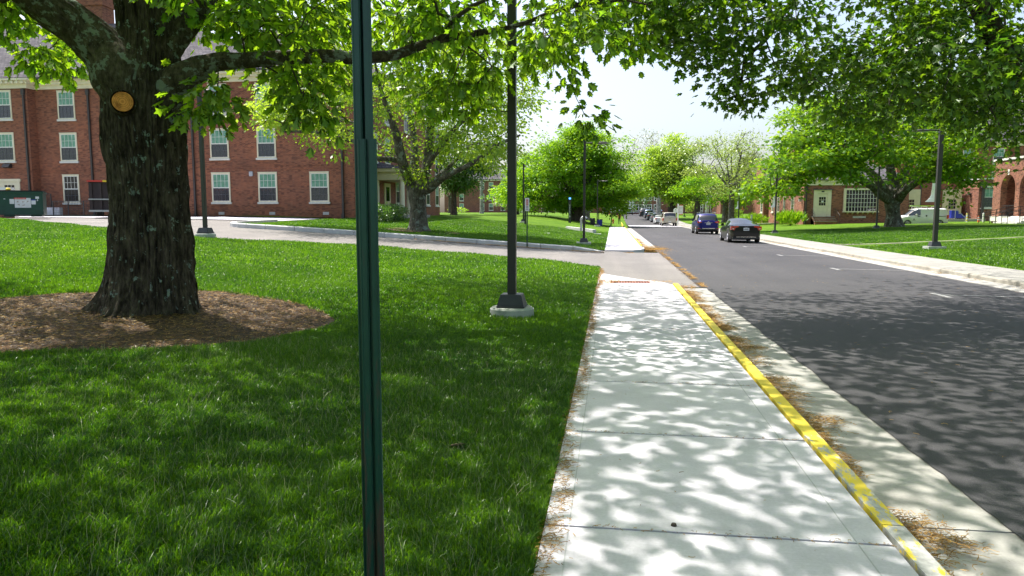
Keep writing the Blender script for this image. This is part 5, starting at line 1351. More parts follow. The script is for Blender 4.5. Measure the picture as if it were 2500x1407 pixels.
def rear_kit(t, L, Wd, lights, plate=(0, .95), bumper=None, badge=None, bars=()):
    yb = -L/2
    for sx in (1, -1):
        m = MB()
        for poly, d, mi in lights:
            pp = [(sx*a, z) for a, z in poly]; m.prism(pp, yb-d, yb+.30, 'y', mi)
        m.build('tail_light', [M_LAMPRED, M_LAMPCLEAR], t, bevel=.012)
    m = MB(); x, z = plate; m.box(x-.155, x+.155, yb-.035, yb-.0, z-.08, z+.08); p = m.build('license_plate', M_PLATE, t)
    m = MB()
    for k in range(6): m.box(x-.115+.04*k, x-.092+.04*k, yb-.038, yb-.0345, z-.035, z+.03)
    m.build('plate_characters', M_TRIM, p)
    if bumper:
        m = MB(); m.box(-Wd*.42, Wd*.42, yb-.03, yb+.15, bumper[0], bumper[1]); m.build('bumper', bumper[2], t, bevel=.02)
    for (x0, x1, z0, z1, mt) in bars:
        m = MB(); m.box(x0, x1, yb-.045, yb+.02, z0, z1); m.build('trim', mt, t)
    if badge:
        m = MB(); z, kind = badge
        if kind == 'h':
            for s in (-1, 1): m.tube([(s*.055, yb-.03, z+.05), (s*.035, yb-.03, z-.05)], .010, 4)
            m.tube([(-.045, yb-.03, z), (.045, yb-.03, z)], .010, 4)
        else:
            m.tube([(.06*math.cos(a), yb-.03, z+.06*math.sin(a)) for a in np.linspace(0, 6.28, 17)], .010, 4); m.box(-.09, .09, yb-.04, yb-.025, z-.014, z+.014)
        m.build('badge', M_CHROME, t)
P_BLACK = paint('black_car_paint', (.004, .004, .006), 0., .3); P_BLUE = paint('violet_blue_car_paint', (.012, .011, .13), .3); P_TAN = paint('champagne_paint', (.42, .39, .33), .4)
P_WHITE = paint('white_car_paint', (.72, .72, .73), 0); P_GREY = paint('grey_car_paint', (.16, .18, .22), .5); P_DGREY = paint('dark_grey_paint', (.04, .045, .055), .5); P_SILVER = paint('silver_blue_paint', (.45, .50, .60), .5); P_DBLUE = paint('dark_blue_paint', (.02, .06, .12), .4)
SED = dict(belt=[(0, .98), (.03, 1.02), (.14, 1.06), (.28, .98), (.65, .93), (.78, .92), (.95, .74), (1, .58)], roof=[(0, .9), (.12, 1.06), (.2, 1.18), (.33, 1.36), (.45, 1.415), (.56, 1.40), (.64, 1.24), (.76, .93), (1, .5)], wf=.80, wr=.20, rw=.325, glass_side=(.2, .70), rear_glass=(.135, .34), wind=(.575, .755))
SUVD = dict(belt=[(0, 1.02), (.04, 1.10), (.3, 1.08), (.7, 1.04), (.8, 1.03), (.95, .88), (1, .65)], roof=[(0, 1.05), (.02, 1.18), (.07, 1.5), (.12, 1.66), (.3, 1.71), (.5, 1.71), (.6, 1.62), (.74, 1.05), (1, .5)], wf=.80, wr=.19, rw=.36, glass_side=(.09, .70), rear_glass=(.015, .085), wind=(.58, .735), tumble=.78)
def on_road(x, y): return -.113+rz(y)+.035*math.sin((x-2.17)/6.75*math.pi)
def sedan(label, x, y, pm, group=None, s=1., rzv=0, name='parked_car'):
    t, rows = vehicle(name, label, 'car', (x, y+2.3, on_road(x, y)), rzv, 4.62*s, 1.80, 1.43, pm=pm, group=group, **SED)
    rear_kit(t, 4.62*s, 1.8, [([(.86, .96), (.44, .99), (.40, .93), (.60, .88), (.66, .74), (.84, .76)], .025, 0), ([(.80, .86), (.66, .86), (.69, .79), (.80, .80)], .035, 1)], (0, .80), (.22, .34, M_TRIM), (.90, 'h'), bars=[(-.55, .55, .345, .365, M_CHROME)])
    return t
def suv(label, x, y, pm, group=None, name='parked_car'):
    t, rows = vehicle(name, label, 'suv', (x, y+2.3, on_road(x, y)), 0, 4.65, 1.84, 1.72, pm=pm, group=group, lower=.5, **SUVD)
    rear_kit(t, 4.65, 1.84, [([(.88, 1.10), (.55, 1.04), (.50, .98), (.62, .94), (.86, .92)], .03, 0), ([(.78, .97), (.62, .97), (.64, .93), (.78, .92)], .04, 1), ([(.86, .50), (.62, .50), (.64, .45), (.84, .44)], .03, 0)], (0, .86), (.34, .48, M_TRIM), (1.0, 'n'), bars=[(-.34, .34, .945, .965, M_CHROME), (-.5, .5, .47, .51, M_CHROME)])
    for sx in (-.62, .62):
        m = MB(); m.tube([(sx, -1.7, 1.73), (sx, -1.5, 1.80), (sx, .3, 1.80), (sx, .5, 1.73)], .022, 6); m.build('roof_rail', M_CHROME, t)
    return t
sedan('glossy black sedan with red angular tail lights, nearest car in the parked row', 7.62, 42.6, P_BLACK)
suv('violet blue compact SUV parked just ahead of the black sedan', 7.78, 60.4, P_BLUE)
def pickup():
    x, y = 7.55, 97.5
    t, rows = vehicle('pickup_truck', 'champagne pickup truck with matching bed cap, parked beyond the blue SUV', 'pickup', (x, y+2.9, on_road(x, y)), 0, 5.8, 2.0, 1.9, pm=P_TAN,
        belt=[(0, 1.20), (.3, 1.20), (.7, 1.17), (.85, 1.16), (.97, 1.0), (1, .8)], roof=[(0, 1.24), (.012, 1.7), (.04, 1.84), (.2, 1.86), (.38, 1.87), (.5, 1.88), (.6, 1.8), (.70, 1.2), (1, .6)], wf=.82, wr=.2, rw=.40, glass_side=(.06, .66), rear_glass=(.004, .030), wind=(.57, .695), tumble=.84, zb=.42)
    rear_kit(t, 5.8, 2.0, [([(.97, 1.12), (.84, 1.12), (.84, .78), (.97, .78)], .02, 0)], (0, .60), (.50, .68, P_TAN), None, bars=[(-.10, .10, 1.02, 1.08, M_CHROME)])
pickup()
G_ROW = 'cars parked in line beyond the pickup'
sedan('white small sedan directly beyond the champagne pickup', 7.35, 113, P_WHITE, G_ROW)
sedan('dark grey sedan second beyond the champagne pickup', 7.25, 122.5, P_GREY, G_ROW)
sedan('black sedan third beyond the champagne pickup', 7.1, 131.5, P_DGREY, G_ROW)
suv('dark blue SUV fourth beyond the champagne pickup', 7.0, 140.5, P_DBLUE, G_ROW)
suv('black SUV at the far end of the parked row', 6.4, 150, P_DGREY, G_ROW)
suv('silver SUV facing away at the very end of the street', 4.2, 184, P_SILVER)
q = W(1611, 190); sedan('dark blue car half hidden behind the parked row near the tree trunk', q[0], q[1], P_DBLUE, name='parked_car')
def van():
    px0, D = 2240, 74; x, y = W(2247, D)
    z = .33
    t, rows = vehicle('utility_van', 'white utility van with ladders on its roof rack and small black door emblem', 'van', (x, y, z), math.pi/2, 4.75, 1.75, 1.85, pm=P_WHITE,
        belt=[(0, 1.05), (.3, 1.08), (.7, 1.08), (.8, 1.05), (.95, .88), (1, .6)], roof=[(0, 1.3), (.012, 1.6), (.05, 1.80), (.3, 1.84), (.6, 1.82), (.70, 1.66), (.86, 1.07), (1, .5)], wf=.82, wr=.17, rw=.32, glass_side=(.565, .80), rear_glass=(.013, .035), wind=(.69, .85), tumble=.88, zb=.2)
    for sx in (-1, 1):
        m = MB(); m.box(sx*.80-.06, sx*.80+.06, -2.40, -2.2, .75, 1.12); m.build('tail_light', M_LAMPRED, t)
        m = MB(); m.box(sx*.72-.1, sx*.72+.1, 2.1, 2.3, .72, .84); m.build('headlight', plain('amber_lamp', (.8, .35, .08)) , t)
    m = MB()
    for s in (-1.3, -.3, .6):
        m.box(-.74, .74, s-.03, s+.03, 1.97, 2.01)
        for sx in (-.72, .72): m.box(sx-.02, sx+.02, s-.03, s+.03, 1.8, 1.97)
    m.build('roof_rack', M_GALV, t)
    for x0, mt, y0, y1, lab in ((-.45, plain('lime_ladder', (.45, .75, .06)), -1.7, 1.15, 'yellow green ladder lying on the white van roof rack'), (.15, plain('orange_ladder', (.45, .12, .06)), -1.9, .5, 'reddish orange ladder lying on the white van roof rack')):
        m = MB()
        for e in (0, .34): m.box(x0+e, x0+e+.04, y0, y1, 2.015, 2.10)
        for k in range(int((y1-y0)/.3)): m.tube([(x0+.04, y0+.15+.3*k, 2.06), (x0+.34, y0+.15+.3*k, 2.06)], .015, 5)
        o = m.build('ladder', mt, None, (x, y, z)); o.rotation_euler = (0, 0, math.pi/2); tag(o, lab, 'ladder')
    m = MB(); m.cyl(.0, .9, 2.0, 2.14, .13, 12); m.build('beacon', M_WHITE, t)
    # side trim on the visible flank (local +x faces -y world after rotation... both flanks)
    for sx in (-1, 1):
        m = MB(); X = sx*.872; a, b = sorted((X-sx*.02, X+sx*.012)); m.box(a, b, -2.1, -1.2, .98, 1.03); m.box(a, b, -.3, -.18, .98, 1.12); m.box(a, b, .35, .6, .95, 1.02); m.build('door_handle', M_TRIM, t)
        m = MB(); m.box(a, b, .88, 1.0, .66, .76); m.box(a, b, .8, 1.08, .57, .60); m.build('emblem', M_TRIM, t)
van()

# ------------------------------------------------------------------ street furniture
def lamp(label, x, y, z, h=5.2, pole=.062, arm=1., base='disc', armdir=(1, 0), group='lamp posts along the campus street', banner=False):
    t = thing('street_lamp', label, 'lamp post', (x, y, z), 0, group)
    m = MB()
    if base == 'disc': m.cyl(0, 0, -.3, .10, .34, 32); m.cyl(0, 0, .10, .125, .325, 32, r1=.31); zb = .125
    elif base == 'square': m.box(-.36, .36, -.32, .32, -.2, .10); zb = .10
    else: m.cyl(0, 0, -.2, .05, .34, 20); zb = .05
    m.build('footing', M_BASE, t)
    m = MB(); m.box(-.215, .215, -.215, .215, zb, zb+.035); m.box(-.205, .205, -.205, .205, zb+.035, zb+.20, 0, .045); m.build('base_cover', M_POLEB, t, bevel=.008)
    m = MB(); m.box(-pole, pole, -pole, pole, zb+.19, h-.02); m.build('pole', M_POLE, t, bevel=.007)
    m = MB(); dx_, dy_ = armdir; 
    m.tube([(0, 0, h-.12), (dx_*.5*arm, dy_*.5*arm, h-.10)], .035, 8); m.box(-pole-.004, pole+.004, -pole-.004, pole+.004, h-.2, h); m.build('arm', M_POLE, t)
    m = MB(); c = Vector((dx_*.82*arm, dy_*.82*arm, h-.11)); n = 20; prof = [(0.02, .055), (.6, .045), (.9, .0), (.95, -.02), (.85, -.045), (.02, -.06)]
    vs = []
    for r_, zz in prof:
        for j in range(n):
            a = 2*math.pi*j/n; u, v = .40*arm*r_*math.cos(a), .17*r_*math.sin(a); vs.append((c.x+dx_*u-dy_*v, c.y+dy_*u+dx_*v, c.z+zz))
    m.add(vs, [(i*n+j, i*n+(j+1) % n, (i+1)*n+(j+1) % n, (i+1)*n+j) for i in range(5) for j in range(n)], 0, True); hd = m.build('lamp_head', M_POLE, t)
    m = MB(); m.box(c.x-.18, c.x+.18, c.y-.08, c.y+.08, c.z-.068, c.z-.05); m.build('lens', M_GALV, hd)
    return t
x, y = W(1250, 10.9, 775); lamp('close bronze lamp post on round concrete footing in the shaded lawn', x, y, Hf(x, y)+.02, 6.0, .064)
for px, D, base, d, lab in ((500, 25.0, 'disc', (0, 1), 'lamp post half hidden in oak leaves at the near edge of the driveway'), (1426, 36.5, 'square', (1, 0), 'lamp post by the corner of the driveway kerb, head towards the street'), (1278, 64, 'disc', (0, 1), 'lamp post behind the small no entry style sign on the left lawn'), (1458, 81, 'disc', (1, 0), 'lamp post between the black and blue bins'), (1461.5, 116, 'flat', (0, 1), 'slim far lamp post just right of the one at the bins'),
                              (2287, 31.0, 'square', (-1, 0), 'big lamp post with banner beside the right sidewalk'), (2141, 61, 'flat', (1, 0), 'lamp post in front of the trunk of the broad right oak'), (1893, 57.5, 'flat', (-1, 0), 'lamp post with small banner right of the black sedan'), (1803, 87, 'flat', (-1, 0), 'lamp post above the roof of the black sedan'), (1738, 120, 'flat', (-1, 0), 'lamp post behind the blue SUV'), (1671, 141, 'flat', (-1, 0), 'lamp post just right of the wayfinding sign'), (1632, 165, 'flat', (-1, 0), 'small lamp post in front of the bright maple trunk')):
    x, y, z = at(px, D)
    if px == 2287: x, y = W(2281, 31.2, 610); z = Hf(x, y)
    lamp(lab, x, y, z+.02, base=base, armdir=d, pole=.062 if px != 2287 else .085, arm=1. if px != 500 else .8)
def banner(label, px, D, z0, z1, side=-1, pole=.07):
    x, y = W(px, D); z = Hf(x, y); m = MB(); n = 8; vs = []
    for i in range(n+1):
        f = i/n; w = .13+.24*max(0, (.35-f)/.35)**1.5; zz = z+z0+(z1-z0)*f; c = .05*math.sin(f*5)
        for q, dy in ((pole, 0), (pole+w, c)):
            for th in (-.004, .004): vs.append((x+side*q, y+dy+th, zz))
    fs = []
    for i in range(n): b = 4*i; fs += [(b, b+2, b+6, b+4), (b+1, b+5, b+7, b+3), (b+2, b+3, b+7, b+6), (b, b+4, b+5, b+1)]
    m.add(vs, fs); tag(m.build('banner', M_WHITE), label, 'banner')
banner('white curling banner strapped to the big right lamp post', 2284, 31, 2.05, 2.85, -1, .088)
banner('white narrow banner on the lamp post right of the black sedan', 1893, 57.5, 2.1, 3.0, -1)
banner('white narrow banner on the lamp post above the sedan roof', 1803, 87, 2.1, 3.0, -1)

# close U channel post
def upost():
    D = 2.62; x, y = W(898, D, 703); z = Hf(x, y)
    t = thing('sign_post', 'dark green steel U channel sign post close to the camera, doubled lower down', 'sign post', (x, y, z-.0), R(4))
    nt = NT('green_enamel'); co = nt.coord(); n = nt.noise(22, 6, nt_s := scaled(nt, co, (1, 1, .12)), .7); sx = nt.n('ShaderNodeSeparateXYZ', {'Vector': co})
    base = nt.ramp((nt.noise(5, 5, co), 'Fac'), [(.3, (.006, .045, .030)), (.7, (.010, .068, .045))])
    rz_ = nt.n('ShaderNodeMapRange', {'Value': (sx, 'Z'), 'From Min': 1.1, 'From Max': .2, 'To Min': 0., 'To Max': .17}); ad = nt.n('ShaderNodeMath', {0: (n, 'Fac'), 1: (rz_, 'Result')}, operation='ADD')
    k = nt.ramp((ad, 'Value'), [(.60, (0, 0, 0)), (.68, (1, 1, 1))]); mm = nt.mix((k, 'Color'), (base, 'Color'), (.06, .045, .035)); nt.bsdf((mm, 2), .38, nt.bump((n, 'Fac'), .15, .003))
    def chan(m, cx, cy, w, z0, z1, dep=.032):
        th = .0035; wing = w*.36; g = w/2-wing
        # profile (x,y): left wing, wall, web, wall, right wing ; y negative towards camera
        pr = [(-w/2, 0), (-g, 0), (-g*.72, dep), (g*.72, dep), (g, 0), (w/2, 0)]
        out = [(a, b-th) for a, b in pr]; 
        poly = [(cx+a, cy+b) for a, b in pr]+[(cx+a, cy+b-th) for a, b in pr[::-1]]
        for i in range(5):
            a, b = pr[i], pr[i+1]; dx_, dy_ = b[0]-a[0], b[1]-a[1]; Ln = math.hypot(dx_, dy_); nx, ny = dy_/Ln*th, -dx_/Ln*th
            m.prism([(cx+a[0], cy+a[1]), (cx+b[0], cy+b[1]), (cx+b[0]+nx, cy+b[1]+ny), (cx+a[0]+nx, cy+a[1]+ny)], z0, z1)
        for s in (-1, 1): m.tube([(cx+s*w/2, cy-.002, z0), (cx+s*w/2, cy-.002, z1)], .0042, 6)
    m = MB(); chan(m, -.006, .012, .064, -.4, 3.4); m.build('rear_post', nt.m, t, sharp=30)
    m = MB(); chan(m, .010, -.004, .062, -.4, 1.86); m.build('front_post', nt.m, t, sharp=30)
    m = MB()
    for z_ in (.35, 1.75): m.cyl(.010, -.0, 0, .0, .001, 3); m.tube([(.010, .028, z_), (.010, .010, z_)], .008, 6)
    m.build('bolt', M_GALV, t)
upost()
def pole_sign():
    x, y, z = at(1287, 32.0); t = thing('prohibition_sign', 'small white sign with stacked red ring symbols on a green post by the driveway kerb', 'sign', (x, y, z))
    m = MB(); m.box(-.028, .028, -.01, .02, -.1, 2.05); m.build('post', plain('green_post', (.012, .045, .03), .5), t)
    m = MB(); m.box(-.095, .095, -.022, -.012, 1.5, 2.08); pl = m.build('sign_plate', M_PLATE, t, bevel=.004)
    m = MB()
    for zz in (1.985, 1.89, 1.795): m.tube([(.045*math.cos(a), -.026, zz+.045*math.sin(a)) for a in np.linspace(0, 2*math.pi, 17)], .0075, 5); m.tube([(-.03, -.026, zz+.03), (.03, -.026, zz-.03)], .006, 4)
    m.build('red_rings', M_RED, pl)
    m = MB()
    for zz in (1.985, 1.89, 1.795): m.box(-.02, .022, -.0245, -.0221, zz-.012, zz+.012); 
    for k, (zz, w) in enumerate(((1.71, .05), (1.675, .045), (1.64, .055), (1.595, .04), (1.56, .06))): m.box(-w, w, -.0245, -.0221, zz-.008, zz+.008)
    m.build('lettering', M_TRIM, pl)
    x, y, z = at(1282.5, 60); m = MB(); m.box(-.07, .07, -.07, .07, -.1, 2.2); tag(m.build('signal_post', M_DARK, None, (x, y, z)), 'short black post beside the lamp behind the prohibition sign', 'post')
pole_sign()
def text_mesh(body, size, mat, parent, loc, rot, name='lettering', ext=.002):
    cu = bpy.data.curves.new(name, 'FONT'); cu.body = body; cu.size = size; cu.align_x = 'CENTER'; cu.align_y = 'CENTER'; cu.extrude = ext
    tmp = bpy.data.objects.new('tmp', cu); COL.objects.link(tmp); dg = bpy.context.evaluated_depsgraph_get(); me = bpy.data.meshes.new_from_object(tmp.evaluated_get(dg)); bpy.data.objects.remove(tmp)
    me.materials.clear(); me.materials.append(mat); o = bpy.data.objects.new(name, me); COL.objects.link(o); o.parent = parent; o.location = loc; o.rotation_euler = rot; return o
def phone():
    x, y, z = at(1391, 80); t = thing('emergency_phone', 'tall black emergency call pillar with a blue light on top, before the dense round tree', 'call pillar', (x, y, z))
    m = MB(); m.box(-.15, .15, -.12, .12, -.1, 2.6); m.build('pillar', M_DARK, t, bevel=.02)
    nt = NT('blue_beacon'); b = nt.bsdf((.05, .2, 1.), .3); b.inputs['Emission Color'].default_value = (.1, .35, 1, 1); b.inputs['Emission Strength'].default_value = 1.6
    m = MB(); m.cyl(0, 0, 2.6, 2.78, .11, 14); m.build('beacon', nt.m, t); m = MB(); m.cyl(0, 0, 2.78, 2.84, .17, 14); m.build('cap', M_DARK, t)
    for i, ch in enumerate('EMERGENCY'): text_mesh(ch, .17, M_WHITE, t, (0, -.122, 2.0-.13*i), (math.pi/2, 0, 0))
    m = MB(); m.box(-.07, .07, -.135, -.12, .62, .8); m.build('speaker_panel', M_GALV, t)
phone()
def vent():
    x, y, z = at(1419, 58); m = MB(); m.tube([(0, 0, -.1), (0, 0, .95), (.03, 0, 1.08), (.12, 0, 1.16), (.24, 0, 1.17), (.36, 0, 1.12), (.46, 0, 1.02)], [.085]*5+[.09, .10], 12)
    t = thing('vent_pipe', 'pale curved steel vent pipe standing in the lawn behind the corner lamp post', 'vent pipe', (x, y, z)); m.build('pipe', M_GALV, t)
    m = MB(); m.tube([(.42, 0, 1.05), (.5, 0, .97)], [.12, .12], 12); m.build('hood', M_POLEB, t)
    # low retaining wall end and lids
    a = at(1385, 61); b = at(1452, 56); m = MB(); d = Vector((b[0]-a[0], b[1]-a[1])); L = d.length; m.box(0, L, -.15, .15, -.3, .22); o = m.build('retaining_wall', M_GRANITE, None, (a[0], a[1], a[2]-.02), bevel=.01); o.rotation_euler = (0, math.asin((a[2]-b[2]-.1)/L), math.atan2(d.y, d.x)); tag(o, 'low pale wall top emerging from the lawn behind the corner lamp post', 'wall')
    x, y, z = at(1458, 54); m = MB(); m.box(-.3, .3, -.25, .25, -.1, .06); tag(m.build('concrete_block', M_GRANITE, None, (x, y, z)), 'small square concrete lid in the lawn beside the sidewalk', 'lid')
    x, y, z = at(1331, 47); m = MB(); m.box(-.3, .3, -.3, .3, -.1, .035); tag(m.build('concrete_block', M_WALK, None, (x, y, z)), 'pale concrete lid in the middle of the sunlit left lawn', 'lid')
vent()
def bin_(label, px, D, mat):
    x, y, z = at(px, D); t = thing('waste_bin', label, 'bin', (x, y, z)); m = MB(); m.box(-.27, .27, -.27, .27, 0, .72, 0, -.03)
    for k in range(5): m.box(-.24+.11*k, -.19+.11*k, -.305, -.27, .05, .68)
    m.build('body', mat, t, bevel=.02); m = MB(); m.box(-.32, .32, -.32, .32, .72, .80); m.build('lid', M_DARK, t, bevel=.02)
    m = MB(); m.box(-.1, -.02, -.33, -.32, .7, .77); m.build('label_plate', M_WHITE, t)
bin_('black square bin left of the lamp post on the lawn', 1447, 87, M_DARK); bin_('blue ribbed recycling bin right of the lamp post on the lawn', 1465, 87, M_BLUE)
def hydrant(label, px, D):
    x, y, z = at(px, D); t = thing('fire_hydrant', label, 'hydrant', (x, y, z)); m = MB()
    m.lathe([(.0, 0), (.17, 0), (.17, .05), (.11, .07), (.11, .48), (.15, .5), (.15, .54), (.12, .58), (.08, .68), (.03, .72), (.03, .78), (0, .78)], 14); m.build('barrel', M_RED, t)
    m = MB(); m.tube([(-.2, 0, .40), (.2, 0, .40)], .055, 8); m.tube([(0, 0, .4), (0, -.2, .4)], .07, 8); m.build('outlet', M_RED, t)
hydrant('red fire hydrant on the grass just left of the pedestrian', 1497, 112); hydrant('small distant red fire hydrant further up the left kerb', 1488, 165)
def wayfind():
    x, y, z = at(1655, 103); t = thing('wayfinding_sign', 'tall white post with a white panel banded red top and bottom, beside the pickup', 'sign', (x, y, z))
    m = MB(); m.box(-.1, .1, -.08, .08, -.1, 3.0); m.build('post', M_WHITE, t, bevel=.02)
    m = MB(); m.box(.16, .68, -.03, .03, 1.55, 2.75); p = m.build('panel', M_WHITE, t); m = MB(); m.box(.155, .685, -.04, .035, 2.75, 2.86); m.box(.155, .685, -.04, .035, 1.46, 1.55); m.build('red_band', M_RED, p)
    m = MB()
    for k in range(5): m.box(.22, .60-.05*(k % 2), -.034, -.0301, 2.5-.2*k, 2.55-.2*k)
    m.build('lettering', M_PLATE if 0 else plain('grey_ink', (.25, .28, .33)), p)
    m = MB(); m.box(.1, .16, -.02, .02, 2.6, 2.66); m.box(.1, .16, -.02, .02, 1.6, 1.66); m.build('bracket', M_WHITE, t)
    x, y, z = at(1649, 120); t = thing('notice_sign', 'white house shaped sign with peaked top left of the wayfinding post', 'sign', (x, y, z))
    m = MB(); m.prism([(-.35, 1.5), (.35, 1.5), (.35, 2.05), (.2, 2.2), (0, 2.3), (-.2, 2.2), (-.35, 2.05)], -.03, .03, 'y'); pl = m.build('sign_plate', M_WHITE, t)
    m = MB(); m.prism([(-.06, 1.95), (.06, 1.95), (0, 2.1)], -.034, -.0301, 'y'); m.build('emblem', M_DARK, pl)
    m = MB(); m.box(-.03, .03, -.02, .02, -.1, 1.5); m.build('post', M_WHITE, t)
    x, y, z = at(1834.5, 92); t = thing('parking_sign', 'narrow white sign with blue lettering on a thin post behind the black sedan roof', 'sign', (x, y, z))
    m = MB(); m.box(-.11, .11, -.012, .012, .62, 1.3); pl = m.build('sign_plate', M_WHITE, t); m = MB(); m.box(-.04, .04, -.016, -.0121, 1.12, 1.2); m.box(-.05, .05, -.016, -.0121, .8, .85); m.build('lettering', M_BLUE, pl)
    m = MB(); m.box(-.02, .02, -.0, .02, -.1, .62); m.build('post', M_GALV, t)
wayfind()
for px, D, lab in ((2312, 79, 'white bollard with yellow bands next to the van tail'), (2360, 79, 'white bollard with yellow bands at the right of the loading dock')):
    q = P(px, 541, D); t = thing('bollard', lab, 'bollard', (q[0], q[1], .4), 0, 'yellow banded bollards'); m = MB(); m.cyl(0, 0, 0, 1.28, .085, 12); m.build('post', M_WHITE, t)
    m = MB()
    for z0 in (0.1, .42, .74, 1.1): m.cyl(0, 0, z0, z0+.14, .088, 12)
    m.build('band', M_YELLOW, t)
q = P(2400, 541, 79); m = MB(); m.cyl(0, 0, 0, 1.2, .09, 12); m.cyl(0, 0, 1.2, 1.25, .09, 12, r1=.03); tag(m.build('bollard', M_WHITE, None, (q[0], q[1], .45)), 'plain white bollard between the traffic cone and the arcade', 'bollard')
q = P(2389, 541, 79); t = thing('traffic_cone', 'orange traffic cone with two white collars by the annex corner', 'cone', (q[0], q[1], .45)); m = MB(); m.box(-.2, .2, -.2, .2, 0, .04); m.cyl(0, 0, .04, .95, .14, 14, r1=.05); m.build('body', M_ORANGE, t)
m = MB(); m.cyl(0, 0, .45, .57, .101, 14, r1=.09); m.cyl(0, 0, .68, .8, .079, 14, r1=.067); m.build('collar', M_WHITE, t)
# dumpster, container, fences, low wall
def dumpster():
    x, y, z = at(40, 39.2); y -= .3
    g = plain('dumpster_green', (.006, .050, .034), .42, .2, 4); t = thing('dumpster', 'dark green metal recycling dumpster with white stickers on its side', 'dumpster', (x, y, z), R(36))
    L = 3.1; m = MB(); m.prism([(-L/2-.3, .1), (L/2, .1), (L/2, 1.32), (-L/2-.3, 1.32)], -.9, .9, 'y'); m.box(-L/2-.35, L/2+.05, -.95, .95, 1.24, 1.34)
    for a in (-1.2, .0, 1.2): m.box(a-.25, a+.25, -.8, .8, 0, .1)
    m.build('body', g, t, bevel=.015)
    m = MB(); m.box(-1.55, -.95, -1.1, -.9, .75, .98, 0, .03); m.build('fork_pocket', g, t)
    m = MB(); m.box(-L/2-.3, -.05, -.93, .93, 1.345, 1.39); m.box(.0, L/2, -.93, .93, 1.345, 1.40); m.build('lid', M_RUBBER, t, bevel=.02)
    m = MB(); m.lathe([(0.0, .12), (.08, .11), (.12, .05), (.12, 0), (0, 0)], 12, (-.0, -.6, 1.42)); m.build('yellow_cap', M_YELLOW, t)
    def stick(x0, x1, z0, z1, mat, d=0): m = MB(); m.box(x0, x1, -.906-d, -.9-d, z0, z1); return m.build('sticker', mat, t)
    s = stick(.28, 1.0, .48, 1.0, M_PLATE); s['label'] = 'big white sticker headed with a red band'
    m = MB(); m.box(.26, .80, -.912, -.906, .93, 1.01); m.build('red_header', M_RED, s); text_mesh('RECYCLE THESE', .062, M_WHITE, s, (.53, -.9135, .968), (math.pi/2, 0, 0))
    m = MB(); rs = np.random.default_rng(2)
    for px_, pz in ((.42, .8), (.64, .79), (.86, .8), (.45, .62), (.66, .62)):
        for k in range(5): a, b = px_+rs.uniform(-.06, .04), pz+rs.uniform(-.04, .03); m.box(a, a+.035, -.909, -.9061, b, b+.025)
    m.build('pictograms', plain('sticker_ink', (.28, .2, .14)), s)
    stick(.06, .26, .68, .94, M_PLATE); b = stick(1.02, 1.22, .66, .92, M_PLATE); m = MB(); m.box(1.02, 1.22, -.912, -.906, .87, .92); m.build('blue_header', M_BLUE, b)
    stick(1.22, 1.38, .96, 1.08, M_PLATE); stick(-.2, -.12, .92, .96, M_PLATE); stick(-.52, -.4, .95, 1.05, M_PLATE)
    text_mesh('4', .16, M_WHITE, t, (1.30, -.905, .88), (math.pi/2, 0, 0), 'number')
    # roll off container
    x, y, z = at(290, 44.5); t = thing('rolloff_container', 'rusty dark brown ribbed roll off container half hidden behind the oak trunk', 'container', (x, y, z), R(22)); br = plain('container_brown', (.035, .022, .022), .6, .3, 3)
    m = MB(); m.box(-1.0, 1.3, -2, 2, .35, 2.0)
    for k in range(5): m.box(-.95+.5*k, -.8+.5*k, -2.1, -2, .35, 1.95)
    m.build('body', br, t); m = MB(); m.box(-1.05, 1.35, -2.12, 2.05, 2.0, 2.1); m.build('top_rail', M_RED, t); m = MB(); m.box(-.2, 1.3, -2.14, -2.12, 2.0, 2.1); m.build('yellow_reflector', M_YELLOW, t)
    m = MB(); m.box(-1.0, 1.3, -2.15, -1.95, .95, 1.02); m.box(-1.0, 1.3, -2.2, -1.9, .25, .36); m.build('hinge_rail', M_GALV, t)
    for s in (-.6, .9):
        m = MB(); m.tube([(s-.1, -1.6, .17), (s+.2, -1.6, .17)], .17, 12); m.build('wheel', M_RUBBER, t)
    def fence(label, p0, p1, z, h, npost, mesh=True):
        t = thing('mesh_fence', label, 'fence', (p0[0], p0[1], z), math.atan2(p1[1]-p0[1], p1[0]-p0[0])); L = math.hypot(p1[0]-p0[0], p1[1]-p0[1])
        for i in range(npost+1): m = MB(); xx = L*i/npost; m.box(xx-.03, xx+.03, -.03, .03, 0, h); m.build('post', M_DARK, t)
        m = MB(); m.box(0, L, -.02, .02, h-.04, h); m.box(0, L, -.02, .02, .1, .14)
        for k in range(int(L/.12)): m.box(.12*k, .12*k+.012, -.006, .006, .14, h-.04)
        for k in range(int(h/.14)): m.box(0, L, -.0055, .0055, .18+.14*k, .19+.14*k)
        m.build('mesh_panel', M_DARK, t)
    yf = YM-3.1; a = onY(131, 525, yf); b = onY(243, 525, yf); fence('black mesh fence in front of the recessed dormitory bay', a, b, 1.35, 1.15, 3)
    yf2 = YM-1.6; a = onY(20, 480, yf2); b = onY(124, 480, yf2); fence('higher black mesh railing behind the dumpster', a, b, 2.05, 1.0, 4)
    a = onY(-20, 520, yf2); b = onY(150, 520, yf2); m = MB(); m.box(a[0], b[0], yf2-.15, yf2+.15, 1.0, 2.05); m.box(float(onY(125, 520, yf)[0]), float(onY(250, 520, yf)[0]), yf-.15, yf+.15, .9, 1.35); tag(m.build('retaining_wall', M_WALK), 'pale concrete ramp wall carrying the black mesh fences', 'wall')
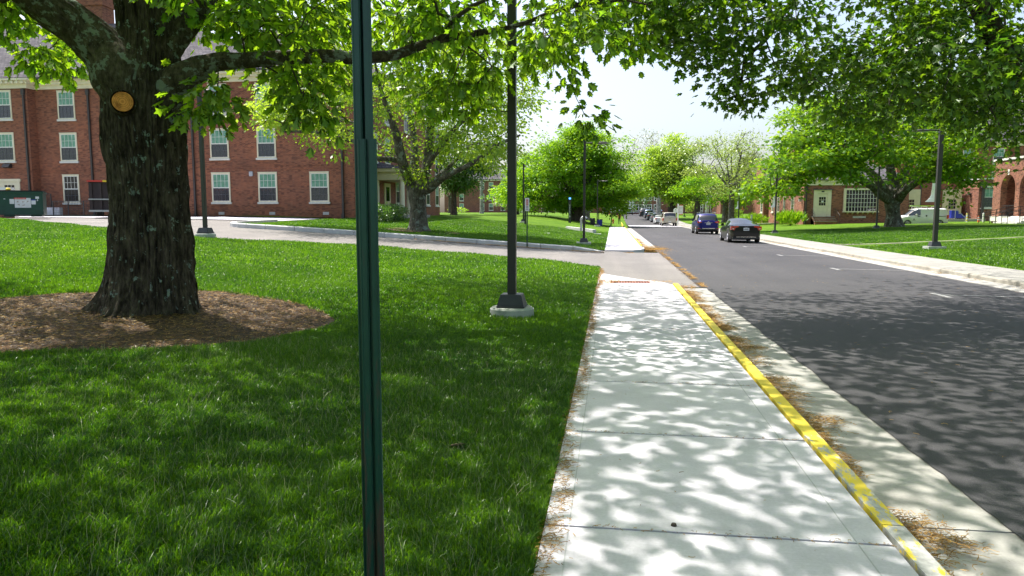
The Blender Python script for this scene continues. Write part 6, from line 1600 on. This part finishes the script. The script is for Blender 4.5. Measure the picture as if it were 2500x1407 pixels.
    q = P(-40, 500, 41.5); t = thing('brick_wall', 'short brick enclosure wall with white coping behind the dumpster', 'wall', (0, 0, 0)); x1 = float(onY(20, 480, q[1])[0]); m = MB(); m.box(x1-5, x1, q[1], q[1]+.35, .9, 2.95); m.build('wall', M_BRICK2, t); m = MB(); m.box(x1-5, x1+.06, q[1]-.06, q[1]+.41, 2.95, 3.1); m.build('coping', M_WHITE, t)
dumpster()
shrub('rounded green grass clump at the brick hall corner, right of the lamp post', 1930, 80, 1.5, 1.3, M_MAPLE, 71, 120, cat='ornamental grass', size=.6, blades=True)
shrub('low dark green grass clump behind the black sedan rear window', 1842, 98, 1.7, 1.0, M_MAPLE, 72, 120, cat='ornamental grass', size=.5, blades=True)
shrub('bright round shrub left of the red clad walker', 1793, 122, 1.4, 1.9, M_BRIGHT, 73, 160, size=.22)
shrub('flat light green shrub bed at the far dormitory foot', 1117, 195, 3, 1.4, M_BRIGHT, 74, 120, size=.3)
shrub('dark clipped hedge under the dense round tree', 1372, 190, 3.2, 2.2, M_DARKLEAF, 75, 160, size=.3)

# ------------------------------------------------------------------ people
def person(label, x, y, z, rzv, joints, clothes, hairmat, hairr=.11, hood=False):
    """one continuous skinned body; joints: name -> (pos, radius, parent)"""
    t = thing('person', label, 'person', (x, y, z), rzv); names = list(joints)
    me = bpy.data.meshes.new('figure'); me.from_pydata([joints[n][0] for n in names], [(names.index(joints[n][2]), i) for i, n in enumerate(names) if joints[n][2]], [])
    o = bpy.data.objects.new('tmp', me); COL.objects.link(o); md = o.modifiers.new('s', 'SKIN'); 
    for i, n in enumerate(names): me.skin_vertices[0].data[i].radius = joints[n][1] if isinstance(joints[n][1], tuple) else (joints[n][1],)*2; me.skin_vertices[0].data[i].use_root = (i == 0)
    sb = o.modifiers.new('u', 'SUBSURF'); sb.levels = 2; sb.render_levels = 2
    dg = bpy.context.evaluated_depsgraph_get(); m2 = bpy.data.meshes.new_from_object(o.evaluated_get(dg)); bpy.data.objects.remove(o)
    for c in clothes['mats']: m2.materials.append(c)
    for p in m2.polygons: p.material_index = clothes['fn'](p.center); p.use_smooth = True
    b = bpy.data.objects.new('body', m2); COL.objects.link(b); b.parent = t
    hd = joints['head'][0]; m = MB(); n = 12
    for sgn in (0,):
        vs = []; prof = [(.0, .125), (.06, .115), (.1, .07), (.112, .0), (.10, -.06)]
        m.lathe(prof, 12, (hd[0], hd[1]+.015, hd[2]+.02))
    m.build('hair', hairmat, t)
def std_joints(step=0., arm=0.):
    return {'pelvis': ((0, 0, .95), (.15, .11), None), 'waist': ((0, 0, 1.1), (.13, .10), 'pelvis'), 'chest': ((0, .01, 1.32), (.17, .12), 'waist'), 'neck': ((0, 0, 1.50), .055, 'chest'), 'jaw': ((0, -.02, 1.57), .07, 'neck'), 'head': ((0, -.01, 1.66), .095, 'jaw'),
            'shl': ((-.19, 0, 1.42), .06, 'chest'), 'ell': ((-.25, .02+arm*.1, 1.15), .045, 'shl'), 'wrl': ((-.23, -.10-arm, .95+arm), .033, 'ell'), 'hal': ((-.22, -.13-arm*1.2, .87+arm), .036, 'wrl'),
            'shr': ((.19, 0, 1.42), .06, 'chest'), 'elr': ((.25, .02-arm*.1, 1.15), .045, 'shr'), 'wrr': ((.23, -.08+arm*.3, .94+arm*.6), .033, 'elr'), 'har': ((.22, -.12+arm*.2, .86+arm*.6), .036, 'wrr'),
            'hil': ((-.10, 0, .86), .10, 'pelvis'), 'knl': ((-.10, -.03-step*.6, .48), .065, 'hil'), 'anl': ((-.10, .03-step*.9, .08), .042, 'knl'), 'fol': ((-.10, -.13-step, .04), .04, 'anl'),
            'hir': ((.10, 0, .86), .10, 'pelvis'), 'knr': ((.10, -.03+step*.3, .48), .065, 'hir'), 'anr': ((.10, .03+step, .10+step*.2), .042, 'knr'), 'for': ((.10, -.13+step, .04), .04, 'anr')}
M_SKIN = plain('skin', (.42, .24, .16), .6); M_SKIND = plain('dark_skin', (.12, .06, .04), .6); M_REDC = plain('red_cloth', (.55, .04, .03), .8); M_MAROON = plain('maroon_cloth', (.07, .012, .015), .8); M_BLACKC = plain('black_cloth', (.012, .012, .016), .8); M_HAIR = plain('dark_hair', (.02, .015, .012), .7); M_HAIRG = plain('grey_hair', (.55, .5, .45), .7)
x, y = W(1512, 113); person('person in dark clothes with red panels standing on the road edge by the left kerb', x, y, -.09+rz(y), R(160), std_joints(.05), {'mats': [M_SKIND, M_BLACKC, M_REDC], 'fn': lambda c: (0 if c.z > 1.5 else 2 if (c.z > .85 and abs(c.x) > .12 and c.z < 1.45) else 1)}, M_HAIR)
x, y, z = at(1812, 150); person('person in red jacket and black trousers walking past the shaded brick hall', x, y, z+.1, R(80), std_joints(.26, .12), {'mats': [M_SKIN, M_BLACKC, M_REDC], 'fn': lambda c: (0 if c.z > 1.5 else 2 if c.z > .9 else 1)}, M_HAIRG)

# ------------------------------------------------------------------ mulch bed, litter, grass
MC = (float(HERO[0])-.08, float(HERO[1])-.25); MR = (2.34, 2.4)
def in_mulch(x, y, k=1.): a = np.arctan2(y-MC[1], x-MC[0]); w = 1+.035*np.sin(a*3+1)+.02*np.sin(a*7); return ((x-MC[0])/(MR[0]*w*k))**2+((y-MC[1])/(MR[1]*w*k))**2 < 1
def mulch():
    n, k = 96, 40; V = []; 
    for i in range(k+1):
        for j in range(n):
            a = 2*math.pi*j/n; w = 1+.035*math.sin(a*3+1)+.02*math.sin(a*7); f = i/k*1.02; x, y = MC[0]+MR[0]*w*f*math.cos(a), MC[1]+MR[1]*w*f*math.sin(a)
            V.append((x, y, Hf(x, y)+.012+.05*(1-f)+.02*noise.noise(Vector((x*5, y*5, 0)))+.012*noise.noise(Vector((x*19, y*19, 3)))))
    idx = np.arange((k+1)*n).reshape(k+1, n); nx = np.roll(idx, -1, 1); o = np_mesh('mulch_bed', np.array(V), np.stack([idx[:-1], nx[:-1], nx[1:], idx[1:]], -1).reshape(-1, 4), M_MULCH, smooth=True)
    tag(o, 'round brown mulch bed at the foot of the massive left oak', 'mulch bed')
mulch()
rg = np.random.default_rng(77)
def ribbons(name, xy, z, L, w, mat, curl=1., label='', up=.3, cat='litter'):
    """thin curved strands"""
    n = len(xy); a = rg.uniform(0, 6.283, n); k = 4; c = rg.normal(0, curl, n); V = np.zeros((n, k*2, 3)); p = np.stack([xy[:, 0], xy[:, 1], z], 1); lift = rg.uniform(0, up, n)
    for i in range(k):
        d = np.stack([np.cos(a), np.sin(a), np.zeros(n)], 1); s = np.stack([-np.sin(a), np.cos(a), np.zeros(n)], 1); ww = (w*(1-.5*i/(k-1)))[:, None]
        V[:, 2*i] = p-s*ww; V[:, 2*i+1] = p+s*ww+np.array([0, 0, .002]); 
        p = p+d*(L/(k-1))[:, None]; p[:, 2] += lift*L/(k-1)*math.cos(i*math.pi/(k-1)); a = a+c*.5
    F0 = np.array([(2*i, 2*i+1, 2*i+3, 2*i+2) for i in range(k-1)]); Fc = (F0[None]+(np.arange(n)*2*k)[:, None, None]).reshape(-1, 4)
    o = np_mesh(name, V.reshape(-1, 3), Fc, mat, None, np.repeat(rg.uniform(0, 1, n), 2*k)); tag(o, label, cat, kind='stuff'); return o
def clusters(xf, ys, dens, sx, sy):
    out = []
    for y in ys:
        n = int(dens*rg.uniform(.3, 1.6)); cx = xf(y); out.append(np.stack([cx+rg.normal(0, sx, n), y+rg.normal(0, sy, n)], 1))
    return np.concatenate(out)
# catkins in the left gutter
ys = np.concatenate([np.arange(3.2, 16.6, .26)])
g = clusters(lambda y: 1.59+.03*math.sin(y*1.3), ys, 170, .035, .16)
g2 = clusters(lambda y: 1.68, [3.95, 5.9, 6.9, 7.5, 8.2, 8.8, 9.3, 9.9, 10.5, 11, 11.6, 12.2, 12.9, 13.5, 14.1, 14.7, 15.3, 15.9], 470, .09, .17)
g3 = clusters(lambda y: 1.80, [3.85, 6.1, 9.4, 15.8], 160, .08, .07)
g = np.concatenate([g, g2, g3]); g = g[(g[:, 0] > 1.535) & (g[:, 0] < 2.4)]
g = g[(np.sin(g[:, 1]*2.1+1)+np.sin(g[:, 1]*5.3) > -1.0)]
ribbons('catkin_litter', g, -.116+rg.uniform(0, .035, len(g))*np.exp(-((g[:, 0]-1.66)/.2)**2), rg.uniform(.025, .07, len(g)), rg.uniform(.0012, .003, len(g)), M_CATKIN, 1.2, 'brown oak catkins drifted along the left gutter')
g = clusters(lambda y: XL+.03+.03*math.sin(y*2), np.arange(2.6, 21, .12), 46, .035, .08)
ribbons('catkin_litter', g, rg.uniform(.004, .02, len(g)), rg.uniform(.02, .05, len(g)), rg.uniform(.001, .0022, len(g)), M_CATKIN, 1.2, 'catkins along the grass edge of the near sidewalk')
g = np.concatenate([np.stack([rg.uniform(-.3, 1.37, 90), np.full(90, 3.53+1.62*k)+rg.normal(0, .012, 90)], 1) for k in range(8)]+[np.stack([rg.uniform(-.3, 1.37, 150), rg.uniform(2.8, 16, 150)], 1)])
ribbons('catkin_litter', g, np.full(len(g), .004), rg.uniform(.012, .04, len(g)), rg.uniform(.0008, .0018, len(g)), M_CATKIN, 1.5, 'bits of catkin caught in the sidewalk joints')
g = np.concatenate([np.stack([rg.normal(1.9, .35, 5000), rg.normal(35.5, 1.3, 5000)], 1), np.stack([rg.uniform(-9, .9, 7000), YFAR-.16-np.abs(rg.normal(0, .10, 7000))], 1), np.stack([rg.normal(2.12, .05, 1600), rg.uniform(17, 32, 1600)], 1), np.stack([rg.normal(1.6, .1, 2600), rg.uniform(37, 50, 2600)], 1), np.stack([rg.uniform(-.3, 1.9, 700), 16.9+rg.normal(0, .3, 700)], 1)])
g = g[(np.sin(g[:, 1]*1.7+g[:, 0]*2)+np.sin(g[:, 1]*4.1-g[:, 0]) > -.9)]
zz = np.where(g[:, 0] > 1.4, -.100, np.where(g[:, 1] > 30, H(g[:, 0], g[:, 1])-.078-.02*(g[:, 0] > XL-.0), .002))
ribbons('catkin_litter', g, zz, rg.uniform(.05, .12, len(g)), rg.uniform(.005, .012, len(g)), M_CATKIN, 1., 'orange drifts of catkins at the driveway mouth and corner')
g = np.concatenate([np.stack([rg.normal(9.3, .1, 2600), rg.uniform(14, 60, 2600)], 1)]); g = g[(np.sin(g[:, 1]*.9)+np.sin(g[:, 1]*2.3) > -.3)]
ribbons('catkin_litter', g, np.full(len(g), -.094), rg.uniform(.04, .1, len(g)), rg.uniform(.003, .008, len(g)), M_CATKIN, 1., 'catkin debris along the right hand gutter')
g = np.stack([rg.uniform(2.3, 8.8, 1500), rg.uniform(3, 60, 1500)], 1)
ribbons('catkin_litter', g, -.113+.035*np.sin((g[:, 0]-2.17)/6.75*math.pi)+.008, rg.uniform(.02, .06, len(g)), rg.uniform(.0015, .004, len(g)), M_CATKIN, 1., 'stray catkins scattered over the asphalt')
for xx in (1.205, -.2):
    m = MB(); m.box(xx-.003, xx+.003, -8, 16.5, .0002, .0016); kindS(m.build('sidewalk', plain('tooled_joint', (.36, .37, .38), .9)))
# mulch chips
n = 26000; a = rg.uniform(0, 6.283, n); f = np.sqrt(rg.uniform(0, 1, n)); g = np.stack([MC[0]+MR[0]*f*np.cos(a), MC[1]+MR[1]*f*np.sin(a)], 1)
ribbons('mulch_chips', g[:17000], H(g[:17000, 0], g[:17000, 1])+und(g[:17000, 0], g[:17000, 1])+.02+.05*(1-f[:17000])+rg.uniform(0, .012, 17000), rg.uniform(.02, .06, 17000), rg.uniform(.002, .006, 17000), M_CHIP, .6, 'shredded bark chips covering the round mulch bed')
ribbons('catkin_litter', g[17000:], H(g[17000:, 0], g[17000:, 1])+und(g[17000:, 0], g[17000:, 1])+.024+.05*(1-f[17000:])+rg.uniform(0, .014, n-17000), rg.uniform(.02, .06, n-17000), rg.uniform(.0015, .0035, n-17000), M_CATKIN, 1., 'tan catkins scattered over the round mulch bed')
# dead leaf and small plug on the slab
def dead_leaf(label, px, py, z, size, rz_):
    p = G_(px, py, z); V0, F0 = TPL['oak']; V = V0*size*np.array([1.1, 1, 2.2]); V[:, 2] += .02+.25*np.abs(V0[:, 0])*size; c, s = math.cos(rz_), math.sin(rz_); V = np.stack([V[:, 0]*c-V[:, 1]*s, V[:, 0]*s+V[:, 1]*c, V[:, 2]], 1)
    tag(np_mesh('fallen_leaf', V, F0, plain('dry_leaf', (.45, .33, .22), .8), None, None, False, tuple(p)), label, 'leaf')
def G_(px, py, z):
    d = ray(px, py); return CP+d*((z-HC)/d[2])
dead_leaf('dry tan oak leaf lying on the shaded lawn right of the green post', 1122, 1090, .075, .16, .5)
dead_leaf('yellowed leaf lying in the grass in the lower left lawn', 190, 1140, .12, .12, 2.2)
p = G_(1645, 1284, 0); m = MB(); m.cyl(0, 0, 0, .012, .016, 12, r1=.012); tag(m.build('acorn_cap', M_TWIG, None, (p[0], p[1], .001)), 'small dark round acorn cap on the pale sidewalk slab', 'acorn cap')

def blades(name, n, x0, x1, y0, y1, hmin, hmax, w, keepf, label, mat=None, segs=3):
    X = rg.uniform(x0, x1, n); Y = rg.uniform(y0, y1, n); k = keepf(X, Y); X, Y = X[k], Y[k]; n = len(X)
    cl = .5+.5*np.sin(X*3.1+np.sin(Y*2.3)*2)*np.sin(Y*2.7+np.sin(X*1.7)*2); tall = cl*.5+.5*rg.uniform(0, 1, n)
    h = hmin+(hmax-hmin)*tall*rg.uniform(.55, 1.15, n); Z = H(X, Y)+und(X, Y)-.005; a = rg.uniform(0, 6.283, n); la = 1.2*np.sin(X*.9+Y*.6)+1.0+rg.normal(0, 1.9, n)
    lean = h*np.abs(rg.normal(.35, .38, n)); d = np.stack([np.cos(la), np.sin(la), np.zeros(n)], 1)*lean[:, None]; s = np.stack([np.cos(a), np.sin(a), np.zeros(n)], 1)*(w*rg.uniform(.6, 1.3, n))[:, None]
    B = np.stack([X, Y, Z], 1); up = np.stack([np.zeros(n), np.zeros(n), h], 1); V = np.zeros((n, 7, 3))
    V[:, 0] = B-s; V[:, 1] = B+s; V[:, 2] = B-s*.85+up*.45+d*.22; V[:, 3] = B+s*.85+up*.45+d*.22; V[:, 4] = B-s*.55+up*.80+d*.62; V[:, 5] = B+s*.55+up*.80+d*.62; V[:, 6] = B+up*.97+d*1.15
    F0 = np.array([(0, 1, 3), (0, 3, 2), (2, 3, 5), (2, 5, 4), (4, 5, 6)]); Fc = (F0[None]+(np.arange(n)*7)[:, None, None]).reshape(-1, 3)
    patch = .5+.5*np.sin(X*1.3+1.7*np.sin(Y*.9))*np.cos(Y*1.1+np.sin(X*.7)*2)
    rnd = np.clip(.75*rg.uniform(0, 1, n)**1.3+.30*patch-.02, 0, 1)
    o = np_mesh(name, V.reshape(-1, 3), Fc, mat or M_GRASS, None, np.repeat(rnd, 7)); return tag(o, label, 'grass', kind='stuff')
lampxy = W(1250, 10.9, 775)
def kf(a, b):
    def f(X, Y):
        D = X*FH[0]+Y*FH[1]; xc = X*RT[0]+Y*RT[1]
        return (D > a) & (D <= b) & (X < XL-.01+.02*np.sin(Y*9)+.015*np.sin(Y*23)) & (np.abs(xc) < D*.76+.5) & ~in_mulch(X, Y) & (Y < fnear(X)) & ((X-lampxy[0])**2+(Y-lampxy[1])**2 > .115) & (((X-HERO[0])**2+(Y-HERO[1])**2) > .5)
    return f
blades('grass', 360000, -5.2, XL, 1.9, 6.2, .03, .09, .0033, kf(1.9, 5.2), 'lush green lawn grass close to the camera')
blades('grass', 480000, -9.5, XL, 4.0, 10.6, .04, .085, .0040, kf(5.2, 9.2), 'shaded lawn grass round the mulch bed')
blades('grass', 520000, -19, XL, 7, 19, .04, .08, .0055, kf(9.2, 16), 'lawn grass beyond the mulch bed')
blades('grass', 420000, -36, XL, 13, 38, .04, .075, .010, kf(16, 36), 'lawn grass up to the driveway edge')
def kfar(X, Y): D = X*FH[0]+Y*FH[1]; xc = X*RT[0]+Y*RT[1]; return (np.abs(xc) < D*.75+1) & (X < np.where(Y < 88, XL, 1.2))
blades('grass', 330000, -18, XL, YFAR+.25, 62, .04, .08, .016, kfar, 'sunny lawn grass between the driveway and the dormitory')
kr = lambda X, Y: (X*RT[0]+Y*RT[1] < (X*FH[0]+Y*FH[1])*.76) & (np.abs(Y-(37.5+(X-XR)*.42)) > .9)
blades('grass', 380000, XR+.03, 46, 17, 66, .04, .08, .016, kr, 'right hand lawn grass beside the sidewalk')
# seed heads and pale stalks in the near lawn
blades('grass_seed_stalks', 9000, -5.2, XL-.1, 2.3, 9, .10, .15, .0011, kf(2.3, 8.0), 'pale seed stalks standing above the near lawn', mat_leaf('seed_stalk', (.22, .26, .10), (.42, .40, .22), (.2, .25, .08), (.3, .3, .15), .3))
blades('dry_grass', 26000, -9, XL-.02, 2.2, 14, .02, .05, .0024, lambda X, Y: kf(2.2, 13)(X, Y) & (np.sin(X*2.3+1)*np.sin(Y*1.9)+np.sin(X*5+Y*3)*.4 > .35), 'tan dead thatch patches within the lawn', M_CATKIN)

# ------------------------------------------------------------------ light, sky, camera
AZ = R(35); EL = R(62)
S = Vector((-math.cos(AZ)*math.cos(EL), math.sin(AZ)*math.cos(EL), math.sin(EL)))
sun = bpy.data.lights.new('sun', 'SUN'); sun.energy = 4.2; sun.angle = R(.53); sun.color = (1., .95, .87)
so = bpy.data.objects.new('sun', sun); COL.objects.link(so); so.rotation_euler = S.to_track_quat('Z', 'Y').to_euler(); so.location = (0, 0, 60)
w = bpy.data.worlds.new('World'); sc.world = w; w.use_nodes = True; nt = w.node_tree; nt.nodes.clear()
sky = nt.nodes.new('ShaderNodeTexSky'); sky.sky_type = 'NISHITA'; sky.sun_disc = False; sky.sun_elevation = EL; sky.sun_rotation = math.atan2(S.x, S.y); sky.air_density = 1.0; sky.dust_density = 5; sky.ozone_density = 1.; sky.altitude = 250
bg = nt.nodes.new('ShaderNodeBackground'); bg.inputs['Strength'].default_value = .15; out = nt.nodes.new('ShaderNodeOutputWorld'); hs = nt.nodes.new('ShaderNodeHueSaturation'); hs.inputs['Saturation'].default_value = .88; nt.links.new(sky.outputs[0], hs.inputs['Color']); nt.links.new(hs.outputs[0], bg.inputs['Color']); nt.links.new(bg.outputs[0], out.inputs['Surface'])
cam = bpy.data.cameras.new('camera'); cam.sensor_width = 36; cam.lens = 36*F/2500; cam.clip_end = 3000; cam.clip_start = .05
co = bpy.data.objects.new('camera', cam); COL.objects.link(co); co.location = (0, 0, HC)
M3 = Matrix((RT, UP, -FW)).transposed(); co.matrix_world = Matrix.Translation((0, 0, HC)) @ M3.to_4x4()
sc.camera = co
sc.view_settings.view_transform = 'Standard'; sc.view_settings.look = 'None'; sc.view_settings.gamma = 1; sc.view_settings.exposure = .95
sc.cycles.max_bounces = 8; sc.cycles.transparent_max_bounces = 8; sc.cycles.use_denoising = True
for o in list(COL.objects):
    if '_used' in o: del o['_used']
